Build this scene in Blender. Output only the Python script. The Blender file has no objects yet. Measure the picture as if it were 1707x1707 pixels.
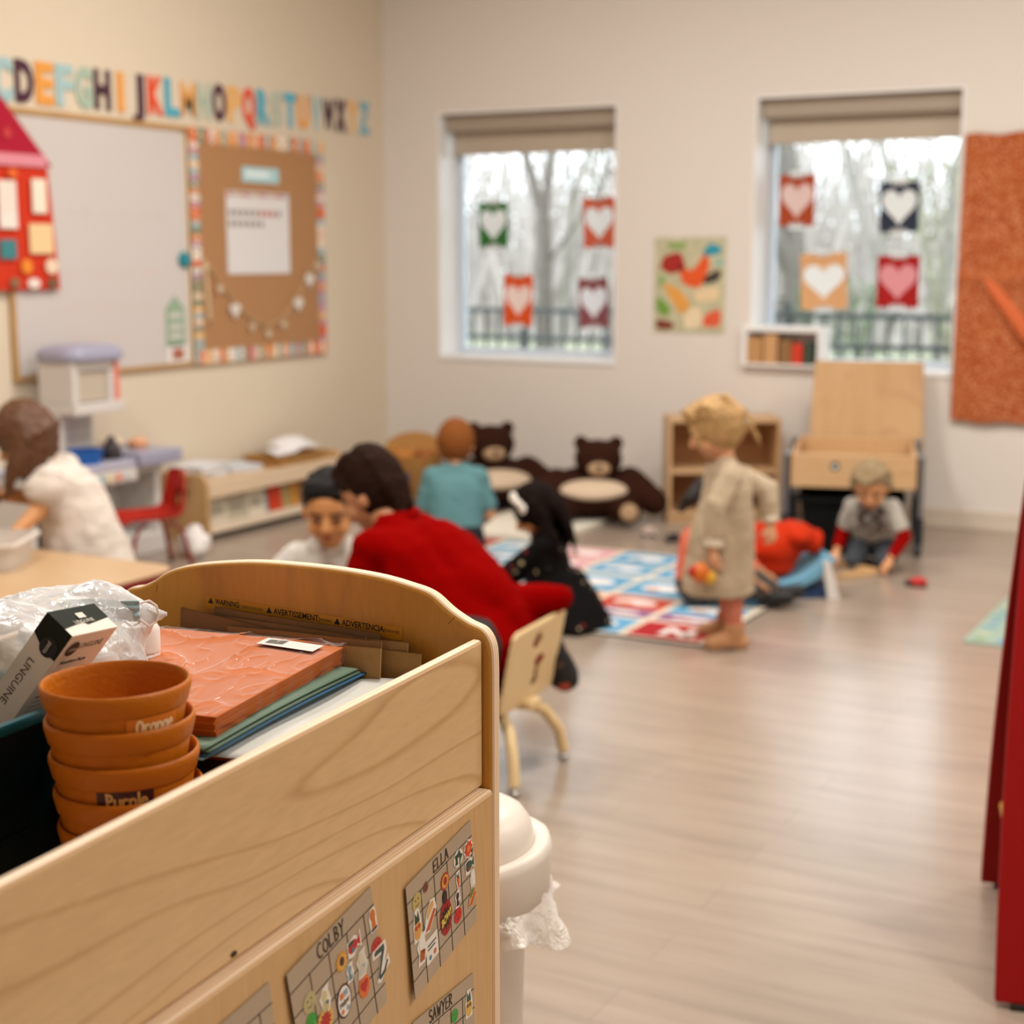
import bpy, bmesh, math, random
from math import sin, cos, pi, radians, sqrt, atan2
from mathutils import Vector as V, Matrix, noise

random.seed(7)
SC = bpy.context.scene
COL = SC.collection

# ------------------------------------------------------------------ camera, sky, exposure
cam_d = bpy.data.cameras.new('camera')
cam_d.sensor_width = 36.0
cam_d.lens = 2556.0 / 1707.0 * 36.0
cam_d.clip_end = 200
cam_d.dof.use_dof = True
cam_d.dof.focus_distance = 1.60
cam_d.dof.aperture_fstop = 4.6
cam_o = bpy.data.objects.new('camera', cam_d)
COL.objects.link(cam_o)
cam_o.location = (0, 0, 1.48)
cam_o.rotation_euler = (radians(90 - 9.41), 0, radians(28.31))
SC.camera = cam_o

w = bpy.data.worlds.new('overcast_sky')
SC.world = w
w.use_nodes = True
bgn = w.node_tree.nodes['Background']
bgn.inputs[0].default_value = (0.86, 0.93, 1.0, 1)
bgn.inputs[1].default_value = 5.0

SC.view_settings.view_transform = 'Standard'
SC.view_settings.look = 'None'
SC.view_settings.exposure = -0.16
SC.view_settings.gamma = 1.0
SC.view_settings.use_curve_mapping = False

CEIL_Z = 3.70
LAMPS = [(-3.5, 2.7), (-3.5, 5.7), (-1.3, 2.5), (-1.3, 5.9), (1.2, 2.3), (1.2, 5.7)]
LAMP_W = 72.0
LAMP_COL = (1.0, 0.965, 0.90)

# ------------------------------------------------------------------ helpers
def lin(h):
    h = h.lstrip('#')
    out = []
    for i in (0, 2, 4):
        c = int(h[i:i + 2], 16) / 255.0
        out.append(c / 12.92 if c <= 0.04045 else ((c + 0.055) / 1.055) ** 2.4)
    return tuple(out) + (1.0,)

_M = {}
def mat(hexc, rough=0.6, metal=0.0, bump=0.0, bscale=60.0, var=0.0, vscale=8.0, spec=0.4, sheen=0.0, trans=0.0, sss=0.0):
    key = (hexc, rough, metal, bump, bscale, var, vscale, spec, sheen, trans, sss)
    if key in _M: return _M[key]
    m = bpy.data.materials.new('mat_%d' % len(_M)); m.use_nodes = True
    nt = m.node_tree; b = nt.nodes['Principled BSDF']
    c = lin(hexc)
    b.inputs['Base Color'].default_value = c
    b.inputs['Roughness'].default_value = rough
    b.inputs['Metallic'].default_value = metal
    b.inputs['Specular IOR Level'].default_value = spec
    if sheen: b.inputs['Sheen Weight'].default_value = sheen
    if trans: b.inputs['Transmission Weight'].default_value = trans
    if sss:
        b.inputs['Subsurface Weight'].default_value = sss
        b.inputs['Subsurface Radius'].default_value = (0.012, 0.005, 0.003)
    tc = nt.nodes.new('ShaderNodeTexCoord')
    if var:
        n = nt.nodes.new('ShaderNodeTexNoise'); n.inputs['Scale'].default_value = vscale; n.inputs['Detail'].default_value = 4
        nt.links.new(tc.outputs['Object'], n.inputs['Vector'])
        r = nt.nodes.new('ShaderNodeMixRGB'); r.blend_type = 'MIX'
        r.inputs[1].default_value = tuple(max(0, x * (1 - var)) for x in c[:3]) + (1,)
        r.inputs[2].default_value = tuple(min(1, x * (1 + var)) for x in c[:3]) + (1,)
        nt.links.new(n.outputs['Fac'], r.inputs[0]); nt.links.new(r.outputs[0], b.inputs['Base Color'])
    if bump:
        n = nt.nodes.new('ShaderNodeTexNoise'); n.inputs['Scale'].default_value = bscale; n.inputs['Detail'].default_value = 3
        nt.links.new(tc.outputs['Object'], n.inputs['Vector'])
        bp = nt.nodes.new('ShaderNodeBump'); bp.inputs['Strength'].default_value = bump; bp.inputs['Distance'].default_value = 0.01
        nt.links.new(n.outputs['Fac'], bp.inputs['Height']); nt.links.new(bp.outputs[0], b.inputs['Normal'])
    _M[key] = m
    return m

def ramp(nt, stops, interp='LINEAR'):
    r = nt.nodes.new('ShaderNodeValToRGB'); r.color_ramp.interpolation = interp
    e = r.color_ramp.elements
    while len(e) > 1: e.remove(e[0])
    e[0].position = stops[0][0]; e[0].color = lin(stops[0][1])
    for p, c in stops[1:]:
        x = e.new(p); x.color = lin(c)
    return r

def wood_mat(name, light, dark, line, axis='Y', ring=9.0, rough=0.42, contrast=1.0, stretch=7.0, offs=0.0):
    """maple / birch veneer: stretched figure with thin cathedral lines; grain runs along the object's axis"""
    if name in _M: return _M[name]
    m = bpy.data.materials.new(name); m.use_nodes = True
    nt = m.node_tree; b = nt.nodes['Principled BSDF']; b.inputs['Roughness'].default_value = rough
    tc = nt.nodes.new('ShaderNodeTexCoord'); mp = nt.nodes.new('ShaderNodeMapping')
    sc = {'X': (1 / stretch, 1, 1), 'Y': (1, 1 / stretch, 1), 'Z': (1, 1, 1 / stretch)}[axis]
    mp.inputs['Scale'].default_value = sc; mp.inputs['Location'].default_value = (offs, offs * .7, offs * 1.3)
    nt.links.new(tc.outputs['Object'], mp.inputs['Vector'])
    n1 = nt.nodes.new('ShaderNodeTexNoise'); n1.inputs['Scale'].default_value = 3.2; n1.inputs['Detail'].default_value = 2.5; n1.inputs['Roughness'].default_value = .45
    nt.links.new(mp.outputs[0], n1.inputs['Vector'])
    mu = nt.nodes.new('ShaderNodeMath'); mu.operation = 'MULTIPLY'; mu.inputs[1].default_value = ring
    nt.links.new(n1.outputs['Fac'], mu.inputs[0])
    fr = nt.nodes.new('ShaderNodeMath'); fr.operation = 'FRACT'; nt.links.new(mu.outputs[0], fr.inputs[0])
    r1 = ramp(nt, [(0.0, '#000000'), (0.80, '#404040'), (0.93, '#ffffff'), (1.0, '#000000')])
    nt.links.new(fr.outputs[0], r1.inputs[0])
    n2 = nt.nodes.new('ShaderNodeTexNoise'); n2.inputs['Scale'].default_value = 5.0; n2.inputs['Detail'].default_value = 5
    nt.links.new(mp.outputs[0], n2.inputs['Vector'])
    n3 = nt.nodes.new('ShaderNodeTexNoise'); n3.inputs['Scale'].default_value = 160.0; n3.inputs['Detail'].default_value = 2
    nt.links.new(mp.outputs[0], n3.inputs['Vector'])
    base = nt.nodes.new('ShaderNodeMixRGB'); base.inputs[1].default_value = lin(light); base.inputs[2].default_value = lin(dark)
    r2 = ramp(nt, [(0.35, '#000000'), (0.68, '#ffffff')]); nt.links.new(n2.outputs['Fac'], r2.inputs[0]); nt.links.new(r2.outputs[0], base.inputs[0])
    lm = nt.nodes.new('ShaderNodeMixRGB'); lm.inputs[2].default_value = lin(line)
    f = nt.nodes.new('ShaderNodeMath'); f.operation = 'MULTIPLY'; f.inputs[1].default_value = 0.55 * contrast
    nt.links.new(r1.outputs[0], f.inputs[0]); nt.links.new(f.outputs[0], lm.inputs[0]); nt.links.new(base.outputs[0], lm.inputs[1])
    fm = nt.nodes.new('ShaderNodeMixRGB'); fm.blend_type = 'MULTIPLY'; fm.inputs[0].default_value = 0.22
    nt.links.new(lm.outputs[0], fm.inputs[1]); nt.links.new(n3.outputs['Fac'], fm.inputs[2])
    nt.links.new(fm.outputs[0], b.inputs['Base Color'])
    _M[name] = m
    return m

class MB:
    """collects shapes; build() links them as one mesh object"""
    def __init__(s): s.v = []; s.f = []; s.m = []; s.cur = 0
    def add(s, vs, fs, k=None):
        o = len(s.v); s.v += [V(p) for p in vs]
        for f in fs: s.f.append([i + o for i in f]); s.m.append(s.cur if k is None else k)
        return s
    def box(s, c, d, R=None, k=None):
        c = V(c); h = V(d) / 2; vs = []
        for x in (-1, 1):
            for y in (-1, 1):
                for z in (-1, 1):
                    p = V((x * h.x, y * h.y, z * h.z))
                    vs.append(c + (R @ p if R else p))
        return s.add(vs, [(0, 1, 3, 2), (4, 6, 7, 5), (0, 4, 5, 1), (2, 3, 7, 6), (0, 2, 6, 4), (1, 5, 7, 3)], k)
    def bx(s, x0, x1, y0, y1, z0, z1, k=None):
        return s.box(((x0 + x1) / 2, (y0 + y1) / 2, (z0 + z1) / 2), (x1 - x0, y1 - y0, z1 - z0), None, k)
    def loft(s, rings, caps=True, k=None, closed=True):
        n = len(rings[0]); vs = [p for r in rings for p in r]; fs = []
        for i in range(len(rings) - 1):
            for j in range(n if closed else n - 1):
                a = i * n + j; b = i * n + (j + 1) % n
                fs.append((a, b, b + n, a + n))
        if caps and closed:
            fs.append(tuple(range(n - 1, -1, -1))); fs.append(tuple(range((len(rings) - 1) * n, len(rings) * n)))
        return s.add(vs, fs, k)
    def cone(s, p0, p1, r0, r1=None, n=14, round0=True, round1=True, flat=(1, 1), side=None, k=None):
        """tapered capsule; flat squeezes the section"""
        p0 = V(p0); p1 = V(p1); r1 = r0 if r1 is None else r1
        d = p1 - p0; L = d.length; d = d / L if L > 1e-9 else V((0, 0, 1))
        a = V(side) if side is not None else (V((0, 0, 1)) if abs(d.z) < .9 else V((1, 0, 0)))
        e1 = (a - d * a.dot(d)).normalized(); e2 = d.cross(e1)
        st = []
        if round0: st += [(-sin(t) * r0, cos(t) * r0, 0) for t in (pi / 2 * .97, pi / 3, pi / 6)]
        st += [(0, r0, 0), (L, r1, 0)]
        if round1: st += [(L + sin(t) * r1, cos(t) * r1, 0) for t in (pi / 6, pi / 3, pi / 2 * .97)]
        rings = [[p0 + d * h + (e1 * cos(2 * pi * j / n) * flat[0] + e2 * sin(2 * pi * j / n) * flat[1]) * r for j in range(n)] for h, r, _ in st]
        return s.loft(rings, True, k)
    def tube(s, pts, r, n=8, k=None, rr=None):
        pts = [V(p) for p in pts]; rings = []; e1 = None
        for i, p in enumerate(pts):
            d = (pts[min(i + 1, len(pts) - 1)] - pts[max(i - 1, 0)]).normalized()
            if e1 is None:
                a = V((0, 0, 1)) if abs(d.z) < .9 else V((1, 0, 0)); e1 = (a - d * a.dot(d)).normalized()
            else:
                e1 = (e1 - d * e1.dot(d)).normalized()
            e2 = d.cross(e1); q = rr[i] if rr else r
            rings.append([p + (e1 * cos(2 * pi * j / n) + e2 * sin(2 * pi * j / n)) * q for j in range(n)])
        return s.loft(rings, True, k)
    def lathe(s, prof, n=32, c=(0, 0, 0), R=None, k=None, caps=False):
        c = V(c); rings = []
        for r, z in prof:
            ring = []
            for j in range(n):
                p = V((cos(2 * pi * j / n) * r, sin(2 * pi * j / n) * r, z)); ring.append(c + (R @ p if R else p))
            rings.append(ring)
        return s.loft(rings, caps, k)
    def ell(s, c, r, R=None, nu=20, nv=12, k=None):
        c = V(c); r = (r, r, r) if isinstance(r, (int, float)) else r
        rings = []
        for i in range(nv + 1):
            t = -pi / 2 + pi * min(max(i / nv, .004), .996)
            ring = []
            for j in range(nu):
                a = 2 * pi * j / nu
                p = V((cos(t) * cos(a) * r[0], cos(t) * sin(a) * r[1], sin(t) * r[2])); ring.append(c + (R @ p if R else p))
            rings.append(ring)
        return s.loft(rings, True, k)
    def prism(s, pts2, f, t0, t1, k=None):
        """outline pts2 extruded; f(x, y, t) -> point"""
        n = len(pts2)
        vs = [f(x, y, t0) for x, y in pts2] + [f(x, y, t1) for x, y in pts2]
        fs = [tuple(range(n - 1, -1, -1)), tuple(range(n, 2 * n))] + [(i, (i + 1) % n, (i + 1) % n + n, i + n) for i in range(n)]
        return s.add(vs, fs, k)
    def grid(s, f, nu, nv, k=None):
        vs = [f(i / nu, j / nv) for j in range(nv + 1) for i in range(nu + 1)]
        fs = [(j * (nu + 1) + i, j * (nu + 1) + i + 1, (j + 1) * (nu + 1) + i + 1, (j + 1) * (nu + 1) + i) for j in range(nv) for i in range(nu)]
        return s.add(vs, fs, k)
    def build(s, name, mats, parent=None, smooth=35, bevel=0, loc=None, rz=0, rel=None, fixn=True):
        me = bpy.data.meshes.new(name)
        vs = [(p - V(rel)) if rel else p for p in s.v]
        me.from_pydata([tuple(p) for p in vs], [], s.f)
        if not isinstance(mats, (list, tuple)): mats = [mats]
        for m in mats: me.materials.append(m)
        for p, k in zip(me.polygons, s.m): p.material_index = min(k, len(mats) - 1)
        if fixn:
            bm = bmesh.new(); bm.from_mesh(me); bmesh.ops.recalc_face_normals(bm, faces=bm.faces); bm.to_mesh(me); bm.free()
        if smooth:
            for p in me.polygons: p.use_smooth = True
            me.set_sharp_from_angle(angle=radians(smooth))
        return link(name, me, parent, loc if loc is not None else rel, rz, bevel)

def link(name, me, parent=None, loc=None, rz=0, bevel=0):
    o = bpy.data.objects.new(name, me); COL.objects.link(o)
    if parent: o.parent = parent
    if loc is not None: o.location = loc
    if rz: o.rotation_euler = (0, 0, rz)
    if bevel:
        b = o.modifiers.new('bevel', 'BEVEL'); b.width = bevel; b.segments = 2; b.limit_method = 'ANGLE'; b.angle_limit = radians(40)
    return o

def tag(o, label, cat, group=None, kind=None):
    o['label'] = label; o['category'] = cat
    if group: o['group'] = group
    if kind: o['kind'] = kind
    return o

def thing(name, label, cat, loc=(0, 0, 0), rz=0, group=None):
    o = bpy.data.objects.new(name, None); COL.objects.link(o)
    o.empty_display_size = .1; o.location = loc; o.rotation_euler = (0, 0, rz)
    return tag(o, label, cat, group)

def struct(o): o['kind'] = 'structure'; return o

def copy_tree(o, parent=None):
    c = o.copy(); COL.objects.link(c)
    if parent: c.parent = parent
    for ch in list(o.children): copy_tree(ch, c)
    return c

def bake(mb, voxel, name, mats, parent=None, rel=None, sm=3, smf=.5, extra=None, disp=None):
    """union of closed shells as one continuous skin"""
    me = bpy.data.meshes.new('tmp')
    vs = [(p - V(rel)) if rel else p for p in mb.v]
    me.from_pydata([tuple(p) for p in vs], [], mb.f)
    bm = bmesh.new(); bm.from_mesh(me); bmesh.ops.recalc_face_normals(bm, faces=bm.faces); bm.to_mesh(me); bm.free()
    o = bpy.data.objects.new('tmp', me); COL.objects.link(o)
    r = o.modifiers.new('r', 'REMESH'); r.mode = 'VOXEL'; r.voxel_size = voxel; r.adaptivity = 0
    if sm:
        q = o.modifiers.new('s', 'SMOOTH'); q.iterations = sm; q.factor = smf
    dg = bpy.context.evaluated_depsgraph_get(); dg.update()
    nm = bpy.data.meshes.new_from_object(o.evaluated_get(dg))
    bpy.data.objects.remove(o); bpy.data.meshes.remove(me)
    nm.name = name
    if not isinstance(mats, (list, tuple)): mats = [mats]
    nm.materials.clear()
    for m in mats: nm.materials.append(m)
    for p in nm.polygons: p.use_smooth = True; p.material_index = 0
    if disp:
        ns = [v.normal.copy() for v in nm.vertices]
        for v, n_ in zip(nm.vertices, ns): v.co += n_ * disp(v.co)
    if extra is not None and extra.v:
        bm = bmesh.new(); bm.from_mesh(nm)
        vv = [bm.verts.new((p - V(rel)) if rel else p) for p in extra.v]
        for f, k in zip(extra.f, extra.m):
            try:
                q = bm.faces.new([vv[i] for i in f]); q.material_index = k; q.smooth = True
            except ValueError: pass
        bm.to_mesh(nm); bm.free()
    return link(name, nm, parent, rel)

_font = {}
def text_polys(txt, size, bold=0.0, ext=0.0):
    """text as (verts, faces) in the xy plane, left aligned at the origin baseline"""
    key = (txt, size, bold, ext)
    if key in _font: return _font[key]
    c = bpy.data.curves.new('t', 'FONT'); c.body = txt; c.size = size; c.offset = bold; c.extrude = ext; c.resolution_u = 3
    o = bpy.data.objects.new('t', c); COL.objects.link(o)
    dg = bpy.context.evaluated_depsgraph_get(); dg.update()
    me = bpy.data.meshes.new_from_object(o.evaluated_get(dg))
    r = ([v.co.copy() for v in me.vertices], [tuple(p.vertices) for p in me.polygons])
    bpy.data.objects.remove(o); bpy.data.meshes.remove(me); bpy.data.curves.remove(c)
    _font[key] = r
    return r
def put_text(mb, txt, size, f, bold=0.0, ext=0.0, k=None, width=None, center=False):
    vs, fs = text_polys(txt, size, bold, ext)
    if not vs: return
    x0 = min(p.x for p in vs); x1 = max(p.x for p in vs); s = width / (x1 - x0) if width else 1
    sh = (x0 + x1) / 2 if center else x0
    mb.add([f((p.x - sh) * s, p.y, p.z) for p in vs], fs, k)

# hand lettering: strokes in a unit box
def arc(cx, cy, rx, ry, a0, a1, n=10):
    return [(cx + rx * cos(radians(a0 + (a1 - a0) * i / n)), cy + ry * sin(radians(a0 + (a1 - a0) * i / n))) for i in range(n + 1)]
STROKE = {
    'E': [[(.6, 1), (.05, .95), (0, 0), (.6, .03)], [(.02, .5), (.5, .53)]], 'L': [[(.05, 1), (0, 0), (.55, .05)]],
    'A': [[(0, 0), (.32, 1), (.65, 0)], [(.1, .4), (.55, .4)]], 'C': [arc(.4, .5, .4, .5, 60, 300)], 'O': [arc(.35, .45, .33, .45, 90, 450, 16)],
    'B': [[(.05, 0), (.05, 1)], arc(.05, .75, .42, .25, 90, -90), arc(.05, .25, .5, .25, 90, -90)], 'Y': [[(0, 1), (.3, .5), (.65, 1)], [(.33, .55), (.22, -.1)]],
    'S': [arc(.3, .75, .27, .25, 30, 270) + arc(.3, .25, .3, .25, 90, -150)], 'W': [[(0, 1), (.2, 0), (.4, .7), (.6, 0), (.85, 1)]],
    'R': [[(0, 0), (.03, 1)], arc(.03, .74, .45, .26, 90, -90), [(.1, .48), (.6, 0)]], 'P': [[(.08, -.02), (.1, 1)], arc(.08, .72, .46, .28, 100, -90)],
    'a': [arc(.3, .3, .28, .3, 20, 340, 14), [(.56, .6), (.6, 0)]], 'e': [[(.04, .32), (.55, .36)] + arc(.3, .32, .26, .3, 15, 310, 12)],
    'g': [arc(.3, .32, .27, .28, 20, 340, 14), [(.56, .6), (.56, -.15)] + arc(.3, -.15, .26, .2, 0, -150, 8)], 'n': [[(.05, .6), (.05, 0)], arc(.3, .3, .25, .3, 170, 0) + [(.55, 0)]],
    'r': [[(.05, .6), (.07, 0)], arc(.32, .3, .26, .3, 170, 50)], 'u': [[(.05, .6)] + arc(.3, .25, .25, .25, 180, 360) + [(.55, .6), (.57, 0)]],
    'p': [[(.05, .6), (.05, -.35)], arc(.3, .3, .27, .3, 150, -150, 14)], 'l': [[(.08, 1.05), (.1, 0)]]}
def put_strokes(mb, txt, h, wdt, f, lw, k=None, gap=.25):
    x = 0
    for ch in txt:
        if ch == ' ': x += .4; continue
        mx = 0
        for st in STROKE[ch]:
            for (x0, y0), (x1, y1) in zip(st, st[1:]):
                dx, dy = (x1 - x0) * wdt, (y1 - y0) * h; L = sqrt(dx * dx + dy * dy) or 1; nx, ny = -dy / L * lw, dx / L * lw
                ex, ey = dx / L * lw * .6, dy / L * lw * .6
                a = ((x + x0) * wdt - ex, y0 * h - ey); b = ((x + x1) * wdt + ex, y1 * h + ey)
                mb.add([f(a[0] - nx, a[1] - ny, 0), f(b[0] - nx, b[1] - ny, 0), f(b[0] + nx, b[1] + ny, 0), f(a[0] + nx, a[1] + ny, 0)], [(0, 1, 2, 3)], k)
            mx = max(mx, max(p[0] for p in st))
        x += mx + gap
    return x * wdt
# ------------------------------------------------------------------ room shell
XL, YB = -5.556, 8.564
XR, YF = 3.2, -1.8
paint_back = mat('#ddd5cd', .75, bump=.05, bscale=250)
paint_left = mat('#d9cab4', .75, bump=.05, bscale=250)
white_trim = mat('#ecebea', .45)
WT = .28
WINS = [(-5.15, -3.9), (-3.04, -1.87)]
WZ0, WZ1 = .83, 2.385
b = MB()
xs = [XL - WT, WINS[0][0], WINS[0][1], WINS[1][0], WINS[1][1], XR + WT]
for i in (0, 2, 4): b.bx(xs[i], xs[i + 1], YB, YB + WT, 0, CEIL_Z)
for a, c in WINS:
    b.bx(a, c, YB, YB + WT, 0, WZ0); b.bx(a, c, YB, YB + WT, WZ1, CEIL_Z)
struct(b.build('wall_back', paint_back, smooth=0))
b = MB(); b.bx(XL - .15, XL, YF, YB, 0, CEIL_Z); struct(b.build('wall_left', paint_left, smooth=0))
b = MB(); b.bx(XR, XR + .15, YF, YB, 0, CEIL_Z); struct(b.build('wall_right', paint_back, smooth=0))
b = MB(); b.bx(XL - .15, XR + .15, YF - .15, YF, 0, CEIL_Z); struct(b.build('wall_front', paint_back, smooth=0))
b = MB(); b.bx(XL - .15, XR + .15, YF - .15, YB + WT, CEIL_Z, CEIL_Z + .1); struct(b.build('ceiling', mat('#efece6', .9), smooth=0))
base_m = mat('#cfc2b2', .45)
for nm, x0, x1 in (('baseboard_back', XL, XR),):
    b = MB(); b.bx(x0, x1, YB - .014, YB - .0005, 0.0005, .105); b.bx(x0, x1, YB - .022, YB - .0145, 0.0005, .03)
    struct(b.build(nm, base_m, smooth=0, bevel=.003))
b = MB(); b.bx(XL + .0005, XL + .014, YF, YB - .03, 0.0005, .105); struct(b.build('baseboard_left', base_m, smooth=0, bevel=.003))

# floor: wood-look vinyl planks, rows along X
m = bpy.data.materials.new('plank_floor'); m.use_nodes = True
nt = m.node_tree; pb = nt.nodes['Principled BSDF']
tc = nt.nodes.new('ShaderNodeTexCoord')
br = nt.nodes.new('ShaderNodeTexBrick'); br.inputs['Scale'].default_value = 1.0
br.inputs['Brick Width'].default_value = 1.2; br.inputs['Row Height'].default_value = .15
br.inputs['Mortar Size'].default_value = .0012; br.inputs['Bias'].default_value = 0.0; br.offset = .37
br.inputs['Color1'].default_value = lin('#a79788'); br.inputs['Color2'].default_value = lin('#9f8f80'); br.inputs['Mortar'].default_value = lin('#85776a')
nt.links.new(tc.outputs['Object'], br.inputs['Vector'])
mp = nt.nodes.new('ShaderNodeMapping'); mp.inputs['Scale'].default_value = (.9, 9, 1); nt.links.new(tc.outputs['Object'], mp.inputs['Vector'])
n1 = nt.nodes.new('ShaderNodeTexNoise'); n1.inputs['Scale'].default_value = 2.2; n1.inputs['Detail'].default_value = 7; n1.inputs['Roughness'].default_value = .6
nt.links.new(mp.outputs[0], n1.inputs['Vector'])
r = ramp(nt, [(.28, '#b3a38f'), (.5, '#d6cabb'), (.72, '#eae2d8')]); nt.links.new(n1.outputs['Fac'], r.inputs[0])
mx = nt.nodes.new('ShaderNodeMixRGB'); mx.blend_type = 'MULTIPLY'; mx.inputs[0].default_value = .75
nt.links.new(br.outputs['Color'], mx.inputs[1]); nt.links.new(r.outputs[0], mx.inputs[2])
br2 = nt.nodes.new('ShaderNodeBrightContrast'); br2.inputs[1].default_value = .06; nt.links.new(mx.outputs[0], br2.inputs[0])
nt.links.new(br2.outputs[0], pb.inputs['Base Color']); pb.inputs['Roughness'].default_value = .26; pb.inputs['Specular IOR Level'].default_value = .9
b = MB(); b.bx(XL - .15, XR + .15, YF - .15, YB + WT, -.12, 0); struct(b.build('floor', m, smooth=0))

# ceiling light panels (their own light)
lamp_emit = bpy.data.materials.new('lamp_diffuser'); lamp_emit.use_nodes = True
pb = lamp_emit.node_tree.nodes['Principled BSDF']; pb.inputs['Emission Color'].default_value = LAMP_COL + (1,); pb.inputs['Emission Strength'].default_value = 3.0
proto = None
for i, (x, y) in enumerate(LAMPS):
    lt = thing('ceiling_light', 'square white ceiling light panel, %s of the ceiling' % ['left front', 'left rear', 'centre front', 'centre rear', 'right front', 'right rear'][i], 'ceiling light', (x, y, CEIL_Z), 0, 'ceiling light panels')
    if proto is None:
        b = MB()
        for q in ((-.31, .31, -.31, -.28), (-.31, .31, .28, .31), (-.31, -.28, -.28, .28), (.28, .31, -.28, .28)): b.bx(q[0], q[1], q[2], q[3], -.035, -.001)
        f = b.build('frame', white_trim, lt, smooth=0)
        b = MB(); b.bx(-.279, .279, -.279, .279, -.022, -.003); d = b.build('diffuser', lamp_emit, lt, smooth=0)
        proto = (f, d)
    else:
        for q in proto:
            c = q.copy(); COL.objects.link(c); c.parent = lt
    ld = bpy.data.lights.new('lamp', 'AREA'); ld.shape = 'SQUARE'; ld.size = .56; ld.energy = LAMP_W; ld.color = LAMP_COL
    lo = bpy.data.objects.new('lamp', ld); COL.objects.link(lo); lo.parent = lt; lo.location = (0, 0, -.04)

# ------------------------------------------------------------------ windows
glass = bpy.data.materials.new('window_glass'); glass.use_nodes = True
nt = glass.node_tree; nt.nodes.remove(nt.nodes['Principled BSDF'])
t_ = nt.nodes.new('ShaderNodeBsdfTransparent'); g_ = nt.nodes.new('ShaderNodeBsdfGlossy'); g_.inputs['Roughness'].default_value = .02
f_ = nt.nodes.new('ShaderNodeFresnel'); f_.inputs[0].default_value = 1.45; mi = nt.nodes.new('ShaderNodeMixShader')
t_.inputs[0].default_value = (.95, .97, .97, 1)
nt.links.new(f_.outputs[0], mi.inputs[0]); nt.links.new(t_.outputs[0], mi.inputs[1]); nt.links.new(g_.outputs[0], mi.inputs[2])
nt.links.new(mi.outputs[0], nt.nodes['Material Output'].inputs['Surface'])
frame_m = mat('#c9d3df', .4)
shade_m = mat('#b9ab99', .8, bump=.1, bscale=400)
fascia_m = mat('#a49686', .55)
for i, (x0, x1) in enumerate(WINS):
    n = i + 1
    # painted reveal lining
    b = MB(); t = .012
    b.bx(x0, x0 + t, YB + .001, YB + WT - .05, WZ0 + .03, WZ1); b.bx(x1 - t, x1, YB + .001, YB + WT - .05, WZ0 + .03, WZ1); b.bx(x0 + t, x1 - t, YB + .001, YB + WT - .05, WZ1 - t, WZ1)
    struct(b.build('trim_%d' % (n * 2 - 1), white_trim, smooth=0))
    b = MB(); b.bx(x0, x1, YB - .012, YB + WT - .05, WZ0 + .001, WZ0 + .03)
    struct(b.build('trim_%d' % (n * 2), white_trim, smooth=0, bevel=.004))
    yf0, yf1 = YB + WT - .05, YB + WT
    b = MB(); fw = .05
    b.bx(x0 + .001, x0 + fw, yf0, yf1, WZ0, WZ1); b.bx(x1 - fw, x1 - .001, yf0, yf1, WZ0, WZ1)
    b.bx(x0 + fw, x1 - fw, yf0, yf1, WZ0, WZ0 + fw + .02); b.bx(x0 + fw, x1 - fw, yf0, yf1, WZ1 - fw, WZ1)
    wf = struct(b.build('window_%d' % n, frame_m, smooth=0, bevel=.004))
    b = MB(); b.bx(x0 + fw, x1 - fw, yf0 + .02, yf0 + .026, WZ0 + fw + .02, WZ1 - fw)
    b.build('pane', glass, wf, smooth=0)
    rs = thing('roller_shade', 'pulled-up taupe roller shade in the %s window' % ['left', 'right'][i], 'window shade', ((x0 + x1) / 2, YB + .12, WZ1 - t), 0, 'roller shades at the top of the windows')
    hw = (x1 - x0) / 2 - t - .004
    b = MB(); b.bx(-hw, hw, -.05, .05, -.105, -.002); b.build('fascia', fascia_m, rs, smooth=0, bevel=.008)
    b = MB(); b.bx(-hw + .02, hw - .02, .03, .032, -.235, -.106); b.build('shade_cloth', shade_m, rs, smooth=0)
    b = MB(); b.cone((-hw + .02, .031, -.24), (hw - .02, .031, -.24), .008, n=10); b.build('hem_bar', shade_m, rs)

# heart cards taped to the panes
def paper(hexc, tr=.5):
    key = ('paper', hexc, tr)
    if key in _M: return _M[key]
    m = bpy.data.materials.new('paper'); m.use_nodes = True; nt = m.node_tree
    pb = nt.nodes['Principled BSDF']; pb.inputs['Base Color'].default_value = lin(hexc); pb.inputs['Roughness'].default_value = .7
    tl = nt.nodes.new('ShaderNodeBsdfTranslucent'); tl.inputs[0].default_value = lin(hexc)
    mx = nt.nodes.new('ShaderNodeMixShader'); mx.inputs[0].default_value = tr
    nt.links.new(pb.outputs[0], mx.inputs[1]); nt.links.new(tl.outputs[0], mx.inputs[2]); nt.links.new(mx.outputs[0], nt.nodes['Material Output'].inputs['Surface'])
    _M[key] = m; return m
HEART = [(0, -.5)] + [(.5 * (16 * sin(t) ** 3) / 16.0, (13 * cos(t) - 5 * cos(2 * t) - 2 * cos(3 * t) - cos(4 * t)) / 30.0 + .05) for t in [pi * (.93 - .93 * i / 14) for i in range(15)]]
HEART = HEART + [(-x, y) for x, y in HEART[-2:0:-1]]
YG = YB + WT - .05 + .02
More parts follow.
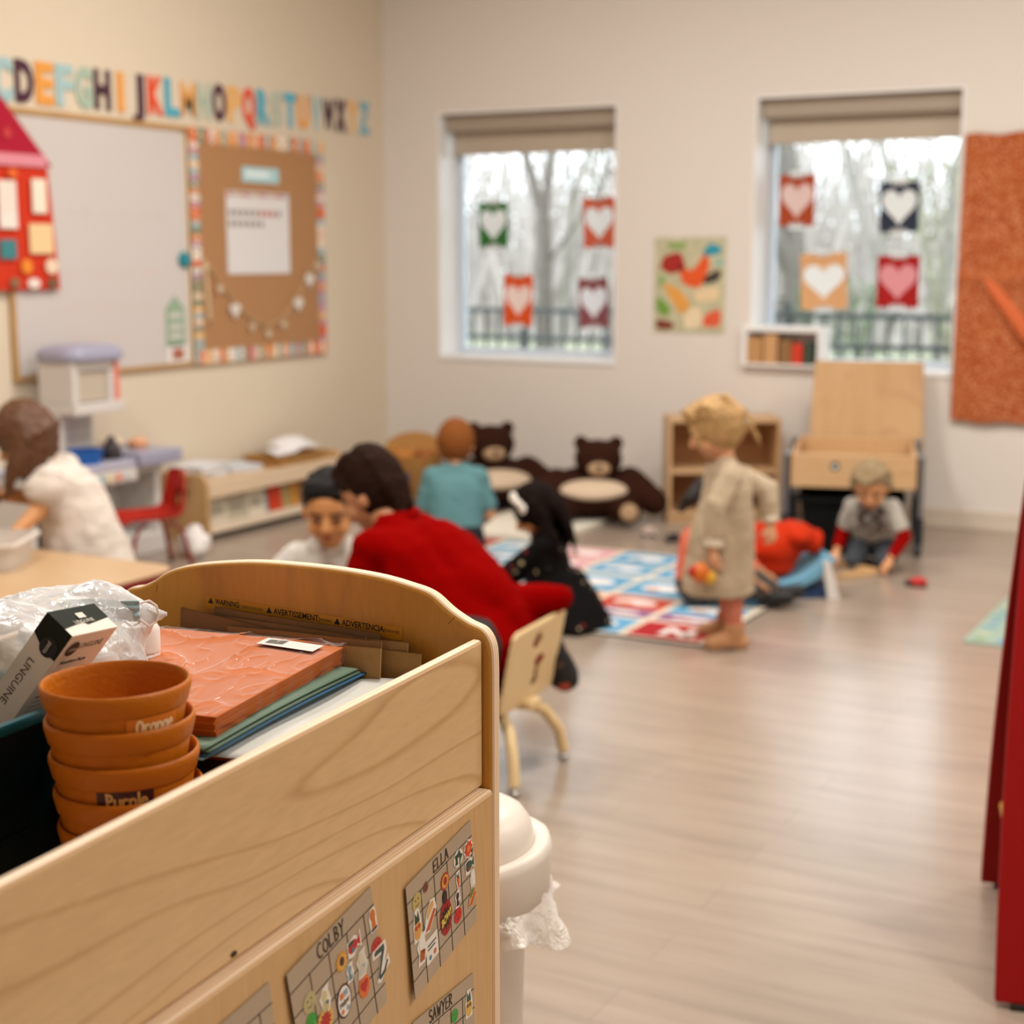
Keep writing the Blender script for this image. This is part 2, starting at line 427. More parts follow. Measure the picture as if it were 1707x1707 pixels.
for nm, c, hc, x0, x1, z0, z1, lab in [
    ('g', '#3f8a3c', '#f2f0ee', -4.99, -4.777, 1.549, 1.834, 'green card with a white heart, upper left in the left window'),
    ('s', '#e07a58', '#f4f2f0', -4.239, -4.021, 1.542, 1.851, 'salmon card with a white heart, upper right in the left window'),
    ('o', '#ea6a22', '#f6e4dc', -4.804, -4.598, 1.047, 1.373, 'bright orange card with a white heart, lower left in the left window'),
    ('m', '#a8636a', '#f2eff0', -4.265, -4.061, 1.047, 1.357, 'mauve card with a white heart, lower right in the left window'),
    ('r', '#c4582a', '#efd9d2', -2.967, -2.754, 1.663, 1.957, 'rust card with a pale pink heart, upper left in the right window'),
    ('d', '#3a4257', '#f2f0ee', -2.371, -2.15, 1.624, 1.903, 'dark slate card with a white heart, upper right in the right window'),
    ('p', '#e9bd8c', '#f4f2f0', -2.822, -2.546, 1.183, 1.507, 'peach card with a white heart, lower left in the right window'),
    ('c', '#c41c1c', '#f0b8bc', -2.371, -2.132, 1.2, 1.493, 'red card with a pink and white heart, lower right in the right window')]:
    cx_, cz_ = (x0 + x1) / 2, (z0 + z1) / 2; tl = random.uniform(-.05, .05)
    o = thing('heart_card', lab, 'card', (cx_, YG - .003, cz_), 0, 'heart cards taped to the windows')
    R = Matrix.Rotation(tl, 3, 'Y')
    hs = (x1 - x0) * .90; inn = [(x * hs, y * .215) for x, y in HEART]; cw_, ch_ = (x1 - x0) / 2, (z1 - z0) / 2
    outn = [(x * min(cw_ / max(abs(x), 1e-6), ch_ / max(abs(y), 1e-6)), y * min(cw_ / max(abs(x), 1e-6), ch_ / max(abs(y), 1e-6))) for x, y in inn]
    for qx, qy in ((cw_, ch_), (-cw_, ch_), (cw_, -ch_), (-cw_, -ch_)):
        k = min(range(len(outn)), key=lambda i: (outn[i][0] - qx) ** 2 + (outn[i][1] - qy) ** 2); outn[k] = (qx, qy)
    b = MB(); L_ = lambda P, t: [R @ V((x, t, y)) for x, y in P]
    b.loft([L_(inn, -.0008), L_(outn, -.0008), L_(outn, .0008), L_(inn, .0008)], False); b.build('card', paper(c, .45), o, smooth=0)
    b = MB(); b.prism([(x * 1.01, y * 1.01) for x, y in inn], lambda x, y, t: R @ V((x, t, y)), -.0007, .0006); b.build('heart', paper(hc, .6), o, smooth=0)
    for s in (1, -1):
        b = MB(); b.box(R @ V((0, -.0012, s * (z1 - z0) * .5)), (.09, .0008, .035), R); b.build('tape', paper('#f4f4f4', .5), o, smooth=0)

# small white organiser on the right sill
o = thing('sill_organizer', 'white open-front organiser box on the right window sill', 'organizer', (-2.83, YB + .02, WZ0 + .0305))
b = MB(); W_, D_, H_ = .48, .15, .23
b.bx(-W_ / 2, W_ / 2, -D_ / 2, D_ / 2, 0, .015); b.bx(-W_ / 2, W_ / 2, -D_ / 2, D_ / 2, H_ - .03, H_); b.bx(-W_ / 2, W_ / 2, D_ / 2 - .01, D_ / 2, .015, H_ - .03)
b.bx(-W_ / 2, -W_ / 2 + .03, -D_ / 2, D_ / 2 - .01, .015, H_ - .03); b.bx(W_ / 2 - .03, W_ / 2, -D_ / 2, D_ / 2 - .01, .015, H_ - .03)
b.build('box', white_trim, o, smooth=0, bevel=.004)
for k, (x, wd, h, c, lab) in enumerate([(-.17, .10, .15, '#b98d5a', 'tan storybook at the left in the white sill organiser'), (-.07, .08, .17, '#c79a6a', 'light brown storybook second from left in the sill organiser'), (.02, .07, .14, '#8f6a42', 'brown storybook in the middle of the sill organiser'), (.09, .06, .12, '#cf3a22', 'red toy block box in the sill organiser'), (.155, .05, .13, '#3b4a3c', 'dark green storybook at the right in the sill organiser')]):
    b = MB(); b.bx(-wd / 2, wd / 2, -.045, .045, 0, h); q = b.build('sill_book', mat(c, .6), smooth=0, bevel=.003, loc=(-2.83 + x, YB + .005, WZ0 + .0305 + .0155)); tag(q, lab, 'book', 'books in the sill organiser')

# ------------------------------------------------------------------ outdoors
b = MB(); b.bx(-40, 20, YB + WT + .02, 60, -.5, -.35); struct(b.build('lawn', mat('#86866f', .95, var=.35, vscale=1.5), smooth=0))
fe = thing('iron_fence', 'dark green iron railing fence across the lawn outside the windows', 'fence', (-6, 14, -.35))
b = MB()
for z in (1.30, 1.02, .18): b.bx(-7, 7, -.02, .02, z - .025, z + .025)
b.build('rail', mat('#27302f', .5), fe, smooth=0)
b = MB()
for i in range(94):
    x = -6.95 + i * .15; b.bx(x - .012, x + .012, -.012, .012, .02, 1.3)
b.build('pickets', mat('#27302f', .5), fe, smooth=0)
for i in range(6):
    x = -7 + i * 2.8; b = MB(); b.bx(x - .04, x + .04, -.04, .04, 0, 1.42); b.build('post', mat('#27302f', .5), fe, smooth=0)
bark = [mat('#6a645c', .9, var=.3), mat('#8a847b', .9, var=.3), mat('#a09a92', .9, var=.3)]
def branch(mb, p, d, L, r, depth, rnd, spread):
    pts = [p]; q = V(p); dd = V(d)
    for i in range(4):
        dd = (dd + V((rnd.uniform(-1, 1), rnd.uniform(-1, 1), rnd.uniform(-.4, .9))) * .10).normalized(); q = q + dd * L / 4; pts.append(q.copy())
    mb.tube(pts, r, 6 if depth > 2 else 4, rr=[r * (1 - .11 * i) for i in range(5)])
    if depth == 0: return
    for i in range(2 if depth > 3 else 3):
        a = rnd.uniform(0, 2 * pi); s = spread * rnd.uniform(.7, 1.2)
        nd = (dd + V((cos(a) * s, sin(a) * s, rnd.uniform(0, .35)))).normalized()
        branch(mb, pts[rnd.choice((2, 3, 4)) if i else 4], nd, L * rnd.uniform(.62, .85), r * .6, depth - 1, rnd, spread)
def tree(x, y, h, r, seed, lab, mi_, lean=(0, 0), fork=None):
    rnd = random.Random(seed); mb = MB()
    if fork:
        mb.tube([(0, 0, -.1), (.02, 0, fork * .5), (0, 0, fork)], r, 8, rr=[r * 1.15, r, r * .95])
        branch(mb, V((0, 0, fork - .05)), (-.30, .05, 1), h * .35, r * .65, 4, rnd, .55)
        branch(mb, V((0, 0, fork - .05)), (.22, 0, 1), h * .35, r * .6, 4, rnd, .55)
        branch(mb, V((0, 0, fork * .75)), (.8, 0, .8), h * .2, r * .3, 3, rnd, .6)
    else:
        branch(mb, V((0, 0, -.1)), (lean[0], lean[1], 1), h * .42, r, 5, rnd, .55)
    o = mb.build('bare_tree', bark[mi_], smooth=80, loc=(x, y, -.35), fixn=False); tag(o, lab, 'tree', 'bare trees outside')
tree(-8.72, 17, 7, .11, 1, 'bare tree forking into a Y behind the fence, mid left window', 0, fork=2.3)
tree(-7.35, 16, 8, .22, 2, 'thick dark bare tree trunk at the right edge of the left window', 0)
tree(-5.45, 17, 8, .20, 3, 'thick bare tree at the left of the right window', 0)
tree(-4.15, 18, 7, .09, 4, 'thin leaning bare tree right of centre in the right window', 1, (.15, 0))
for i, (x, y, lab) in enumerate([(-10.6, 21, 'slim pale bare tree farthest left through the left window'), (-11, 27, 'distant pale bare tree at left of the forked tree'), (-13.2, 30, 'far pale bare tree behind the fence in the left window'), (-9.6, 25, 'distant bare tree right of the forked tree'), (-6.6, 24, 'distant bare tree in the left half of the right window'), (-4.6, 22, 'slender bare tree between the right window cards'), (-5.8, 28, 'far bare tree behind the dark slate card')]):
    tree(x, y, random.uniform(6, 8), random.uniform(.07, .12), 20 + i, lab, 1 + i % 2)
def shrub(x, y, r, h, n, c, lab, seed):
    rnd = random.Random(seed); mb = MB()
    for i in range(n):
        a = rnd.uniform(0, 2 * pi); t = rnd.random() ** .6; z = rnd.random() ** .8
        p = V((cos(a) * r * t, sin(a) * r * t, h * z)); q = rnd.uniform(.02, .05)
        d1 = V((rnd.uniform(-1, 1), rnd.uniform(-1, 1), rnd.uniform(-1, 1))).normalized(); d2 = d1.orthogonal().normalized()
        mb.add([p - d1 * q * 1.6, p + d2 * q * .6, p + d1 * q * 1.6, p - d2 * q * .6], [(0, 1, 2, 3)])
    for i in range(14):
        a = rnd.uniform(0, 2 * pi); mb.tube([(0, 0, 0), (cos(a) * r * .4, sin(a) * r * .4, h * .5), (cos(a) * r * .7, sin(a) * r * .7, h * .95)], .015, 4)
    o = mb.build('shrub', mat(c, .9, var=.3), smooth=0, loc=(x, y, -.35), fixn=False); tag(o, lab, 'shrub', 'shrubs outside')
shrub(-5.9, 15.2, .7, 2.3, 420, '#5d6a45', 'olive leafy shrub behind the fence, left in the right window', 1)
shrub(-3.3, 16, 1.0, 2.8, 420, '#84836a', 'pale olive shrub behind the fence, right in the right window', 2)
shrub(-4.6, 15.6, .6, 1.6, 320, '#5f6b50', 'low green shrub behind the fence under the red heart card', 3)
# distant brushwood: countless twigs
rnd = random.Random(5); mb = MB()
for i in range(2600):
    x = rnd.uniform(-26, 2); y = rnd.uniform(31, 44); h = rnd.uniform(1.6, 6.0); l = rnd.uniform(-.5, .5); q = rnd.uniform(.02, .07)
    mb.add([(x - q, y, 0), (x + q, y, 0), (x + l * h + q * .3, y + .3, h), (x + l * h - q * .3, y + .3, h)], [(0, 1, 2, 3)])
    for k in range(3):
        t = rnd.uniform(.3, .9); bx_, bz_ = x + l * h * t, h * t; e = rnd.uniform(-.9, .9)
        mb.add([(bx_ - q * .4, y, bz_), (bx_ + q * .4, y, bz_), (bx_ + e + .01, y, bz_ + abs(e) * .9 + .2)], [(0, 1, 2)])
o = mb.build('brushwood', mat('#aca39c', .95, var=.2), smooth=0, loc=(0, 0, -.35), fixn=False)
tag(o, 'hazy grey brushwood filling the view beyond the fence', 'brushwood', kind='stuff')

# ------------------------------------------------------------------ left wall
oak = wood_mat('oak_frame', '#c49a63', '#b58a52', '#a87c45', 'Y')
o = thing('whiteboard', 'wide white dry-erase board in an oak frame on the left wall', 'whiteboard', (XL + .001, 5.3, .9))
b = MB(); b.bx(0, .014, .03, 1.265, .02, 1.245); b.build('board', mat('#cbc3bf', .35), o, smooth=0)
b = MB(); b.bx(0, .022, 0, 1.30, 1.245, 1.275); b.bx(0, .022, 0, 1.30, -.005, .02); b.bx(0, .022, 0, .03, .02, 1.245); b.build('frame', oak, o, smooth=0, bevel=.003)
b = MB()
for z, n, c in ((.80, 6, 0), (.50, 5, 1), (.33, 5, 1), (.18, 3, 1)):
    for i in range(n):
        y = .38 + i * .13 + random.uniform(-.02, .02); L = random.uniform(.06, .1)
        pts = [(.0146, y + L * t / 8, z + .018 * sin(t * 2.1 + i)) for t in range(9)]
        for p, q in zip(pts, pts[1:]): b.add([(p[0], p[1], p[2] - .003), (q[0], q[1], q[2] - .003), (q[0], q[1], q[2] + .003), (p[0], p[1], p[2] + .003)], [(0, 1, 2, 3)], c)
b.build('marker_writing', [mat('#c9bdb6', .4), mat('#dcb9a8', .4)], o, smooth=0)
o = thing('cork_board', 'brown cork bulletin board with a colourful scalloped border', 'bulletin board', (XL + .001, 6.61, .9))
CW, CH = 1.245, 1.275
b = MB(); b.bx(0, .02, .03, CW - .03, .03, CH - .03); b.build('cork', mat('#ab7d54', .9, var=.18, vscale=120, bump=.2, bscale=200), o, smooth=0)
b = MB(); b.bx(0, .016, -.0, CW, -.012, .03); b.bx(0, .016, 0, CW, CH - .03, CH); b.bx(0, .016, 0, .03, .03, CH - .03); b.bx(0, .016, CW - .03, CW, .03, CH - .03); b.build('frame', oak, o, smooth=0)
BC = ['#dd8a5c', '#8fb0b4', '#e8dccf', '#d8623c', '#e3b06a', '#b98fa0', '#7a8a74', '#e9c9a8']
b = MB(); sw = .085
def scal(y0, z0, dy, dz, ny, nz, L, xo=0.0):
    n = int(L / .035); 
    for i in range(n):
        a, c = i / n * L, (i + 1) / n * L; k = random.randrange(8)
        b.add([(.0215 + xo, y0 + dy * t + ny * q, z0 + dz * t + nz * q) for t, q in ((a, 0), (c, 0), (c, sw * .78), ((a + c) / 2, sw), (a, sw * .78))], [(0, 1, 2, 3, 4)], k)
        k = random.randrange(8); t = (a + c) / 2; q = sw * random.uniform(.25, .6)
        b.add([(.0220 + xo, y0 + dy * t + ny * q + cos(u) * .011, z0 + dz * t + nz * q + sin(u) * .011) for u in [2 * pi * j / 8 for j in range(8)]], [tuple(range(8))], k)
scal(0, 0, 0, 1, 1, 0, CH); scal(CW, 0, 0, 1, -1, 0, CH); scal(0, 0, 1, 0, 0, 1, CW, .0012); scal(0, CH, 1, 0, 0, -1, CW, .0012)
b.build('scalloped_border', [mat(c, .7) for c in BC], o, smooth=0)
def wall_sheet(name, lab, cat, y0, y1, z0, z1, c, off, parts=(), pm=()):
    o = thing(name, lab, cat, (XL + off, y0, z0)); b = MB(); b.bx(0, .003, 0, y1 - y0, 0, z1 - z0, 0)
    for q in parts: b.bx(*q)
    b.build('sheet', [mat(c, .6)] + [mat(p, .6) for p in pm], o, smooth=0)
    return o
o = wall_sheet('board_sign', 'small pale blue name sign near the top of the cork board', 'sign', 7.06, 7.40, 1.905, 1.99, '#a9cfd4', .0225)
b = MB(); b.bx(.0032, .004, .03, .25, .03, .06); b.build('lettering', mat('#e6efee', .6), o, smooth=0)
o = wall_sheet('board_notice', 'white notice with two lines of print pinned on the cork board', 'notice', 6.91, 7.49, 1.39, 1.85, '#dad5d3', .0225, [(.0032, .0038, .02 + i * .055, .058 + i * .055, z, z + .032, 2 if i in (5, 6, 7) and z > .3 else 1) for z, n in ((.325, 9), (.265, 6)) for i in range(n)], ('#8f837c', '#b5604a'))
b = MB()
for i in range(14): b.bx(.0032, .0038, .01 + i * .04, .045 + i * .04, .43 + .008 * (i % 2), .452, i % 4)
b.build('colour_header', [mat(c, .6) for c in ('#c6473a', '#7aa0b5', '#d99a4a', '#5b5264')], o, smooth=0)
# garland
o = thing('paper_garland', 'beige paper garland with pale hearts strung across the cork board', 'garland', (XL + .026, 6.70, 1.47))
gp = [(0, 0), (.12, -.12), (.25, -.24), (.40, -.34), (.55, -.385), (.70, -.34), (.85, -.22), (.97, -.08), (1.06, .0)]
b = MB(); b.tube([(.006, y, z) for y, z in gp], .006, 6); b.build('cord', mat('#c9a87c', .8), o)
b = MB(); b.tube([(.006, 0, 0), (.008, .01, -.17), (.006, .03, -.33)], .012, 6); b.build('cord', mat('#d0b690', .8), o)
for i in range(9):
    t = i / 8 * (len(gp) - 1.001); k = int(t); fq = t - k; y = gp[k][0] * (1 - fq) + gp[k + 1][0] * fq; z = gp[k][1] * (1 - fq) + gp[k + 1][1] * fq
    b = MB(); hs = .060 + .035 * (i in (2, 6, 7)); b.prism([(x * hs, q * hs) for x, q in HEART], lambda x, q, t_: V((.010 + t_, y + x, z - .045 + q)), 0, .003)
    b.build('heart', mat('#cbb396' if i not in (2, 6, 7) else '#d9cfc5', .7), o, smooth=0)
# magnet, tags on the whiteboard
b = MB(); b.lathe([(.001, 0), (.042, 0), (.045, .008), (.036, .022), (.001, .026)], 20, R=Matrix.Rotation(pi / 2, 3, 'Y')); q = b.build('round_magnet', mat('#0c7f8c', .4), loc=(XL + .0155, 6.545, 1.47)); tag(q, 'round teal magnet at the right edge of the whiteboard', 'magnet')
o = thing('house_tag', 'small sage green house-shaped tag on the lower right of the whiteboard', 'tag', (XL + .0158, 6.46, 1.14))
b = MB(); b.prism([(-.075, -.13), (.075, -.13), (.075, .07), (0, .14), (-.075, .07)], lambda x, y, t: V((t, x, y)), 0, .003, 0)
for z in (.02, -.04, -.09): b.bx(.0032, .004, -.05, .05, z, z + .03, 1)
b.build('sheet', [mat('#8fa88c', .6), mat('#c9c6bb', .6)], o, smooth=0)
b = MB(); b.bx(0, .003, -.08, .08, -.045, .05, 0); b.bx(.0032, .004, -.045, .05, -.03, .03, 1); q = b.build('picture_card', [mat('#e9e4e0', .6), mat('#a8654a', .6)], smooth=0, loc=(XL + .0158, 6.47, .968)); tag(q, 'small white picture card with a brown shape below the green house tag', 'card')
# red fabric house chart
o = thing('fabric_house', 'red fabric house wall chart with pockets and a crimson roof', 'wall chart', (XL + .03, 5.1, 1.33), 0)
b = MB(); hw = .50
b.prism([(-hw, 0), (hw, 0), (hw - .045, .60), (-hw + .045, .60)], lambda x, y, t: V((t + .006 * sin(x * 14) + .004 * sin(y * 9), x, y)), 0, .008)
b.build('wall_cloth', mat('#c9300e', .85, var=.15, vscale=30), o, smooth=0)
b = MB(); b.prism([(-hw + .02, .58), (hw - .02, .58), (.02, 1.04), (-.02, 1.04)], lambda x, y, t: V((t + .009, x, y)), 0, .006); b.build('roof', mat('#a80a2c', .85), o, smooth=0)
b = MB(); b.bx(.012, .018, .10, hw - .06, .575, .63); b.bx(.012, .018, -.2, .05, .575, .63); b.build('eave_band', mat('#d98a96', .8), o, smooth=0)
for y, z, wy, hz, c, sh in [(.18, .43, .11, .15, '#e6d8cc', 0), (.38, .44, .09, .16, '#ecdfca', 0), (.18, .32, .11, .07, '#eadfd6', 0), (.17, .19, .10, .09, '#3d7f84', 0), (.38, .24, .15, .14, '#ecc998', 0), (.28, .11, .07, .07, '#e88a2a', 1), (.44, .11, .08, .075, '#ecd0b4', 1), (.32, .03, .08, .05, '#eadbd0', 1), (.20, .035, .06, .045, '#8a6a4a', 1), (.44, .03, .06, .05, '#6a5a3c', 1), (.05, .10, .07, .07, '#c8a02a', 1), (.22, .54, .06, .05, '#e0662a', 1), (-.1, .42, .11, .15, '#e6d8cc', 0), (-.3, .3, .12, .15, '#ecc998', 0), (.20, .72, .05, .05, '#c23a3c', 1), (.05, .8, .05, .05, '#d06a5a', 1)]:
    b = MB()
    if sh: b.prism([(cos(2 * pi * j / 14) * wy / 2, sin(2 * pi * j / 14) * hz / 2) for j in range(14)], lambda x, yy, t: V((t, x, yy)), 0, .004)
    else: b.bx(0, .004, -wy / 2, wy / 2, -hz / 2, hz / 2)
    b.build('pocket' if not sh else 'badge', mat(c, .75), o, smooth=0, loc=(.020, y, z))
# alphabet
ALC = {'C': ('#9dbcc0', 'pale blue'), 'D': ('#472034', 'dark plum'), 'E': ('#e39a45', 'orange'), 'F': ('#a3c0c2', 'pale blue'), 'G': ('#a5b9a8', 'sage'), 'H': ('#472634', 'dark plum'), 'I': ('#e5a04e', 'orange'), 'J': ('#4c2838', 'dark plum'), 'K': ('#e2502c', 'red orange'), 'L': ('#4fa6bd', 'sky blue'), 'M': ('#e8a860', 'light orange'), 'N': ('#b3c0ae', 'sage'), 'O': ('#512b3a', 'dark plum'), 'P': ('#e7b26e', 'light orange'), 'Q': ('#e0553a', 'red orange'), 'R': ('#62adc0', 'sky blue'), 'S': ('#b7bfb0', 'sage'), 'T': ('#5fb0c6', 'sky blue'), 'U': ('#e5a35a', 'orange'), 'V': ('#a9c0c0', 'pale blue'), 'W': ('#4a2a38', 'dark plum'), 'X': ('#55303c', 'dark plum'), 'Y': ('#e8b777', 'light orange'), 'Z': ('#86b4c0', 'sky blue')}
for i, (ch, (c, nm)) in enumerate(ALC.items()):
    b = MB(); put_text(b, ch, .255, lambda x, y, z: V((z, x, y)), bold=.012 if ch not in 'MW' else .003, ext=.004, center=True)
    wd = max(p.y for p in b.v) - min(p.y for p in b.v)
    if wd > .115:
        for p in b.v: p.y *= .115 / wd
    y = 5.335 + .1305 * i; z = 2.21 + .052 * (i / 23.0)
    q = b.build('wall_letter', mat(c, .7), smooth=0, loc=(XL + .0055, y, z)); tag(q, '%s letter %s in the alphabet row along the top of the left wall' % (nm, ch), 'letter', 'alphabet letters on the left wall')

# ------------------------------------------------------------------ back wall decoration
o = thing('collage_poster', 'small colourful animal collage poster on the wall between the windows', 'poster', (-3.42, YB - .003, 1.32))
b = MB(); b.bx(-.225, .225, -.002, 0, -.28, .28); b.build('sheet', mat('#bdb898', .6, var=.4, vscale=16), o, smooth=0)
for pts, c, nm in [([(-.17, .17), (-.06, .20), (-.02, .10), (-.12, .06), (-.19, .10)], '#a3241c', 'shape'), ([(-.08, .12), (.02, .08), (.10, .20), (.13, .12), (.07, -.02), (-.04, .0)], '#e0561c', 'shape'), ([(.08, .20), (.13, .25), (.20, .22), (.19, .18), (.09, .17)], '#2a93a8', 'shape'), ([(.10, .06), (.20, .10), (.19, .03), (.08, .0)], '#3a3228', 'shape'), ([(-.18, .02), (-.06, -.02), (.02, -.12), (-.05, -.18), (-.14, -.05)], '#e0a04c', 'shape'), ([(.02, -.03), (.20, .0), (.18, -.09), (.04, -.10)], '#e2c9a0', 'shape'), ([(-.21, -.06), (-.12, -.12), (-.13, -.19), (-.21, -.16)], '#6f9a3e', 'shape'), ([(-.21, -.20), (-.09, -.22), (-.10, -.26), (-.21, -.26)], '#7a2f14', 'shape'), ([(-.03, -.14), (.08, -.12), (.09, -.24), (-.03, -.26)], '#e6d2b0', 'shape'), ([(.10, -.17), (.20, -.13), (.20, -.24), (.08, -.24)], '#dc5a38', 'shape'), ([(-.15, .25), (-.02, .25), (-.03, .21), (-.13, .21)], '#86a05c', 'shape'), ([(.15, .14), (.21, .15), (.20, .11)], '#56b5b5', 'shape'), ([(-.20, .06), (-.14, .05), (-.19, -.03)], '#86a86a', 'shape')]:
    # rounded outline
    P = [V((x, 0, y)) for x, y in pts]; sm = []
    for k in range(len(P)):
        p0, p1, p2 = P[k - 1], P[k], P[(k + 1) % len(P)]
        sm += [p1.lerp(p0, .3), p1.lerp((p0 + p2) / 2, .12), p1.lerp(p2, .3)]
    b = MB(); b.prism([(p.x, p.z) for p in sm], lambda x, y, t: V((x, t, y)), -.0035, -.0022); b.build(nm, mat(c, .65, var=.2, vscale=40), o, smooth=0)
# patterned cloth
m = bpy.data.materials.new('calico'); m.use_nodes = True; nt = m.node_tree; pb = nt.nodes['Principled BSDF']; pb.inputs['Roughness'].default_value = .9
tc = nt.nodes.new('ShaderNodeTexCoord'); vo = nt.nodes.new('ShaderNodeTexVoronoi'); vo.inputs['Scale'].default_value = 62; nt.links.new(tc.outputs['Object'], vo.inputs['Vector'])
r = ramp(nt, [(0, '#e2b48c'), (.27, '#d8946a'), (.38, '#a8501f'), (1, '#97451c')]); nt.links.new(vo.outputs['Distance'], r.inputs[0])
n1 = nt.nodes.new('ShaderNodeTexNoise'); n1.inputs['Scale'].default_value = 5; nt.links.new(tc.outputs['Object'], n1.inputs['Vector'])
mx = nt.nodes.new('ShaderNodeMixRGB'); mx.inputs[2].default_value = lin('#b8622a'); r3 = ramp(nt, [(.45, '#000000'), (.65, '#909090')]); nt.links.new(n1.outputs['Fac'], r3.inputs[0]); nt.links.new(r3.outputs[0], mx.inputs[0]); nt.links.new(r.outputs[0], mx.inputs[1]); nt.links.new(mx.outputs[0], pb.inputs['Base Color'])
o = thing('wall_cloth', 'rust patterned cloth hanging on the back wall right of the window', 'cloth', (-1.30, YB - .03, .60))
b = MB()
def cl(u, v, off):
    x = -.55 + 1.1 * u - .012 * (1 - v) ; z = 1.53 * v
    return V((x, -.010 * sin(u * 9 + v * 3) - .018 * max(0, 1 - abs(v - .50 + (u - .1) * .0) / .03) - off, z + .006 * sin(u * 30)))
b.grid(lambda u, v: cl(u, v, 0), 40, 60); b.grid(lambda u, v: cl(u, v, .004), 40, 60); b.build('cloth', m, o, smooth=60, fixn=False)
b = MB(); b.tube([(-.40, -.030, .76), (-.36, -.034, .72), (-.20, -.034, .52), (.05, -.034, .22), (.15, -.03, .12)], .03, 10, rr=[.012, .03, .04, .045, .03]); 
for p in b.v: p.y = -.034 + (p.y + .034) * .3
b.build('orange_band', mat('#d0673a', .85), o)  # lighter orange raised band running diagonally across the cloth
# ------------------------------------------------------------------ furniture
maple = wood_mat('maple', '#d8b184', '#cda272', '#b98a58', 'Z', rough=.45)
maple_x = wood_mat('maple_x', '#d9b387', '#cda272', '#b98a58', 'X', rough=.45)
birch_y = wood_mat('birch_y', '#d3aa78', '#c69a66', '#b38551', 'Y', rough=.45)
amber = wood_mat('amber_wood', '#b98550', '#ad7844', '#9a6736', 'X', rough=.55)
white_pl = mat('#d3cdc8', .4); lav = mat('#9b9aaf', .35)

def rrect(hx, hy, r, n=6):
    out = []
    for cx_, cy_, a0 in ((hx - r, hy - r, 0), (-hx + r, hy - r, 90), (-hx + r, -hy + r, 180), (hx - r, -hy + r, 270)):
        for i in range(n + 1):
            a = radians(a0 + 90 * i / n); out.append((cx_ + r * cos(a), cy_ + r * sin(a)))
    return out
XYT = lambda x, y, t: V((x, y, t))

# activity table
t = thing('activity_table', 'low light maple classroom table with rounded corners at the left', 'table', (-4.05, 3.41, 0))
b = MB(); b.prism(rrect(.70, .50, .12), XYT, .432, .46); b.build('tabletop', wood_mat('table_laminate', '#c9a882', '#c19d74', '#b58d60', 'X', rough=.35, contrast=.4), t, smooth=30)
b = MB(); b.prism(rrect(.703, .503, .12), XYT, .428, .456); b.build('edge_band', mat('#7c1712', .5), t, smooth=30)
for sx in (-1, 1):
    for sy in (-1, 1):
        b = MB(); b.cone((sx * .58, sy * .38, .43), (sx * .6, sy * .4, .0), .02, n=12, round0=False, round1=False); b.build('leg', mat('#7e7f82', .35, metal=.8), t)

# translucent tub on the table
clear_pl = bpy.data.materials.new('frosted_plastic'); clear_pl.use_nodes = True; nt = clear_pl.node_tree; pb = nt.nodes['Principled BSDF']
pb.inputs['Base Color'].default_value = lin('#ded5cc'); pb.inputs['Roughness'].default_value = .35
tr = nt.nodes.new('ShaderNodeBsdfTransparent'); mx = nt.nodes.new('ShaderNodeMixShader'); mx.inputs[0].default_value = .62
nt.links.new(tr.outputs[0], mx.inputs[1]); nt.links.new(pb.outputs[0], mx.inputs[2]); nt.links.new(mx.outputs[0], nt.nodes['Material Output'].inputs['Surface'])
t = thing('storage_tub', 'frosted white plastic tub on the left classroom table', 'tub', (-4.02, 3.58, .4605), radians(28))
b = MB(); o1 = rrect(.19, .12, .03); o2 = rrect(.21, .135, .03); i2 = rrect(.206, .131, .03); i1 = rrect(.186, .116, .03)
b.loft([[V((x, y, 0)) for x, y in o1], [V((x, y, .092)) for x, y in o2], [V((x, y, .092)) for x, y in i2], [V((x, y, .004)) for x, y in i1]], True); b.build('bin', clear_pl, t, smooth=30)
b = MB(); b.loft([[V((x, y, .085)) for x, y in rrect(.2115, .1365, .03)], [V((x, y, .085)) for x, y in rrect(.223, .148, .035)], [V((x, y, .095)) for x, y in rrect(.223, .148, .035)], [V((x, y, .095)) for x, y in rrect(.2115, .1365, .03)]], False); b.build('rim', mat('#e0d8d0', .4), t, smooth=30)
for k, (x, y, c, lab) in enumerate([(-.10, -.03, '#6aa0b5', 'light blue toy block inside the frosted tub'), (-.04, -.06, '#b8aaa0', 'grey toy block inside the frosted tub')]):
    R = Matrix.Rotation(radians(28), 3, 'Z'); p = V((-4.02, 3.58, .4652)) + R @ V((x, y, 0))
    b = MB(); b.bx(-.025, .025, -.025, .025, 0, .05); tag(b.build('toy_block', mat(c, .5), smooth=0, bevel=.004, loc=p, rz=.4), lab, 'block')

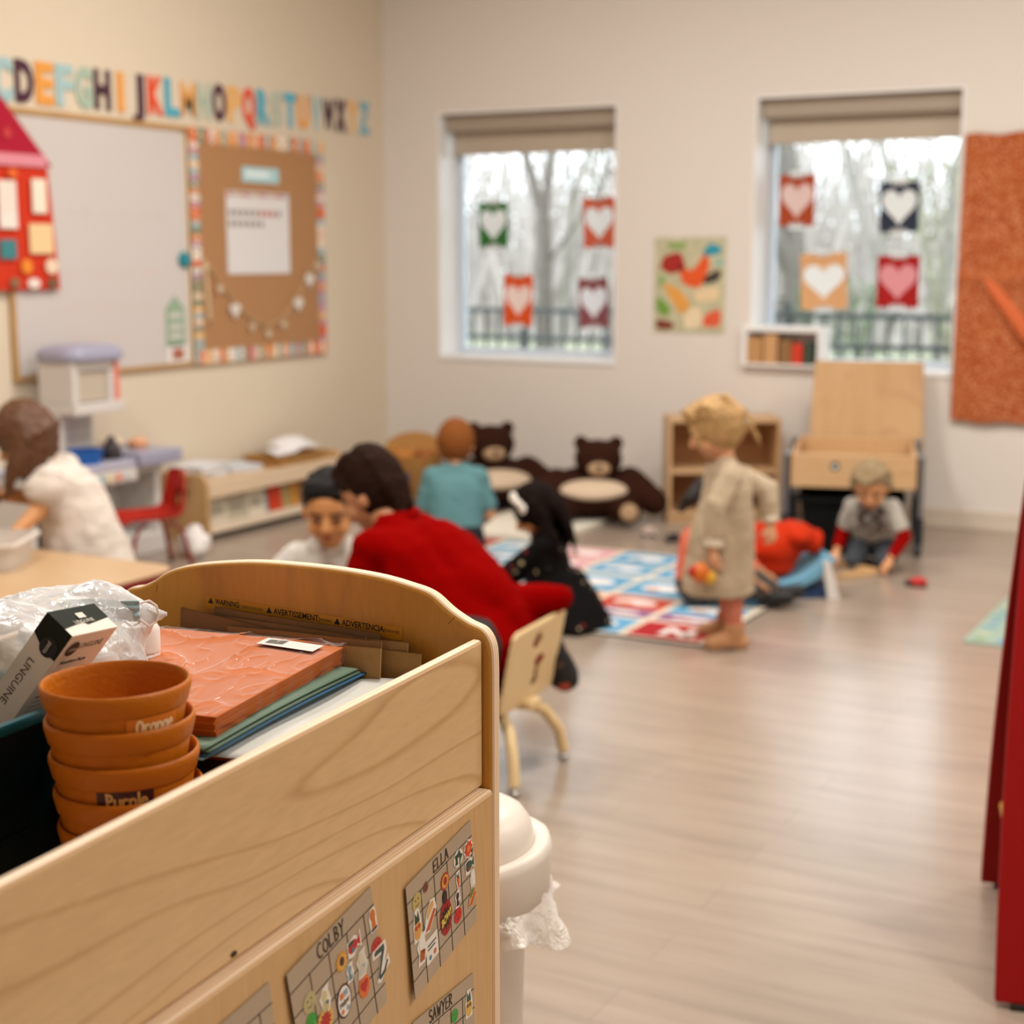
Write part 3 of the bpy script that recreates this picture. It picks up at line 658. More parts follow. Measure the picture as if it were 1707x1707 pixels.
# moulded red chairs
def red_chair(name, lab, loc, rz, c='#ab1c08'):
    t = thing(name, lab, 'chair', loc, rz, 'red moulded chairs')
    m = mat(c, .45, spec=.25)
    def prof(u):  # side path from seat front to back top
        P = [(.15, .235), (.13, .252), (.0, .250), (-.10, .254), (-.135, .285), (-.150, .36), (-.160, .44), (-.168, .475)]
        k = u * (len(P) - 1); i = min(int(k), len(P) - 2); f = k - i
        return P[i][0] * (1 - f) + P[i + 1][0] * f, P[i][1] * (1 - f) + P[i + 1][1] * f
    def wd(u): return .15 if u < .5 else (.15 - .06 * ((u - .5) / .5) ** 1.2 if u < .93 else .095 - (u - .93) * .6)
    b = MB()
    top = []; 
    for off in (0, -1):
        for j in range(29):
            u = j / 28; x, z = prof(u); x2, z2 = prof(min(1, u + .02)); x1, z1 = prof(max(0, u - .02)); L = sqrt((x2 - x1) ** 2 + (z2 - z1) ** 2) or 1
            nx, nz = -(z2 - z1) / L, (x2 - x1) / L
            w_ = wd(u)
            for i in range(9):
                s = -1 + 2 * i / 8; dish = .030 * s * s
                th_ = 0 if off == 0 else .013
                top.append(V((x + nx * (th_ - dish), w_ * s, z + nz * (th_ - dish))))
    N = 29 * 9; fs = []
    skip = {(k, i) for k in (17, 18, 19, 20) for i in (3, 4)} | {(k, i) for k in (24, 25) for i in (3, 4)}
    for k in range(28):
        for i in range(8):
            if (k, i) in skip: continue
            a = k * 9 + i; fs.append((a, a + 1, a + 10, a + 9)); fs.append((N + a, N + a + 9, N + a + 10, N + a + 1))
    for k in range(28): fs.append((k * 9, k * 9 + 9, N + k * 9 + 9, N + k * 9)); fs.append((k * 9 + 8, N + k * 9 + 8, N + k * 9 + 17, k * 9 + 17))
    for i in range(8): fs.append((i, N + i, N + i + 1, i + 1)); a = 28 * 9 + i; fs.append((a, a + 1, N + a + 1, N + a))
    b.add(top, fs); o = b.build('seat_shell', m, t, smooth=60)
    sf = o.modifiers.new('sub', 'SUBSURF'); sf.levels = 1; sf.render_levels = 1
    lm = mat('#7b1c12', .35)
    for sx in (-1, 1):
        for sy in (-1, 1):
            b = MB(); b.tube([(sx * .05, sy * .10, .235), (sx * .09, sy * .115, .225), (sx * .12, sy * .125, .18), (sx * .155, sy * .14, .012)], .010, 10); q = b.build('leg', lm, t)
            b = MB(); b.cone((sx * .155, sy * .14, .016), (sx * .157, sy * .141, .0), .014, n=10, round0=False, round1=False); b.build('foot_cap', mat('#2a2522', .5), q)
    return t
red_chair('child_chair', 'red moulded child chair standing empty beside the toy kitchen', (-4.97, 5.56, 0), radians(242))
red_chair('child_chair', 'red moulded child chair pushed in at the near end of the left table', (-3.30, 3.30, 0), radians(176), '#9c140a')

# beige toddler chair under the teacher
t = thing('toddler_chair', 'beige toddler chair with arched legs under the woman in red', 'chair', (-2.17, 3.755, 0), radians(184))
bg = mat('#dcbf8e', .4)
b = MB(); b.prism(rrect(.17, .17, .05), XYT, .235, .262); b.build('seat', bg, t, smooth=40, bevel=.006)
b = MB()  # backrest plate with pierced slots, slightly raked
out = rrect(.185, .125, .035, 5)
def plate(x, y, tt): return V((-.175 - .05 * ((y + .125) / .25) - tt, x, .345 + y))
def ring_with_holes():
    nx, ny = 36, 24; hole = [(.0, .060, .032, .024), (-.03, -.005, .022, .016), (-.03, -.065, .022, .020), (-.03, -.035, .014, .035)]
    def inside(x, y):
        if abs(x) > .185 or abs(y) > .125: return False
        cx_, cy_ = max(abs(x) - .15, 0), max(abs(y) - .09, 0)
        if cx_ and cy_ and cx_ * cx_ + cy_ * cy_ > .035 ** 2: return False
        return not any(((x - a) / c) ** 2 + ((y - bb) / d) ** 2 < 1 for a, bb, c, d in hole)
    step = .0075; cells = {}
    n1, n2 = int(.37 / step) + 1, int(.25 / step) + 1
    for i in range(n1):
        for j in range(n2):
            x, y = -.185 + (i + .5) * step, -.125 + (j + .5) * step
            if inside(x, y): cells[(i, j)] = 1
    idx = {}; vs = []; fs = []
    def vid(i, j, s):
        if (i, j, s) not in idx: idx[(i, j, s)] = len(vs); vs.append(plate(-.185 + i * step, -.125 + j * step, s * .015))
        return idx[(i, j, s)]
    for (i, j) in cells:
        for s in (0, 1):
            q = [vid(i, j, s), vid(i + 1, j, s), vid(i + 1, j + 1, s), vid(i, j + 1, s)]; fs.append(q if s else q[::-1])
        for di, dj, e in ((-1, 0, ((0, 0), (0, 1))), (1, 0, ((1, 1), (1, 0))), (0, -1, ((1, 0), (0, 0))), (0, 1, ((0, 1), (1, 1)))):
            if (i + di, j + dj) not in cells:
                (a, c), (d, f) = e; fs.append([vid(i + a, j + c, 0), vid(i + d, j + f, 0), vid(i + d, j + f, 1), vid(i + a, j + c, 1)])
    b.add(vs, fs)
ring_with_holes(); bake(b, .006, 'backrest', bg, t, sm=4)
b = MB(); b.bx(-.22, .10, -.035, .035, .205, .234); b.build('spine', bg, t, smooth=0, bevel=.008)
for sx, sy in ((-1, -1), (-1, 1), (1, -1), (1, 1)):
    b = MB(); x = sx * .03 - .06; b.tube([(x, sy * .02, .205), (x + sx * .05, sy * .07, .20), (x + sx * .10, sy * .125, .165), (x + sx * .13, sy * .165, .10), (x + sx * .14, sy * .18, .03)], .017, 12); q = b.build('leg', bg, t)
    b = MB(); b.cone((x + sx * .14, sy * .18, .04), (x + sx * .14, sy * .18, .012), .012, n=10, round0=False, round1=False); b.ell((x + sx * .14, sy * .18, .012), (.018, .018, .012)); b.build('glide', mat('#b9b6b2', .3, metal=.9), q)

# toy kitchen against the left wall
t = thing('play_kitchen', 'white toy kitchen with lavender hood and counter against the left wall', 'toy kitchen', (XL + .016, 5.08, 0))
b = MB(); b.bx(0, .30, 0, .90, .0, .10); b.bx(0, .28, 0, .04, .1, .44); b.bx(0, .28, .86, .90, .1, .44); b.bx(0, .28, .46, .50, .1, .44); b.bx(0, .02, .04, .86, .1, .44); b.bx(0, .30, 0, .90, .42, .46); b.build('base_cabinet', white_pl, t, smooth=0, bevel=.006)
b = MB(); b.bx(.281, .30, .06, .45, .13, .41); q = b.build('oven_door', white_pl, t, smooth=0, bevel=.008)
b = MB(); b.bx(.3005, .304, .12, .39, .2, .34); b.build('oven_window', mat('#cfc2b0', .3), q, smooth=0)
b = MB(); b.tube([(.302, .12, .37), (.325, .13, .37), (.325, .38, .37), (.302, .39, .37)], .009, 8); b.build('handle', lav, q)
b = MB(); b.bx(.0, .34, .0, .66, .462, .50); b.build('counter', mat('#b4b3c4', .35), t, smooth=0, bevel=.008)
b = MB(); b.bx(.30, .345, .02, .66, .395, .46); q = b.build('burner_panel', white_pl, t, smooth=0, bevel=.006)
for y, c in ((.40, '#7fb3b5'), (.46, '#e0d7a0'), (.52, '#e48a64'), (.34, '#d8c7bd'), (.58, '#c9d2d4')):
    b = MB(); b.cone((.346, y, .428), (.353, y, .428), .018, n=12, round0=False, round1=False); b.build('knob', mat(c, .5), q)
b = MB(); b.bx(.0, .36, .67, .985, .455, .525); b.build('side_counter', lav, t, smooth=0, bevel=.012)
b = MB(); b.bx(.08, .12, .27, .60, .50, .745); b.bx(.12, .22, .27, .31, .50, .745); b.build('backsplash', white_pl, t, smooth=0, bevel=.005)
b = MB(); b.bx(.10, .32, .27, .31, .80, 1.0); b.bx(.10, .32, .51, .58, .80, 1.0); b.bx(.10, .32, .31, .51, .95, 1.0); b.bx(.08, .335, .265, .60, .745, .80); b.bx(.10, .14, .31, .51, .8, .95); b.build('upper_tower', white_pl, t, smooth=0, bevel=.006)
b = MB(); b.bx(.30, .312, .315, .505, .805, .945); b.build('microwave_window', mat('#bdb09e', .35), t, smooth=0, bevel=.003)
b = MB(); b.bx(.3205, .327, .545, .578, .80, .99); b.build('pink_trim', mat('#e08070', .5), t, smooth=0, bevel=.003)
b = MB(); b.loft([[V((.215 + x * s, .435 + y * s, z)) for x, y in rrect(.145, .195, .09)] for s, z in ((.97, 1.0), (1.0, 1.015), (.98, 1.04), (.86, 1.062), (.6, 1.074), (.2, 1.078))]); b.build('hood', lav, t, smooth=50)
zc = .5005
def kit(name, lab, cat, b, m, x, y, z=zc): return tag(b.build(name, m, loc=(XL + .016 + x, 5.08 + y, z)), lab, cat)
b = MB(); b.lathe([(.001, 0), (.075, 0), (.09, .07), (.085, .07), (.072, .006), (.001, .006)], 20); kit('toy_bowl', 'bright blue toy bowl on the toy kitchen counter', 'toy bowl', b, mat('#1d5fae', .4), .245, .405)
b = MB(); b.lathe([(.001, 0), (.07, 0), (.075, .045), (.07, .045), (.066, .005), (.001, .005)], 20); b.cone((.07, 0, .035), (.17, .05, .04), .008); kit('toy_pan', 'black toy saucepan beside the blue bowl', 'toy pan', b, mat('#231f20', .4), .15, .52)
b = MB(); b.lathe([(.001, 0), (.05, 0), (.04, .06), (.015, .11), (.001, .115)], 16); kit('toy_pot', 'dark grey cone-shaped toy lid at the end of the counter', 'toy lid', b, mat('#3b2f31', .5), .23, .605)
b = MB(); b.lathe([(.001, 0), (.045, 0), (.055, .03), (.03, .05), (.001, .055)], 16); kit('toy_food', 'pale orange toy bun on the lavender side counter', 'toy food', b, mat('#e0a27c', .6), .18, .85, .5255)
b = MB(); b.ell((0, 0, .03), (.05, .07, .03)); kit('toy_bread', 'cream toy loaf at the back of the lavender side counter', 'toy food', b, mat('#e2cdb4', .6), .09, .76, .5255)

# white crumpled bags beside the kitchen
for x, y, s, lab in ((-4.985, 5.90, .085, 'white crumpled plastic bag on the floor behind the red chair'), (-5.08, 6.06, .05, 'small white bundle standing in front of the book bench')):
    b = MB(); rnd = random.Random(int(s * 100))
    b.ell((0, 0, s * .8), (s, s * .9, s * .8)); b.ell((0.0, .0, s * 1.55), (s * .5, s * .45, s * .35)); b.ell((s * .3, -s * .3, s * .5), (s * .7, s * .7, s * .5))
    q = bake(b, .012, 'plastic_bag', mat('#e9e4e0', .45, bump=.5, bscale=30), sm=2, rel=(0, 0, 0), disp=lambda c: .012 * noise.noise(c * 22)); q.location = (x, y, .004); tag(q, lab, 'bag')

# book bench along the left wall
t = thing('book_bench', 'low birch book bench with open compartments along the left wall', 'bookcase', (XL + .03, 6.25, 0))
BL, BD, BH = 1.25, .34, .31
for y in (0, BL - .025):
    b = MB(); b.prism([(0, .0), (BD, .0), (BD, BH + .0), (BD - .03, BH + .045), (.03, BH + .045), (0, BH)], lambda x, z, tt: V((x, y + tt, z)), 0, .025); q = b.build('end_panel', birch_y, t, smooth=0, bevel=.006)
    b = MB(); b.prism([(cos(u) * .045 + .17, sin(u) * .018 + .255) for u in [2 * pi * j / 16 for j in range(16)]], lambda x, z, tt: V((x, y + tt, z)), -.0006 if y == 0 else .0245, .0005 if y == 0 else .0256); b.build('hand_hole', mat('#3f2f1e', .8), q, smooth=0)
b = MB(); b.bx(0, BD - .02, .0251, BL - .0251, .04, .06); b.bx(0, .015, .0251, BL - .0251, .061, BH); b.build('shelf_board', birch_y, t, smooth=0)
b = MB(); b.bx(0, BD - .035, .0251, BL - .0251, BH - .02, BH); b.build('top_board', birch_y, t, smooth=0)
b = MB(); b.bx(BD - .018, BD, .0251, BL - .0251, BH - .085, BH + .005); b.build('upper_rail', mat('#d8c1a4', .45), t, smooth=0, bevel=.004)
b = MB(); b.bx(BD - .018, BD, .0251, BL - .0251, .035, .08); b.build('lower_rail', mat('#dfcdb6', .45), t, smooth=0, bevel=.004)
b = MB(); b.bx(.02, BD - .05, .03, BL - .03, 0.0005, .034); b.build('toe_shadow', mat('#2a2018', .9), t, smooth=0)  # dark recessed block painted as the shadow under the bench
cols = [('#cfc3ae', 'cream picture book'), ('#b9b098', 'grey-green picture book'), ('#d8ccb8', 'pale picture book'), ('#7fa0a0', 'thin teal picture book'), ('#c43a1c', 'bright red picture book'), ('#a89060', 'tan picture book'), ('#c98a2c', 'mustard picture book'), ('#8a6a48', 'brown picture book'), ('#d4641e', 'orange picture book'), ('#b52c1a', 'deep red picture book'), ('#c9b79a', 'beige picture book')]
yy = .06
for i, (c, nm) in enumerate(cols):
    wd = [.16, .17, .15, .025, .12, .09, .05, .06, .10, .09, .12][i]
    b = MB(); b.bx(0, .015, 0, wd, 0, .165, 0); b.bx(.0152, .0158, wd * .15, wd * .85, .05, .11, 1)
    R = Matrix.Rotation(radians(-9), 3, 'Y')
    for p in b.v: p.xyz = R @ p
    q = b.build('picture_book', [mat(c, .5), mat('#a39a88' if i < 3 else c, .5, var=.3, vscale=90)], smooth=0, loc=(XL + .03 + BD - .055 - .004 * (i % 2), 6.25 + yy, .0625)); tag(q, '%s in the book bench, number %s from its left end' % (nm, ['one', 'two', 'three', 'four', 'five', 'six', 'seven', 'eight', 'nine', 'ten', 'eleven'][i]), 'book', 'picture books in the bench')
    yy += wd + .006
zt = BH + .0005
def pile(x, y, w_, d_, n, cs, rz, lab):
    for i in range(n):
        b = MB(); b.bx(-w_ / 2, w_ / 2, -d_ / 2, d_ / 2, 0, .018); q = b.build('magazine', mat(cs[i % len(cs)], .55), smooth=0, bevel=.003, loc=(XL + .03 + x, 6.25 + y, zt + .0185 * i), rz=rz + random.uniform(-.15, .15)); tag(q, lab % ['bottom', 'second', 'third', 'fourth', 'top'][i if i < n - 1 else 4], 'book', 'books stacked on the bench')
pile(.14, .18, .21, .26, 4, ['#ddd5d2', '#cfd3d4', '#e4dcdb', '#d6d6d8'], .1, '%s pale book in the tallest pile on the bench')
pile(.16, .47, .20, .22, 2, ['#d9d5d6', '#c9ced4'], -.2, '%s pale blue-grey book in the low pile on the bench')
t = thing('paper_basket', 'shallow tan basket of white papers on the far end of the bench', 'basket', (XL + .03 + .16, 6.25 + .92, zt))
b = MB(); b.loft([[V((x, y, z)) for x, y in rrect(*q, .02)] for q, z in (((.12, .2), 0), ((.14, .23), .055), ((.135, .225), .055), ((.115, .195), .006))]); b.build('tray', mat('#b98f55', .7, var=.2, vscale=60, bump=.4, bscale=120), t, smooth=30)
for i in range(3):
    b = MB(); b.grid(lambda u, v: V((-.09 + .18 * u, -.15 + .12 * i + .2 * v, .045 + .02 * i + .025 * sin(u * 3 + i) + .03 * v * (i % 2))), 8, 8); q = b.build('paper_sheet', mat('#e9e5e6', .7), smooth=60, loc=(XL + .03 + .16, 6.25 + .88, zt + .012 + .004 * i), fixn=False); s_ = q.modifiers.new('s', 'SOLIDIFY'); s_.thickness = .0015
    tag(q, 'white paper sheet %s in the tan basket on the bench' % ['on the left', 'in the middle', 'on the right'][i], 'paper', 'papers in the bench basket')
b = MB(); b.cone((0, 0, 0), (0, 0, .035), .03, n=14, round0=False, round1=False); tag(b.build('toy_tin', mat('#9c5a24', .5), loc=(XL + .07, 6.25 + .03 + .07, zt)), 'small brown round tin at the left end of the bench top', 'tin')

# wicker basket and toys in the corner
t = thing('wicker_basket', 'woven tan wicker basket with an arched back in the corner behind the boy', 'basket', (-4.95, 7.92, 0), radians(28))
wick = mat('#a8763c', .8, bump=.8, bscale=90, var=.3, vscale=70)
b = MB(); b.lathe([(.14, 0.001), (.17, .20), (.185, .30), (.175, .30), (.16, .2), (.13, .012), (.001, .012)], 28); b.build('bowl', wick, t)
b = MB(); b.prism([(-.18, .27)] + [(.18 * cos(pi - pi * i / 14), .33 + .085 * sin(pi * i / 14)) for i in range(15)] + [(.18, .27)], lambda x, z, tt: V((x, sqrt(max(0, .186 ** 2 - x * x)) * .8 + tt, z)), -.012, .012); b.build('back_arch', wick, t, smooth=40)
for i, (x, y, r, c, lab) in enumerate([(-.05, -.05, .075, '#b9793a', 'tan plush toy on the left in the wicker basket'), (.08, -.03, .07, '#96552a', 'brown plush toy on the right in the wicker basket')]):
    R = Matrix.Rotation(radians(28), 3, 'Z'); p = V((-4.95, 7.92, .25)) + R @ V((x, y, 0))
    b = MB(); b.ell((0, 0, 0), r); b.ell((r * .7, 0, r * .8), r * .35); b.ell((-r * .7, 0, r * .8), r * .35); b.ell((0, -r * .9, -.01), r * .4); q = bake(b, .01, 'plush_toy', mat(c, .95), rel=(0, 0, 0)); q.location = p; tag(q, lab, 'plush toy')
for i, (x, y, wd, h, c, lab) in enumerate([(-5.16, 7.62, .10, .30, '#d7cfca', 'white toy box left of the wicker basket'), (-5.02, 7.60, .10, .28, '#c84a38', 'red and white toy box in the corner'), (-4.90, 7.56, .09, .24, '#d9d2cf', 'pale toy box in front of the wicker basket'), (-4.80, 7.58, .05, .22, '#1c2c5e', 'navy toy box nearest the boy in teal')]):
    b = MB(); b.bx(-wd / 2, wd / 2, -.08, .08, 0, h, 0); b.bx(-wd / 2 - .001, wd / 2 + .001, -.081, .081, h * .6, h * .72, 1); q = b.build('toy_box', [mat(c, .6), mat('#e4b0a0' if i < 3 else '#2c3f78', .6)], smooth=0, bevel=.004, loc=(x, y, 0.0005), rz=radians(28)); tag(q, lab, 'box', 'toy boxes in the corner')

# teddy bear beanbags
def bear(lab, x, y, rz, s, head, arms):
    t = thing('bear_beanbag', lab, 'beanbag', (x, y, 0), rz, 'brown bear beanbags')
    fur = mat('#331a10', .95, bump=.9, bscale=70, spec=.1); pad = mat('#b39473', .9, bump=.5, bscale=80)
    b = MB()   # front of the bear is -y
    b.ell((0, 0, .13 * s), (.33 * s, .27 * s, .13 * s)); b.ell((0, .06 * s, .19 * s), (.27 * s, .2 * s, .10 * s))
    b.cone((-.22 * s, .0, .20 * s), (-.36 * s, -.10 * s, .09 * s), .09 * s, .08 * s); b.cone((.22 * s, .0, .20 * s), (.36 * s, -.10 * s, .10 * s), .10 * s, .085 * s)
    b.cone((-.14 * s, -.15 * s, .08 * s), (-.22 * s, -.31 * s, .075 * s), .08 * s); b.cone((.14 * s, -.15 * s, .08 * s), (.2 * s, -.31 * s, .075 * s), .08 * s)
    bake(b, .014, 'body', fur, t, disp=lambda c: .006 * noise.noise(c * 40))
    b = MB(); hx, hy, hz = head; b.ell((hx, hy, hz), (.145 * s, .125 * s, .118 * s)); b.ell((hx - .105 * s, hy + .02, hz + .095 * s), (.045 * s, .03 * s, .045 * s)); b.ell((hx + .105 * s, hy + .02, hz + .095 * s), (.045 * s, .03 * s, .045 * s))
    q = bake(b, .012, 'head', fur, t, disp=lambda c: .005 * noise.noise(c * 40))
    b = MB(); b.ell((hx, hy - .105 * s, hz - .045 * s), (.068 * s, .055 * s, .045 * s)); b.build('muzzle', pad, q)
    b = MB(); b.ell((hx, hy - .155 * s, hz - .03 * s), (.02 * s, .014 * s, .014 * s)); b.build('nose', mat('#140b08', .4), q)
    for sx in (-1, 1): b = MB(); b.ell((hx + sx * .05 * s, hy - .112 * s, hz + .02 * s), .011 * s); b.build('eye', mat('#0c0807', .2), q)
    b = MB(); b.ell((0, -.20 * s, .185 * s), (.20 * s, .10 * s, .045 * s), Matrix.Rotation(radians(22), 3, 'X')); b.build('belly_patch', mat('#cbb59c', .9, bump=.5, bscale=80), t)
    for px_ in (-.22, .2): b = MB(); b.ell((px_ * s, -.385 * s, .08 * s), (.052 * s, .014 * s, .052 * s)); b.build('paw_pad', pad, t)
    return t
bear('dark brown bear beanbag sitting against the wall left of the wooden shelf', -3.70, 7.84, radians(27), .95, (.03, -.04, .33), 0).location.z = .0262
bear('dark brown bear beanbag slumped behind the boy in teal', -4.46, 8.02, radians(40), 1.0, (.0, .02, .37), 0)

# wooden two-tier shelf, standing at an angle
t = thing('wooden_shelf', 'small two-tier maple shelf standing at an angle against the back wall', 'shelf', (-3.28, 7.94, 0), radians(28))
Wd, Dp, Ht = .63, .34, .59
b = MB()
for x in (0, Wd - .02):
    b = MB(); b.bx(x, x + .02, 0, Dp, 0, Ht); b.build('side_panel', maple, t, smooth=0, bevel=.003)
b = MB(); b.bx(.0205, Wd - .0205, 0, Dp, Ht - .021, Ht - .001); b.build('top_panel', maple_x, t, smooth=0, bevel=.003)
b = MB(); b.bx(.0205, Wd - .0205, .004, Dp - .012, .28, .30); b.build('shelf_board', maple_x, t, smooth=0, bevel=.002)
b = MB(); b.bx(.0205, Wd - .0205, .002, Dp - .012, .04, .06); b.bx(.0205, Wd - .0205, .012, .03, .001, .039); b.build('bottom_board', maple_x, t, smooth=0, bevel=.002)
b = MB(); b.bx(.0205, Wd - .0205, Dp - .011, Dp, .001, Ht - .022); b.build('back_panel', amber, t, smooth=0)

# sensory table with its lid propped open
t = thing('sensory_table', 'maple sensory table on metal legs with its lid propped open against the window wall', 'table', (-2.385, 7.385, 0), radians(15))
TW, TD = .61, .80
b = MB(); b.bx(0, TW, 0, .02, .345, .515); b.bx(0, .02, .02, TD, .345, .515); b.bx(TW - .02, TW, .02, TD, .345, .515); b.bx(.02, TW - .02, TD - .02, TD, .345, .515); b.bx(.02, TW - .02, .02, TD - .02, .345, .36); b.build('tray_box', maple_x, t, smooth=0, bevel=.004)
b = MB(); b.prism([(-.0, 0.02), (.03, 0), (.10, .025), (.24, .025), (.32, .04), (.40, .025), (.54, .025), (.585, 0), (.61, .02), (.60, .50), (.015, .50)], lambda x, z, tt: V((x + .05, TD + .005 + z * .26 + tt, .44 + z * .955)), 0, .018); b.build('lid', wood_mat('lid_wood', '#cba271', '#c0945e', '#b28350', 'Z', rough=.45), t, smooth=0, bevel=.004)
b = MB(); b.prism([(cos(u) * .022, sin(u) * .022) for u in [2 * pi * j / 16 for j in range(16)]], lambda x, z, tt: V((.215 + x, tt, .455 + z)), -.003, -.0002, 0); b.prism([(cos(u) * .012, sin(u) * .009) for u in [2 * pi * j / 16 for j in range(16)]], lambda x, z, tt: V((.215 + x, tt, .452 + z)), -.0045, -.0032, 1); b.build('round_badge', [mat('#2d4a52', .5), mat('#c9d6cf', .5)], t, smooth=0)
mt = mat('#8d8f95', .3, metal=.9)
for x, y in ((-.022, .06), (TW + .022, .06), (-.022, TD - .05), (TW + .022, TD - .05)):
    b = MB(); b.cone((x, y, .50), (x, y, .10), .018, n=12, round0=False, round1=False); b.ell((x, y, .50), .02); q = b.build('leg', mt, t)
    b = MB(); b.cone((x, y, .20), (x, y, .075), .024, n=12, round0=False, round1=False); b.cone((x - .014, y, .036), (x + .014, y, .036), .035, n=18, round0=False, round1=False); b.bx(x - .02, x + .02, y - .012, y + .012, .04, .08); b.build('caster', mat('#22242a', .5), q, smooth=40)
t = thing('black_tub', 'black plastic tub under the sensory table, enlarged to fill the shade there', 'tub', (-2.16, 7.70, 0.0005), radians(15))
b = MB(); b.loft([[V((x, y, z)) for x, y in rrect(*q, .03)] for q, z in (((.22, .22), 0), ((.25, .25), .29), ((.245, .245), .29), ((.215, .215), .006))]); b.build('bin', mat('#0b0d0e', .8, spec=.15), t, smooth=30)  # oversized so its black also paints the shade under the table
b = MB(); b.loft([[V((x, y, z)) for x, y in rrect(*q, .035)] for q, z in (((.251, .251), .275), ((.265, .265), .275), ((.265, .265), .295), ((.251, .251), .295))], False); b.build('rim', mat('#0f1112', .8, spec=.15), t, smooth=30)

# rugs and mats
def tile(b, x0, x1, y0, y1, z, k): b.add([(x0, y0, z), (x1, y0, z), (x1, y1, z), (x0, y1, z)], [(0, 1, 2, 3)], k)
RC = ['#5f9cc0', '#b83c26', '#d9cbb6', '#a81c22', '#cf7a3a', '#d29aa0', '#84507f', '#e4ddd8', '#4f86a8', '#7d946c', '#2c5c84', '#8db4c8']
t = thing('road_rug', 'bright classroom rug with coloured picture tiles and cream roads', 'rug', (-4.15, 5.40, 0.0005))
RW, RL = 2.08, 1.62
b = MB(); b.bx(0, RW, 0, RL, 0, .009); b.build('backing', mat('#2e3a44', .95), t, smooth=0)
b = MB(); rnd = random.Random(3)
rows = [(.02, .27, [9, 8, 3, 3, 0, 3]), (.31, .43, [6, 0, 10, 6, 6, 6]), (.44, .66, [4, 0, 4, 4, 1, 0]), (.70, 1.02, [0, 8, 0, 0, 0, 8]), (1.08, 1.30, [5, 0, 5, 0, 0, 6]), (1.33, 1.60, [3, 11, 5, 0, 6, 0])]
tile(b, .0, RW, 0, RL, .0095, 2)
nx = 6
for (y0, y1, ks) in rows:
    for i, k in enumerate(ks):
        x0 = .02 + i * (RW - .02) / nx; x1 = x0 + (RW - .02) / nx - .035
        tile(b, x0, x1, y0, y1, .0100, k)
        mx_, my_ = (x0 + x1) / 2, (y0 + y1) / 2
        c2 = 7 if k != 7 else 0
        sx, sy = (x1 - x0) * .34, (y1 - y0) * .26
        if y0 < .1 and k == 3: put_text(b, 'N', .17, lambda x, y, z, a=mx_ - .04, c=y0 + .06: V((a + x, c + y, .0105)), bold=.01, k=7); put_text(b, 'u', .10, lambda x, y, z, a=mx_ + .07, c=y0 + .05: V((a + x, c + y, .0105)), bold=.006, k=2)
        else:
            b.add([(mx_ + cos(u) * sx, my_ + sin(u) * sy * (1 if sin(u) > 0 else .7), .0105) for u in [2 * pi * j / 10 for j in range(10)]], [tuple(range(10))], c2)
            b.add([(mx_ - sx * .3 + cos(u) * sx * .35, my_ - sy * .5 + sin(u) * sy * .3, .0109) for u in [2 * pi * j / 8 for j in range(8)]], [tuple(range(8))], rnd.choice((1, 4, 10, 8)))
b.build('pile_face', [mat(c, .95, bump=.3, bscale=300) for c in RC], t, smooth=0, fixn=False)
b = MB(); b.bx(0, .62, 0, .82, 0, .025, 0); b.bx(0, .62, .83, 1.0, 0, .025, 1); b.bx(0, .62, 1.01, 1.12, 0, .025, 2); tag(b.build('folding_mat', [mat('#e0d8c8', .7), mat('#8db0d0', .7), mat('#bf3a44', .7)], smooth=0, bevel=.005, loc=(-4.17, 7.05, 0.0005), rz=radians(2)), 'cream, blue and red folding mat on the floor before the bear beanbags', 'mat')
t = thing('play_mat', 'pale green patterned play mat at the right behind the red panels', 'mat', (-1.21, 5.95, 0.0005))
b = MB(); b.bx(0, 1.3, 0, .86, 0, .008, 0)
rnd = random.Random(9)
for i in range(13):
    for j in range(8):
        x, y = .05 + i * .1, .06 + j * .105; r_ = rnd.uniform(.02, .04); b.add([(x + cos(u) * r_, y + sin(u) * r_, .0085) for u in [2 * pi * q / 8 for q in range(8)]], [tuple(range(8))], 1 + rnd.randrange(4))
b.build('printed_mat', [mat(c, .9) for c in ('#93a596', '#7398a0', '#b3b394', '#80966f', '#6a92ae')], t, smooth=0)

# rocking toy with its red cushion
t = thing('rocking_toy', 'light blue curved rocking toy with navy base behind the standing girl', 'rocking toy', (-2.20, 6.46, 0.0005), radians(34))
def rock(mb, r0, r1, cz, a0, a1, hw, n=22, k=None):
    P = [(r1 * sin(radians(a0 + (a1 - a0) * i / n)), cz - r1 * cos(radians(a0 + (a1 - a0) * i / n))) for i in range(n + 1)] + [(r0 * sin(radians(a1 - (a1 - a0) * i / n)), cz - r0 * cos(radians(a1 - (a1 - a0) * i / n))) for i in range(n + 1)]
    mb.prism(P, lambda x, z, tt: V((x, tt, z)), -hw, hw, k)
b = MB(); rock(b, .30, .35, .375, -55, 55, .16); b.build('rocker_shell', mat('#6fa6c2', .5), t, smooth=40, bevel=.006)
b = MB(); b.prism([(-.24, 0), (.24, 0), (.27, .055), (.18, .012 + .02), (0, .022), (-.18, .032), (-.27, .055)], lambda x, z, tt: V((x, tt, z)), -.15, .15); b.build('base', mat('#16365c', .5), t, smooth=0)
b = MB(); b.prism([(.245, 0), (.30, 0), (.25, .17), (.22, .17)], lambda x, z, tt: V((x, tt, z)), -.17, -.161); b.build('side_strut', mat('#d9d4cf', .5), t, smooth=0)
b = MB(); b.ell((.02, 0, .19), (.15, .14, .12)); b.ell((.13, -.02, .25), (.09, .13, .06)); b.ell((-.12, 0, .20), (.10, .13, .10)); b.cone((.14, -.05, .24), (.235, -.05, .22), .055, .06, round1=False); b.ell((0, -.05, .12), (.13, .08, .06))
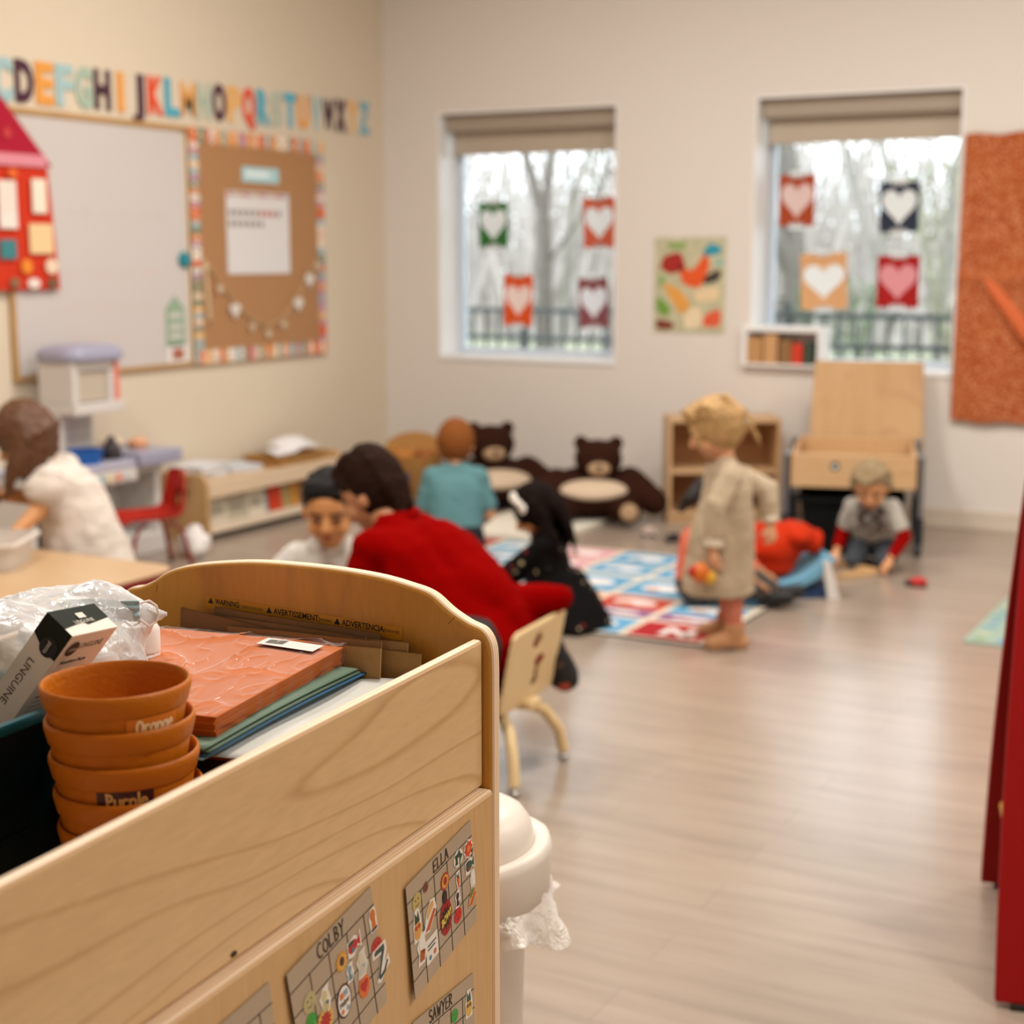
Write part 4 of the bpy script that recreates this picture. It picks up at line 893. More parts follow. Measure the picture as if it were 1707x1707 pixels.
q = bake(b, .010, 'cushion', mat('#b92c0a', .85, var=.3, vscale=9, spec=.15), rel=(0, 0, 0), disp=lambda c: .010 * noise.noise(c * 14)); q.location = (-2.20, 6.46, .015); q.rotation_euler = (0, 0, radians(34)); tag(q, 'crumpled red-orange cushion heaped in the blue rocking toy', 'cushion')

# small toys on the floor
t = thing('ladybug_toy', 'small red ladybug toy alone on the floor in front of the boy', 'toy', (-1.62, 6.92, 0.0005), radians(20))
b = MB(); b.ell((0, 0, .018), (.042, .034, .024)); b.build('shell', mat('#b81a1c', .35), t); b = MB(); b.ell((-.042, 0, .014), (.02, .02, .014)); b.build('head', mat('#1b1d24', .4), t); b = MB(); b.bx(-.035, .035, -.036, .036, .0, .008); b.build('base', mat('#1b1d24', .4), t, smooth=0)
for k, ((x0, y0), (x1, y1), lab) in enumerate([((-2.16, 7.26), (-1.86, 7.10), 'long wooden train track piece between the kneeling boy\'s hands'), ((-1.87, 7.08), (-1.98, 6.92), 'short wooden train track piece angled toward the camera')]):
    d = V((x1 - x0, y1 - y0, 0)); L = d.length; b = MB(); b.bx(0, L, -.022, .022, 0, .022); o = thing('wooden_track', lab, 'toy track', (x0, y0, .0005), atan2(d.y, d.x), 'wooden track pieces'); b.build('plank', mat('#d0a878', .6), o, smooth=0, bevel=.004)
    b = MB(); b.bx(.005, L - .005, -.014, -.008, .0221, .0235); b.bx(.005, L - .005, .008, .014, .0221, .0235); b.build('groove_line', mat('#b58a5a', .6), o, smooth=0)
for k, (x, y, c1, c2, lab) in enumerate([(-3.20, 7.50, '#c9b5a8', '#4a4444', 'tiny beige toy car on the floor near the shelf'), (-3.02, 7.40, '#26242a', '#26242a', 'tiny black toy car on the floor near the shelf')]):
    o = thing('toy_car', lab, 'toy car', (x, y, .0005), .6 * k); b = MB(); b.bx(-.045, .045, -.02, .02, .008, .03); b.bx(-.025, .022, -.018, .018, .03, .05); b.build('car_body', mat(c1, .5), o, smooth=0, bevel=.006)
    for sx in (-1, 1):
        b = MB(); b.cone((sx * .027, -.024, .012), (sx * .027, .024, .012), .012, n=14, round0=False, round1=False); b.build('wheels', mat(c2, .6), o)

# red A-frame panels at the right
t = thing('display_easel', 'tall red hinged A-frame board standing at the right edge', 'A-frame board', (-.51, 2.985, 0), radians(14))
rd = mat('#8f0504', .55, bump=.05, bscale=40, spec=.2)
def panel(y0, ytop, x_sh, nm):
    b = MB(); n = 14; P = []
    Hh = 1.10
    def edge(z): u = z / Hh; return x_sh + .02 + .036 * u ** 1.7 - .004 * sin(pi * u)
    rings = []
    for i in range(n + 1):
        z = .012 + (Hh - .012) * i / n; u = z / Hh; y = y0 + (ytop - y0) * u; x0 = edge(z)
        rings.append([V((x0, y - .011, z)), V((.72, y - .011, z)), V((.72, y + .011, z)), V((x0, y + .011, z))])
    b.loft(rings); return b.build(nm, rd, t, smooth=40, bevel=.004)
panel(.0, .30, -.02, 'front_panel'); panel(.62, .325, -.02, 'rear_panel')
b = MB(); b.cone((.035, .085, .24), (.035, .52, .24), .009, n=10, round0=False, round1=False); b.build('spreader_rod', mat('#c89a4c', .5), t)
b = MB(); b.cone((.14, .313, 1.085), (.70, .313, 1.085), .011, n=10, round0=False, round1=False); b.build('hinge_pin', mat('#7c0a0a', .4), t)
for y in (0, .62): b = MB(); b.bx(.03, .7, y - .013, y + .013, .0005, .012); b.build('foot_strip', mat('#26201e', .7), t, smooth=0)
# ------------------------------------------------------------------ people
def nz(v): return V(v).normalized()
class Body:
    """joints in world metres; builds one continuous skin and clothing that follows it"""
    def __init__(s, root, H, adult=False, **J):
        s.root = V(root); s.H = H; s.ad = adult
        for k, v in J.items(): setattr(s, k, V(v) if isinstance(v, (tuple, list)) else v)
        s.F = nz(s.face); up = V(getattr(s, 'hup', (0, 0, 1)))
        s.S = up.cross(s.F).normalized(); s.U = s.F.cross(s.S).normalized()      # S = person's left
        k = H
        if adult: s.hd = V((.094, .074, .118)); s.r = dict(arm=.044, fore=.036, wri=.025, thi=.078, kne=.055, cal=.052, ank=.034, tor=.115, hip=.135, neck=.052)
        else: s.hd = V((.098, .083, .108)) * (.55 + .45 * k / 1.0); s.r = {a: v * k for a, v in dict(arm=.036, fore=.030, wri=.021, thi=.058, kne=.044, cal=.041, ank=.028, tor=.076, hip=.080, neck=.036).items()}
        c = s.che - s.pel; sd = V(s.side) if hasattr(s, 'side') else s.S
        s.sd = (sd - c.normalized() * sd.dot(c.normalized())).normalized()
        s.sw = .175 if adult else .108 * k; s.hw = .10 if adult else .062 * k
        s.shL = s.che + s.sd * s.sw + (s.nec - s.che) * .55; s.shR = s.che - s.sd * s.sw + (s.nec - s.che) * .55
        s.hiL = s.pel + s.sd * s.hw; s.hiR = s.pel - s.sd * s.hw
    def H3(s, f, l, u): return s.hea + s.F * f * s.hd[0] + s.S * l * s.hd[1] + s.U * u * s.hd[2]
    def RH(s): return Matrix((s.F, s.S, s.U)).transposed()
    def torso(s, b, t=0.0, z0=0.0, neck=True):
        r = s.r
        for q in (-.62, 0, .62):
            w_ = s.sd * q
            b.cone(s.pel + w_ * s.hw * .9, s.che + w_ * s.sw * .75, r['hip'] + t - (.012 if s.ad else .0), r['tor'] + t)
            b.cone(s.che + w_ * s.sw * .75, s.nec - (s.nec - s.che) * .28 + w_ * s.sw * .55, r['tor'] * .95 + t, r['tor'] * .55 + t)
        b.cone(s.shL, s.shR, r['arm'] * 1.12 + t)
    def arm(s, b, side, t=0.0, upto=2.0, flare=0.0, cuff=False):
        sh, el, wr = (s.shL, s.elL, s.wrL) if side == 'L' else (s.shR, s.elR, s.wrR); r = s.r
        if upto <= 1:
            b.cone(sh, sh.lerp(el, upto), r['arm'] + t, r['arm'] * (1 - .15 * upto) + t + flare, round1=False)
        else:
            b.cone(sh, el, r['arm'] + t, r['fore'] * 1.02 + t)
            b.cone(el, el.lerp(wr, upto - 1), r['fore'] + t, r['wri'] + t + flare, round1=False)
    def leg(s, b, side, t=0.0, upto=2.0, flare=0.0):
        hp, kn, an = (s.hiL, s.knL, s.anL) if side == 'L' else (s.hiR, s.knR, s.anR); r = s.r
        if upto <= 1: b.cone(hp, hp.lerp(kn, upto), r['thi'] + t, r['thi'] * (1 - .25 * upto) + t + flare, round1=False)
        else:
            b.cone(hp, kn, r['thi'] + t, r['kne'] + t)
            m = kn.lerp(an, .35 * min(1, upto - 1)); b.cone(kn, m, r['kne'] + t, r['cal'] + t); b.cone(m, kn.lerp(an, upto - 1), r['cal'] + t, r['ank'] + t + flare, round1=False)
    def hand(s, b, side):
        el, wr = (s.elL, s.wrL) if side == 'L' else (s.elR, s.wrR)
        d = getattr(s, 'hd' + side, None); d = nz(d) if d is not None else (wr - el).normalized()
        n = getattr(s, 'hn' + side, None); n = nz(n) if n is not None else V((0, 0, -1))
        n = (n - d * n.dot(d)).normalized(); t = d.cross(n) * (1 if side == 'L' else -1)   # thumb side
        L = .175 if s.ad else .105 * s.H ** .8; cur = getattr(s, 'curl', .55)
        fr = L * (.050 if s.ad else .062)
        for q in (-.9, -.3, .3, .9): b.cone(wr + t * q * L * .10, wr + d * L * .50 + t * q * L * .20, L * .10, L * .085, n=8)
        for i, (q, ln) in enumerate(((.66, .42), (.22, .48), (-.22, .45), (-.66, .36))):
            p = wr + d * L * .48 + t * q * L * .27; a = cur * .6; v = d * cos(a) + n * sin(a) + t * q * .06
            p1 = p + v * L * ln * .5; a += cur; v2 = d * cos(a) + n * sin(a); p2 = p1 + v2 * L * ln * .32; a += cur * .8; p3 = p2 + (d * cos(a) + n * sin(a)) * L * ln * .24
            b.cone(p - d * L * .1, p1, fr * 1.1, fr, n=8); b.cone(p1, p2, fr, fr * .92, n=8); b.cone(p2, p3, fr * .92, fr * .8, n=8)
        p = wr + d * L * .14 + t * L * .2; v = nz(d * .75 + t * .75 + n * .25); p1 = p + v * L * .24; p2 = p1 + nz(d + t * .15 + n * .35) * L * .2
        b.cone(wr + d * L * .1 + t * L * .05, p1, fr * 1.25, fr * 1.1, n=8); b.cone(p1, p2, fr * 1.1, fr * .85, n=8)
    def foot(s, b, side, t=0.0, sole=0.0):
        an = s.anL if side == 'L' else s.anR; d = nz(getattr(s, 'to' + side)); L = .155 if s.ad else .115 * s.H; r = s.r['ank']
        heel = an - d * L * .22; heel = V((heel.x, heel.y, heel.z)); n = V((0, 0, -1)); n = n - d * n.dot(d); n = n.normalized() if n.length > .2 else V((0, 0, -1)) * 0
        dr = L * .28
        b.cone(an, an + n * dr * .5, r + t, r + t); b.cone(heel + n * dr, an + d * L * .75 + n * dr * 1.05, r * .85 + t, r * .80 + t); b.cone(an + n * dr * .3, an + d * L * .6 + n * dr * .9, r * .9 + t, r * .8 + t)
    def skin(s, name, label, skin_c, brow_c, lip_c='#a8543f', eyes='down', voxel=None):
        b = MB(); r = s.r
        s.torso(b)
        b.cone(s.nec - (s.nec - s.che) * .2, s.hea - s.U * s.hd[2] * .45 - s.F * s.hd[0] * .12, r['neck'] * 1.1, r['neck'])
        R = s.RH(); h = s.hd
        b.ell(s.H3(-.06, 0, .10), (h[0] * .98, h[1] * .98, h[2] * .90), R)                 # cranium
        b.ell(s.H3(.18, 0, -.30), (h[0] * .74, h[1] * .80, h[2] * .66), R)                 # face and jaw
        b.ell(s.H3(.52, 0, -.72), (h[0] * .26, h[1] * .34, h[2] * .22), R)                 # chin
        for q in (1, -1): b.ell(s.H3(.56, q * .42, -.34), (h[0] * .30, h[1] * .36, h[2] * .28), R)   # cheeks
        b.cone(s.H3(.86, 0, .06), s.H3(1.06, 0, -.24), h[0] * .09, h[0] * .15, n=10); b.ell(s.H3(.98, .12, -.27), h[0] * .10); b.ell(s.H3(.98, -.12, -.27), h[0] * .10)  # nose
        b.ell(s.H3(.84, 0, -.50), (h[0] * .10, h[1] * .26, h[2] * .07), R)
        for q in (1, -1): b.ell(s.H3(-.05, q * 1.0, -.12), (h[0] * .20, h[1] * .10, h[2] * .26), R @ Matrix.Rotation(-.25, 3, 'Y'))  # ears
        for sd in 'LR': s.arm(b, sd); s.hand(b, sd); s.leg(b, sd); s.foot(b, sd)
        e = MB()
        for q in (1, -1):
            e.ell(s.H3(.84, q * .38, -.02), (h[0] * .07, h[1] * .18, h[2] * (.05 if eyes == 'down' else .09)), R, 10, 6, k=1 if eyes != 'down' else 2)
            if eyes != 'down': e.ell(s.H3(.895, q * .38, -.03), (h[0] * .035, h[1] * .10, h[2] * .075), R, 10, 6, k=2)
            e.cone(s.H3(.88, q * .20, .17), s.H3(.78, q * .62, .18), h[0] * .05, h[0] * .035, n=6, k=3)
        e.cone(s.H3(.93, -.17, -.52), s.H3(.95, 0, -.54), h[0] * .035, h[0] * .06, n=6, k=4); e.cone(s.H3(.95, 0, -.54), s.H3(.93, .17, -.52), h[0] * .06, h[0] * .035, n=6, k=4)
        o = bake(b, voxel or (.0075 if s.ad else .0055), name, [mat(skin_c, .5, sss=.12, var=.05, vscale=20), mat('#e8e2dc', .3), mat('#1b120d', .3), mat(brow_c, .8), mat(lip_c, .5)], None, tuple(s.root), sm=5, extra=e)
        s.o = o; tag(o, label, 'person'); return o
    def wear(s, name, b, m, vox=.007, sm=3, label=None, wr=.004, ws=18, parent=None):
        def d(c): return wr * (noise.noise(V(c) * ws) + .5 * noise.noise(V(c) * ws * 2.3))
        o = bake(b, vox, name, m, parent or s.o, None, sm, disp=None)
        # baked in world space: bring into the parent's frame
        ns = [v.normal.copy() for v in o.data.vertices]
        for v, n_ in zip(o.data.vertices, ns):
            c = v.co - s.root; v.co = c + n_ * d(c) if wr else c
        if label: o['label'] = label
        return o
    def part(s, name, b, m, parent=None, smooth=50):
        o = b.build(name, m, parent or s.o, smooth=smooth, fixn=True)
        for v in o.data.vertices: v.co -= s.root
        return o
    def hair_cap(s, b, back=.13, up=.10, big=(1.06, 1.12, 1.02)):
        h = s.hd; b.ell(s.H3(-back, 0, up), (h[0] * big[0], h[1] * big[1], h[2] * big[2]), s.RH())

def skirt(b, rings, folds=9, amp=.04, n=48, seed=0, th=.012):
    """rings: (centre, rx, ry, axis dirs) -> hanging cloth with folds"""
    rnd = random.Random(seed); ph = [rnd.uniform(0, 6) for _ in range(3)]
    outr, inr = [], []
    for i, (c, a, bb, e1, e2) in enumerate(rings):
        u = i / (len(rings) - 1); ro, ri = [], []
        for j in range(n):
            t = 2 * pi * j / n; f = 1 + amp * u * (sin(folds * t + ph[0]) + .5 * sin((folds + 4) * t + ph[1]))
            d = V(e1) * cos(t) * a * f + V(e2) * sin(t) * bb * f; ro.append(V(c) + d); ri.append(V(c) + d * (1 - th / max(a, bb)))
        outr.append(ro); inr.append(ri)
    b.loft(outr + inr[::-1] if False else outr, True)

X_, Y_ = V((1, 0, 0)), V((0, 1, 0))

# --- woman in red, sitting on the beige chair and leaning over
P = Body((-2.10, 3.79, 0), 1.65, True, face=(-.90, -.16, -.42), side=(0, -1, 0), pel=(-2.10, 3.765, .375), che=(-2.34, 3.80, .575), nec=(-2.44, 3.81, .685), hea=(-2.55, 3.825, .785),
         elL=(-2.50, 3.56, .40), wrL=(-2.72, 3.72, .36), elR=(-2.50, 4.06, .42), wrR=(-2.72, 3.98, .36), knL=(-2.42, 3.64, .40), knR=(-2.42, 3.98, .40), anL=(-2.36, 3.62, .075), anR=(-2.36, 4.0, .075), toL=(-1, 0, 0), toR=(-1, .1, 0), curl=.5)
P.skin('person', 'woman in a red cardigan and floral skirt sitting on the beige toddler chair, leaning over', '#c98f68', '#35201a')
b = MB(); P.torso(b, .016); P.arm(b, 'L', .016, 1.93); P.arm(b, 'R', .016, 1.93)
b.cone(V((-2.30, 3.79, .60)), V((-2.15, 3.77, .49)), .13, .135); b.cone(V((-2.18, 3.77, .51)), V((-2.08, 3.765, .455)), .13, .10)
b.cone(V((-2.08, 3.84, .475)), V((-1.95, 3.905, .505)), .075, .042); b.cone(V((-2.13, 3.69, .42)), V((-2.09, 3.66, .38)), .085, .055)
for q in (-.12, 0, .12): b.cone(V((-2.14, 3.77 + q, .42)), V((-2.10, 3.77 + q, .34)), .08, .055)
cardi = P.wear('cardigan', b, mat('#7c0100', 1.0, bump=.15, bscale=220, spec=.03), .009, 5, wr=.006, ws=11)
b = MB(); b.tube([P.nec + V((-.03, .055, .03)), P.nec + V((.035, .05, .045)), P.nec + V((.055, 0, .04)), P.nec + V((.035, -.05, .045)), P.nec + V((-.03, -.055, .03))], .014, 8); P.part('collar', b, mat('#7c0100', 1.0, spec=.03), cardi)
fm = bpy.data.materials.new('floral'); fm.use_nodes = True; nt = fm.node_tree; pb = nt.nodes['Principled BSDF']; pb.inputs['Roughness'].default_value = .85
tc = nt.nodes.new('ShaderNodeTexCoord'); vo = nt.nodes.new('ShaderNodeTexVoronoi'); vo.inputs['Scale'].default_value = 17; nt.links.new(tc.outputs['Object'], vo.inputs['Vector'])
r = ramp(nt, [(0, '#c45a3a'), (.26, '#b0402c'), (.36, '#5a3a2a'), (.44, '#14100f'), (1, '#100d0e')]); nt.links.new(vo.outputs['Distance'], r.inputs[0])
mx = nt.nodes.new('ShaderNodeMixRGB'); mx.blend_type = 'MIX'; mx.inputs[2].default_value = lin('#171314'); sp = nt.nodes.new('ShaderNodeSeparateColor'); nt.links.new(vo.outputs['Color'], sp.inputs[0]); gt = nt.nodes.new('ShaderNodeMath'); gt.operation = 'GREATER_THAN'; gt.inputs[1].default_value = .55; nt.links.new(sp.outputs[0], gt.inputs[0]); nt.links.new(gt.outputs[0], mx.inputs[0]); nt.links.new(r.outputs[0], mx.inputs[1]); nt.links.new(mx.outputs[0], pb.inputs['Base Color'])
b = MB()
SK = V((-.095, -.035, 0))
for q in (-.13, -.05, .05, .13): b.cone(SK + V((-2.0, 3.80 + q, .40)), SK + V((-2.42, 3.80 + q * 1.5, .42)), .10, .085)
b.cone(SK + V((-1.99, 3.66, .36)), SK + V((-2.02, 3.585, .15)), .07, .05); b.cone(SK + V((-2.14, 3.62, .38)), SK + V((-2.14, 3.575, .14)), .09, .055); b.cone(SK + V((-2.3, 3.60, .38)), SK + V((-2.32, 3.56, .13)), .09, .06)
b.cone(SK + V((-2.02, 3.96, .36)), SK + V((-2.04, 4.03, .17)), .07, .05); b.cone(SK + V((-2.2, 3.98, .38)), SK + V((-2.2, 4.05, .15)), .09, .06); b.cone(SK + V((-2.45, 3.70, .42)), SK + V((-2.50, 3.66, .15)), .09, .07); b.cone(SK + V((-2.45, 3.92, .42)), SK + V((-2.50, 3.95, .15)), .09, .07)
b.cone(V((-2.06, 3.61, .41)), V((-2.035, 3.545, .16)), .075, .05); b.cone(V((-2.16, 3.60, .40)), V((-2.13, 3.54, .13)), .08, .055); b.cone(V((-2.05, 3.93, .40)), V((-1.985, 4.015, .235)), .065, .05)
P.wear('floral_skirt', b, fm, .010, 14, wr=.006)
for s_ in 'LR':
    b = MB(); P.foot(b, s_, .008); P.wear('shoe', b, mat('#2a1c18', .5), .007, 2, wr=0)
b = MB(); P.hair_cap(b, .30, .16, (1.04, 1.12, 1.06))
rnd = random.Random(2)
for i in range(46):
    t = rnd.uniform(-2.3, 2.3); q0 = P.H3(-.12 - .95 * cos(t) * .75, sin(t) * 1.12, .75); q1 = P.H3(-.15 - .95 * cos(t) * 1.05, sin(t) * 1.22, -.05); q2 = P.H3(-.25 - .8 * cos(t), sin(t) * 1.05, rnd.uniform(-.95, -.55))
    if cos(t) < -.45 or .75 < t < 1.9: continue
    b.tube([q0, q1, q2], .014, 6, rr=[.020, .022, .010])
for i in range(10):
    l = -1 + .2 * i; b.tube([P.H3(.1, l * .5, 1.05), P.H3(.62, l * .9, .72), P.H3(.55, l * 1.12, .25)], .012, 6, rr=[.02, .018, .010])
P.wear('hair', b, mat('#24130b', .75, bump=.5, bscale=90, var=.3, vscale=40, spec=.08), .008, 2, wr=.004, ws=45)

# pose helpers for children
def kneel(root, az, H, lean=20, headdown=35, turn=0, **kw):
    f = V((cos(radians(az)), sin(radians(az)), 0)); s_ = V((-f.y, f.x, 0)); r = V(root); L = radians(lean); z = V((0, 0, 1))
    pel = r + z * .155 * H; ax = f * sin(L) + z * cos(L); che = pel + ax * .20 * H; nec = pel + ax * .315 * H
    a2 = radians(az + turn); f2 = V((cos(a2), sin(a2), 0)); hdn = radians(headdown)
    face = f2 * cos(hdn) - z * sin(hdn); hea = nec + (ax * .6 + z * .4 + f * .25).normalized() * .115 * H
    J = dict(face=face, side=s_, hup=(0, 0, 1), pel=pel, che=che, nec=nec, hea=hea,
             knL=r + f * .20 * H + s_ * .085 * H + z * .055 * H, knR=r + f * .20 * H - s_ * .085 * H + z * .055 * H, anL=r - f * .045 * H + s_ * .08 * H + z * .05 * H, anR=r - f * .045 * H - s_ * .08 * H + z * .05 * H, toL=-f, toR=-f,
             elL=che + s_ * .16 * H + f * .02 * H - z * .12 * H, elR=che - s_ * .16 * H + f * .02 * H - z * .12 * H, wrL=che + s_ * .10 * H + f * .17 * H - z * .20 * H, wrR=che - s_ * .10 * H + f * .17 * H - z * .20 * H)
    J.update({k: v for k, v in kw.items() if v is not None})
    return Body(root, H, **J)
def kid_clothes(P, shirt, sleeve, pants, leglen=1.9, shoe=None, st=.011):
    b = MB(); P.torso(b, st); P.arm(b, 'L', st, sleeve, .004); P.arm(b, 'R', st, sleeve, .004); sh = P.wear('shirt', b, shirt)
    if pants:
        b = MB()
        for q in (-.6, 0, .6): b.cone(P.pel + P.sd * q * P.hw, P.pel + (P.che - P.pel) * .25 + P.sd * q * P.hw, P.r['hip'] + st + .002, P.r['hip'] * .95 + st)
        P.leg(b, 'L', st, leglen); P.leg(b, 'R', st, leglen); P.wear('trousers', b, pants)
    for s_ in 'LR':
        if shoe: b = MB(); P.foot(b, s_, .008); P.wear('shoe', b, shoe, .006, 2, wr=0)
    return sh

# --- boy in the white and grey top beside the woman
P = kneel((-2.99, 4.27, 0), -62, 1.14, 11, 17, -2, elR=(-3.18, 4.12, .36), wrR=(-3.06, 3.97, .44), elL=(-2.87, 4.20, .38), wrL=(-2.89, 4.03, .36))
P.skin('person', 'boy with short black hair and a white-sleeved grey top beside the woman in red', '#c78a55', '#17100d')
sh = kid_clothes(P, mat('#c9c3ba', .85), 1.85, mat('#3a3d46', .85), 1.9, mat('#4a4a4e', .6))
b = MB(); P.arm(b, 'R', .016, 1.7, .004); P.wear('white_sleeve', b, mat('#d8d3cf', .85), .007, 3, parent=None)
b = MB(); c = P.che + nz(P.face - V((0, 0, P.face.z))) * .095; 
for i in range(7): b.ell(c + P.sd * (.03 * sin(i * 2.1)) + V((0, 0, -.05 + .018 * i)), (.022, .022, .012))
P.wear('chest_print', b, mat('#7a5a50', .85), .006, 2, wr=0, parent=sh)
b = MB(); P.hair_cap(b, .24, .24, (1.04, 1.10, .98))
for i in range(12):
    l = -1 + i / 5.5; b.tube([P.H3(-.1, l * .6, 1.06), P.H3(.45, l * .75, .92), P.H3(.68, l * .78, .66)], .01, 6, rr=[.014, .014, .008])
P.wear('hair', b, mat('#0d0807', .6, bump=.4, bscale=90, spec=.2), .006, 2, wr=.003, ws=50)

# --- red-haired boy in teal, back to the camera
P = kneel((-3.74, 6.36, 0), 118, 1.02, 12, 14, -12)
P.skin('person', 'red-haired boy in a teal shirt kneeling with his back to the camera', '#d49a72', '#9a5a2a')
kid_clothes(P, mat('#547e82', .85), .85, mat('#17181c', .85), 1.9, mat('#1a1a1d', .6), .016)
b = MB(); P.hair_cap(b, .10, .12, (1.08, 1.12, 1.04))
b.ell(P.H3(-.40, 0, -.10), (P.hd[0] * .64, P.hd[1] * .95, P.hd[2] * .42), P.RH())
P.wear('hair', b, mat('#7d471b', .7, spec=.15, bump=.6, bscale=80, var=.25, vscale=40), .006, 3, wr=.004, ws=40)

# --- girl with long dark hair and a white bow
P = kneel((-2.74, 5.47, 0), 200, .83, 12, 34, 18, elL=(-2.91, 5.32, .21), wrL=(-3.01, 5.38, .14), elR=(-2.90, 5.58, .21), wrR=(-3.02, 5.52, .14))
P.skin('person', 'girl with long dark hair, a white bow and a black spotted dress on the rug', '#b5713f', '#20130d')
blk = bpy.data.materials.new('spotted_black'); blk.use_nodes = True; nt = blk.node_tree; pb = nt.nodes['Principled BSDF']; pb.inputs['Roughness'].default_value = .9; pb.inputs['Specular IOR Level'].default_value = .15
tc = nt.nodes.new('ShaderNodeTexCoord'); vo = nt.nodes.new('ShaderNodeTexVoronoi'); vo.inputs['Scale'].default_value = 24; nt.links.new(tc.outputs['Object'], vo.inputs['Vector'])
r = ramp(nt, [(0, '#ffffff'), (.22, '#ffffff'), (.25, '#000000')]); nt.links.new(vo.outputs['Distance'], r.inputs[0])
sp = nt.nodes.new('ShaderNodeSeparateColor'); nt.links.new(vo.outputs['Color'], sp.inputs[0]); r2 = ramp(nt, [(0, '#b9a884'), (.3, '#7a2a22'), (.5, '#8a8064'), (.62, '#0b090a')], 'CONSTANT'); nt.links.new(sp.outputs[0], r2.inputs[0])
mx = nt.nodes.new('ShaderNodeMixRGB'); mx.inputs[1].default_value = lin('#0b090a'); nt.links.new(r.outputs[0], mx.inputs[0]); nt.links.new(r2.outputs[0], mx.inputs[2]); nt.links.new(mx.outputs[0], pb.inputs['Base Color'])
b = MB(); P.torso(b, .012); P.arm(b, 'L', .014, 1.85, .004); P.arm(b, 'R', .014, 1.85, .004)
skirt(b, [(P.pel + V((0, 0, .10)), .105, .11, X_, Y_), (P.pel + V((.01, 0, -.02)), .17, .17, X_, Y_), (P.root + V((-.04, 0, .015)), .27, .235, X_, Y_)], 9, .05, seed=1)
dr = P.wear('black_dress', b, blk, .008, 3)
b = MB(); P.hair_cap(b, .14, .12, (1.10, 1.16, 1.06)); rnd = random.Random(4)
for i in range(40):
    t = rnd.uniform(-2.15, 2.15); p0 = P.H3(-.1 - .8 * cos(t), sin(t) * 1.0, .6); p1 = P.H3(-.18 - .95 * cos(t), sin(t) * 1.22, -.3); p2 = p1 + V((.035, 0, -.10)) + V((rnd.uniform(-.015, .02), rnd.uniform(-.02, .02), 0)); p3 = p2 + V((.02, rnd.uniform(-.02, .02), -rnd.uniform(.04, .10)))
    b.tube([p0, p1, p2, p3], .012, 6, rr=[.014, .018, .015, .006])
hr = P.wear('long_hair', b, mat('#130906', .75, bump=.5, bscale=90, spec=.08), .007, 2, wr=.004, ws=40)
b = MB(); c = P.H3(.52, .72, .78); 
for sg in (1, -1): b.cone(c, c + P.S * -.035 * sg + P.U * .022 * sg + P.F * .0, .008, .024, flat=(1, .55)); b.cone(c, c + P.S * -.045 * sg + P.U * -.004 * sg, .008, .020, flat=(1, .55))
b.ell(c, .013); P.wear('hair_bow', b, mat('#ece4da', .7), .005, 2, wr=0)

# --- blonde girl standing in the beige dress
hd_ = V((-.88, -.47, 0)); P = Body((-2.02, 5.47, 0), .99, face=(-.80, -.44, -.36), side=hd_.cross(V((0, 0, 1))) * -1, hup=(0, 0, 1), pel=(-2.00, 5.47, .44), che=(-2.01, 5.465, .62), nec=(-2.025, 5.455, .725), hea=(-2.055, 5.44, .845),
         elL=(-1.995, 5.30, .575), wrL=(-2.005, 5.305, .41), elR=(-1.90, 5.60, .60), wrR=(-1.88, 5.585, .47), knL=(-1.985, 5.445, .235), knR=(-2.0, 5.52, .235), anL=(-1.965, 5.445, .055), anR=(-2.055, 5.60, .055), toL=(-.85, -.52, 0), toR=(-.95, -.25, 0), curl=.9, hnL=(.6, .6, -.2))
P.skin('person', 'blonde girl standing in a beige dress and tan boots holding a round toy', '#d9a07a', '#a07a48')
bm_ = mat('#b5a288', .9, bump=.2, bscale=250, var=.08, vscale=60)
b = MB(); P.torso(b, .010); P.arm(b, 'L', .014, 1.78, .006); P.arm(b, 'R', .014, 1.78, .006)
pe1, pe2 = V((-.88, -.47, 0)), V((-.47, .88, 0))
skirt(b, [(V((-2.02, 5.46, .70)), .075, .10, pe1, pe2), (V((-2.02, 5.465, .58)), .095, .115, pe1, pe2), (V((-2.03, 5.463, .44)), .125, .138, pe1, pe2), (V((-2.035, 5.463, .36)), .128, .138, pe1, pe2), (V((-2.04, 5.458, .21)), .140, .135, pe1, pe2)], 8, .035, seed=3)
dr = P.wear('beige_dress', b, bm_, .008, 3, wr=.006)
for s_ in 'LR':
    el, wr = (P.elL, P.wrL) if s_ == 'L' else (P.elR, P.wrR); b = MB(); p = el.lerp(wr, .74); b.cone(p, el.lerp(wr, .93), .036, .040, round0=False, round1=False); P.wear('frilled_cuff', b, mat('#d2c4ae', .9), .006, 2, wr=.004, ws=60, parent=dr)
b = MB()
for i in range(9): b.ell(P.shR.lerp(P.elR, i / 8) + V((.022, .018 * (i % 2) - .01, 0)), .019)
for i in range(7): b.ell(P.elR.lerp(P.wrR, i / 8) + V((.02, .016 * (i % 2) - .01, 0)), .017)
P.wear('ruffle', b, mat('#c9b9a0', .9), .006, 2, wr=.003, ws=50, parent=dr)
b = MB()
for kn_, an_ in ((P.knL, P.anL), (P.knR, P.anR)): b.cone(kn_ + V((0, 0, .03)), kn_.lerp(an_, .35), P.r['kne'] + .005, P.r['cal'] + .006); b.cone(kn_.lerp(an_, .35), kn_.lerp(an_, .85), P.r['cal'] + .006, P.r['ank'] + .006, round1=False)
P.wear('pink_leggings', b, mat('#c2725c', .85), .007, 3)
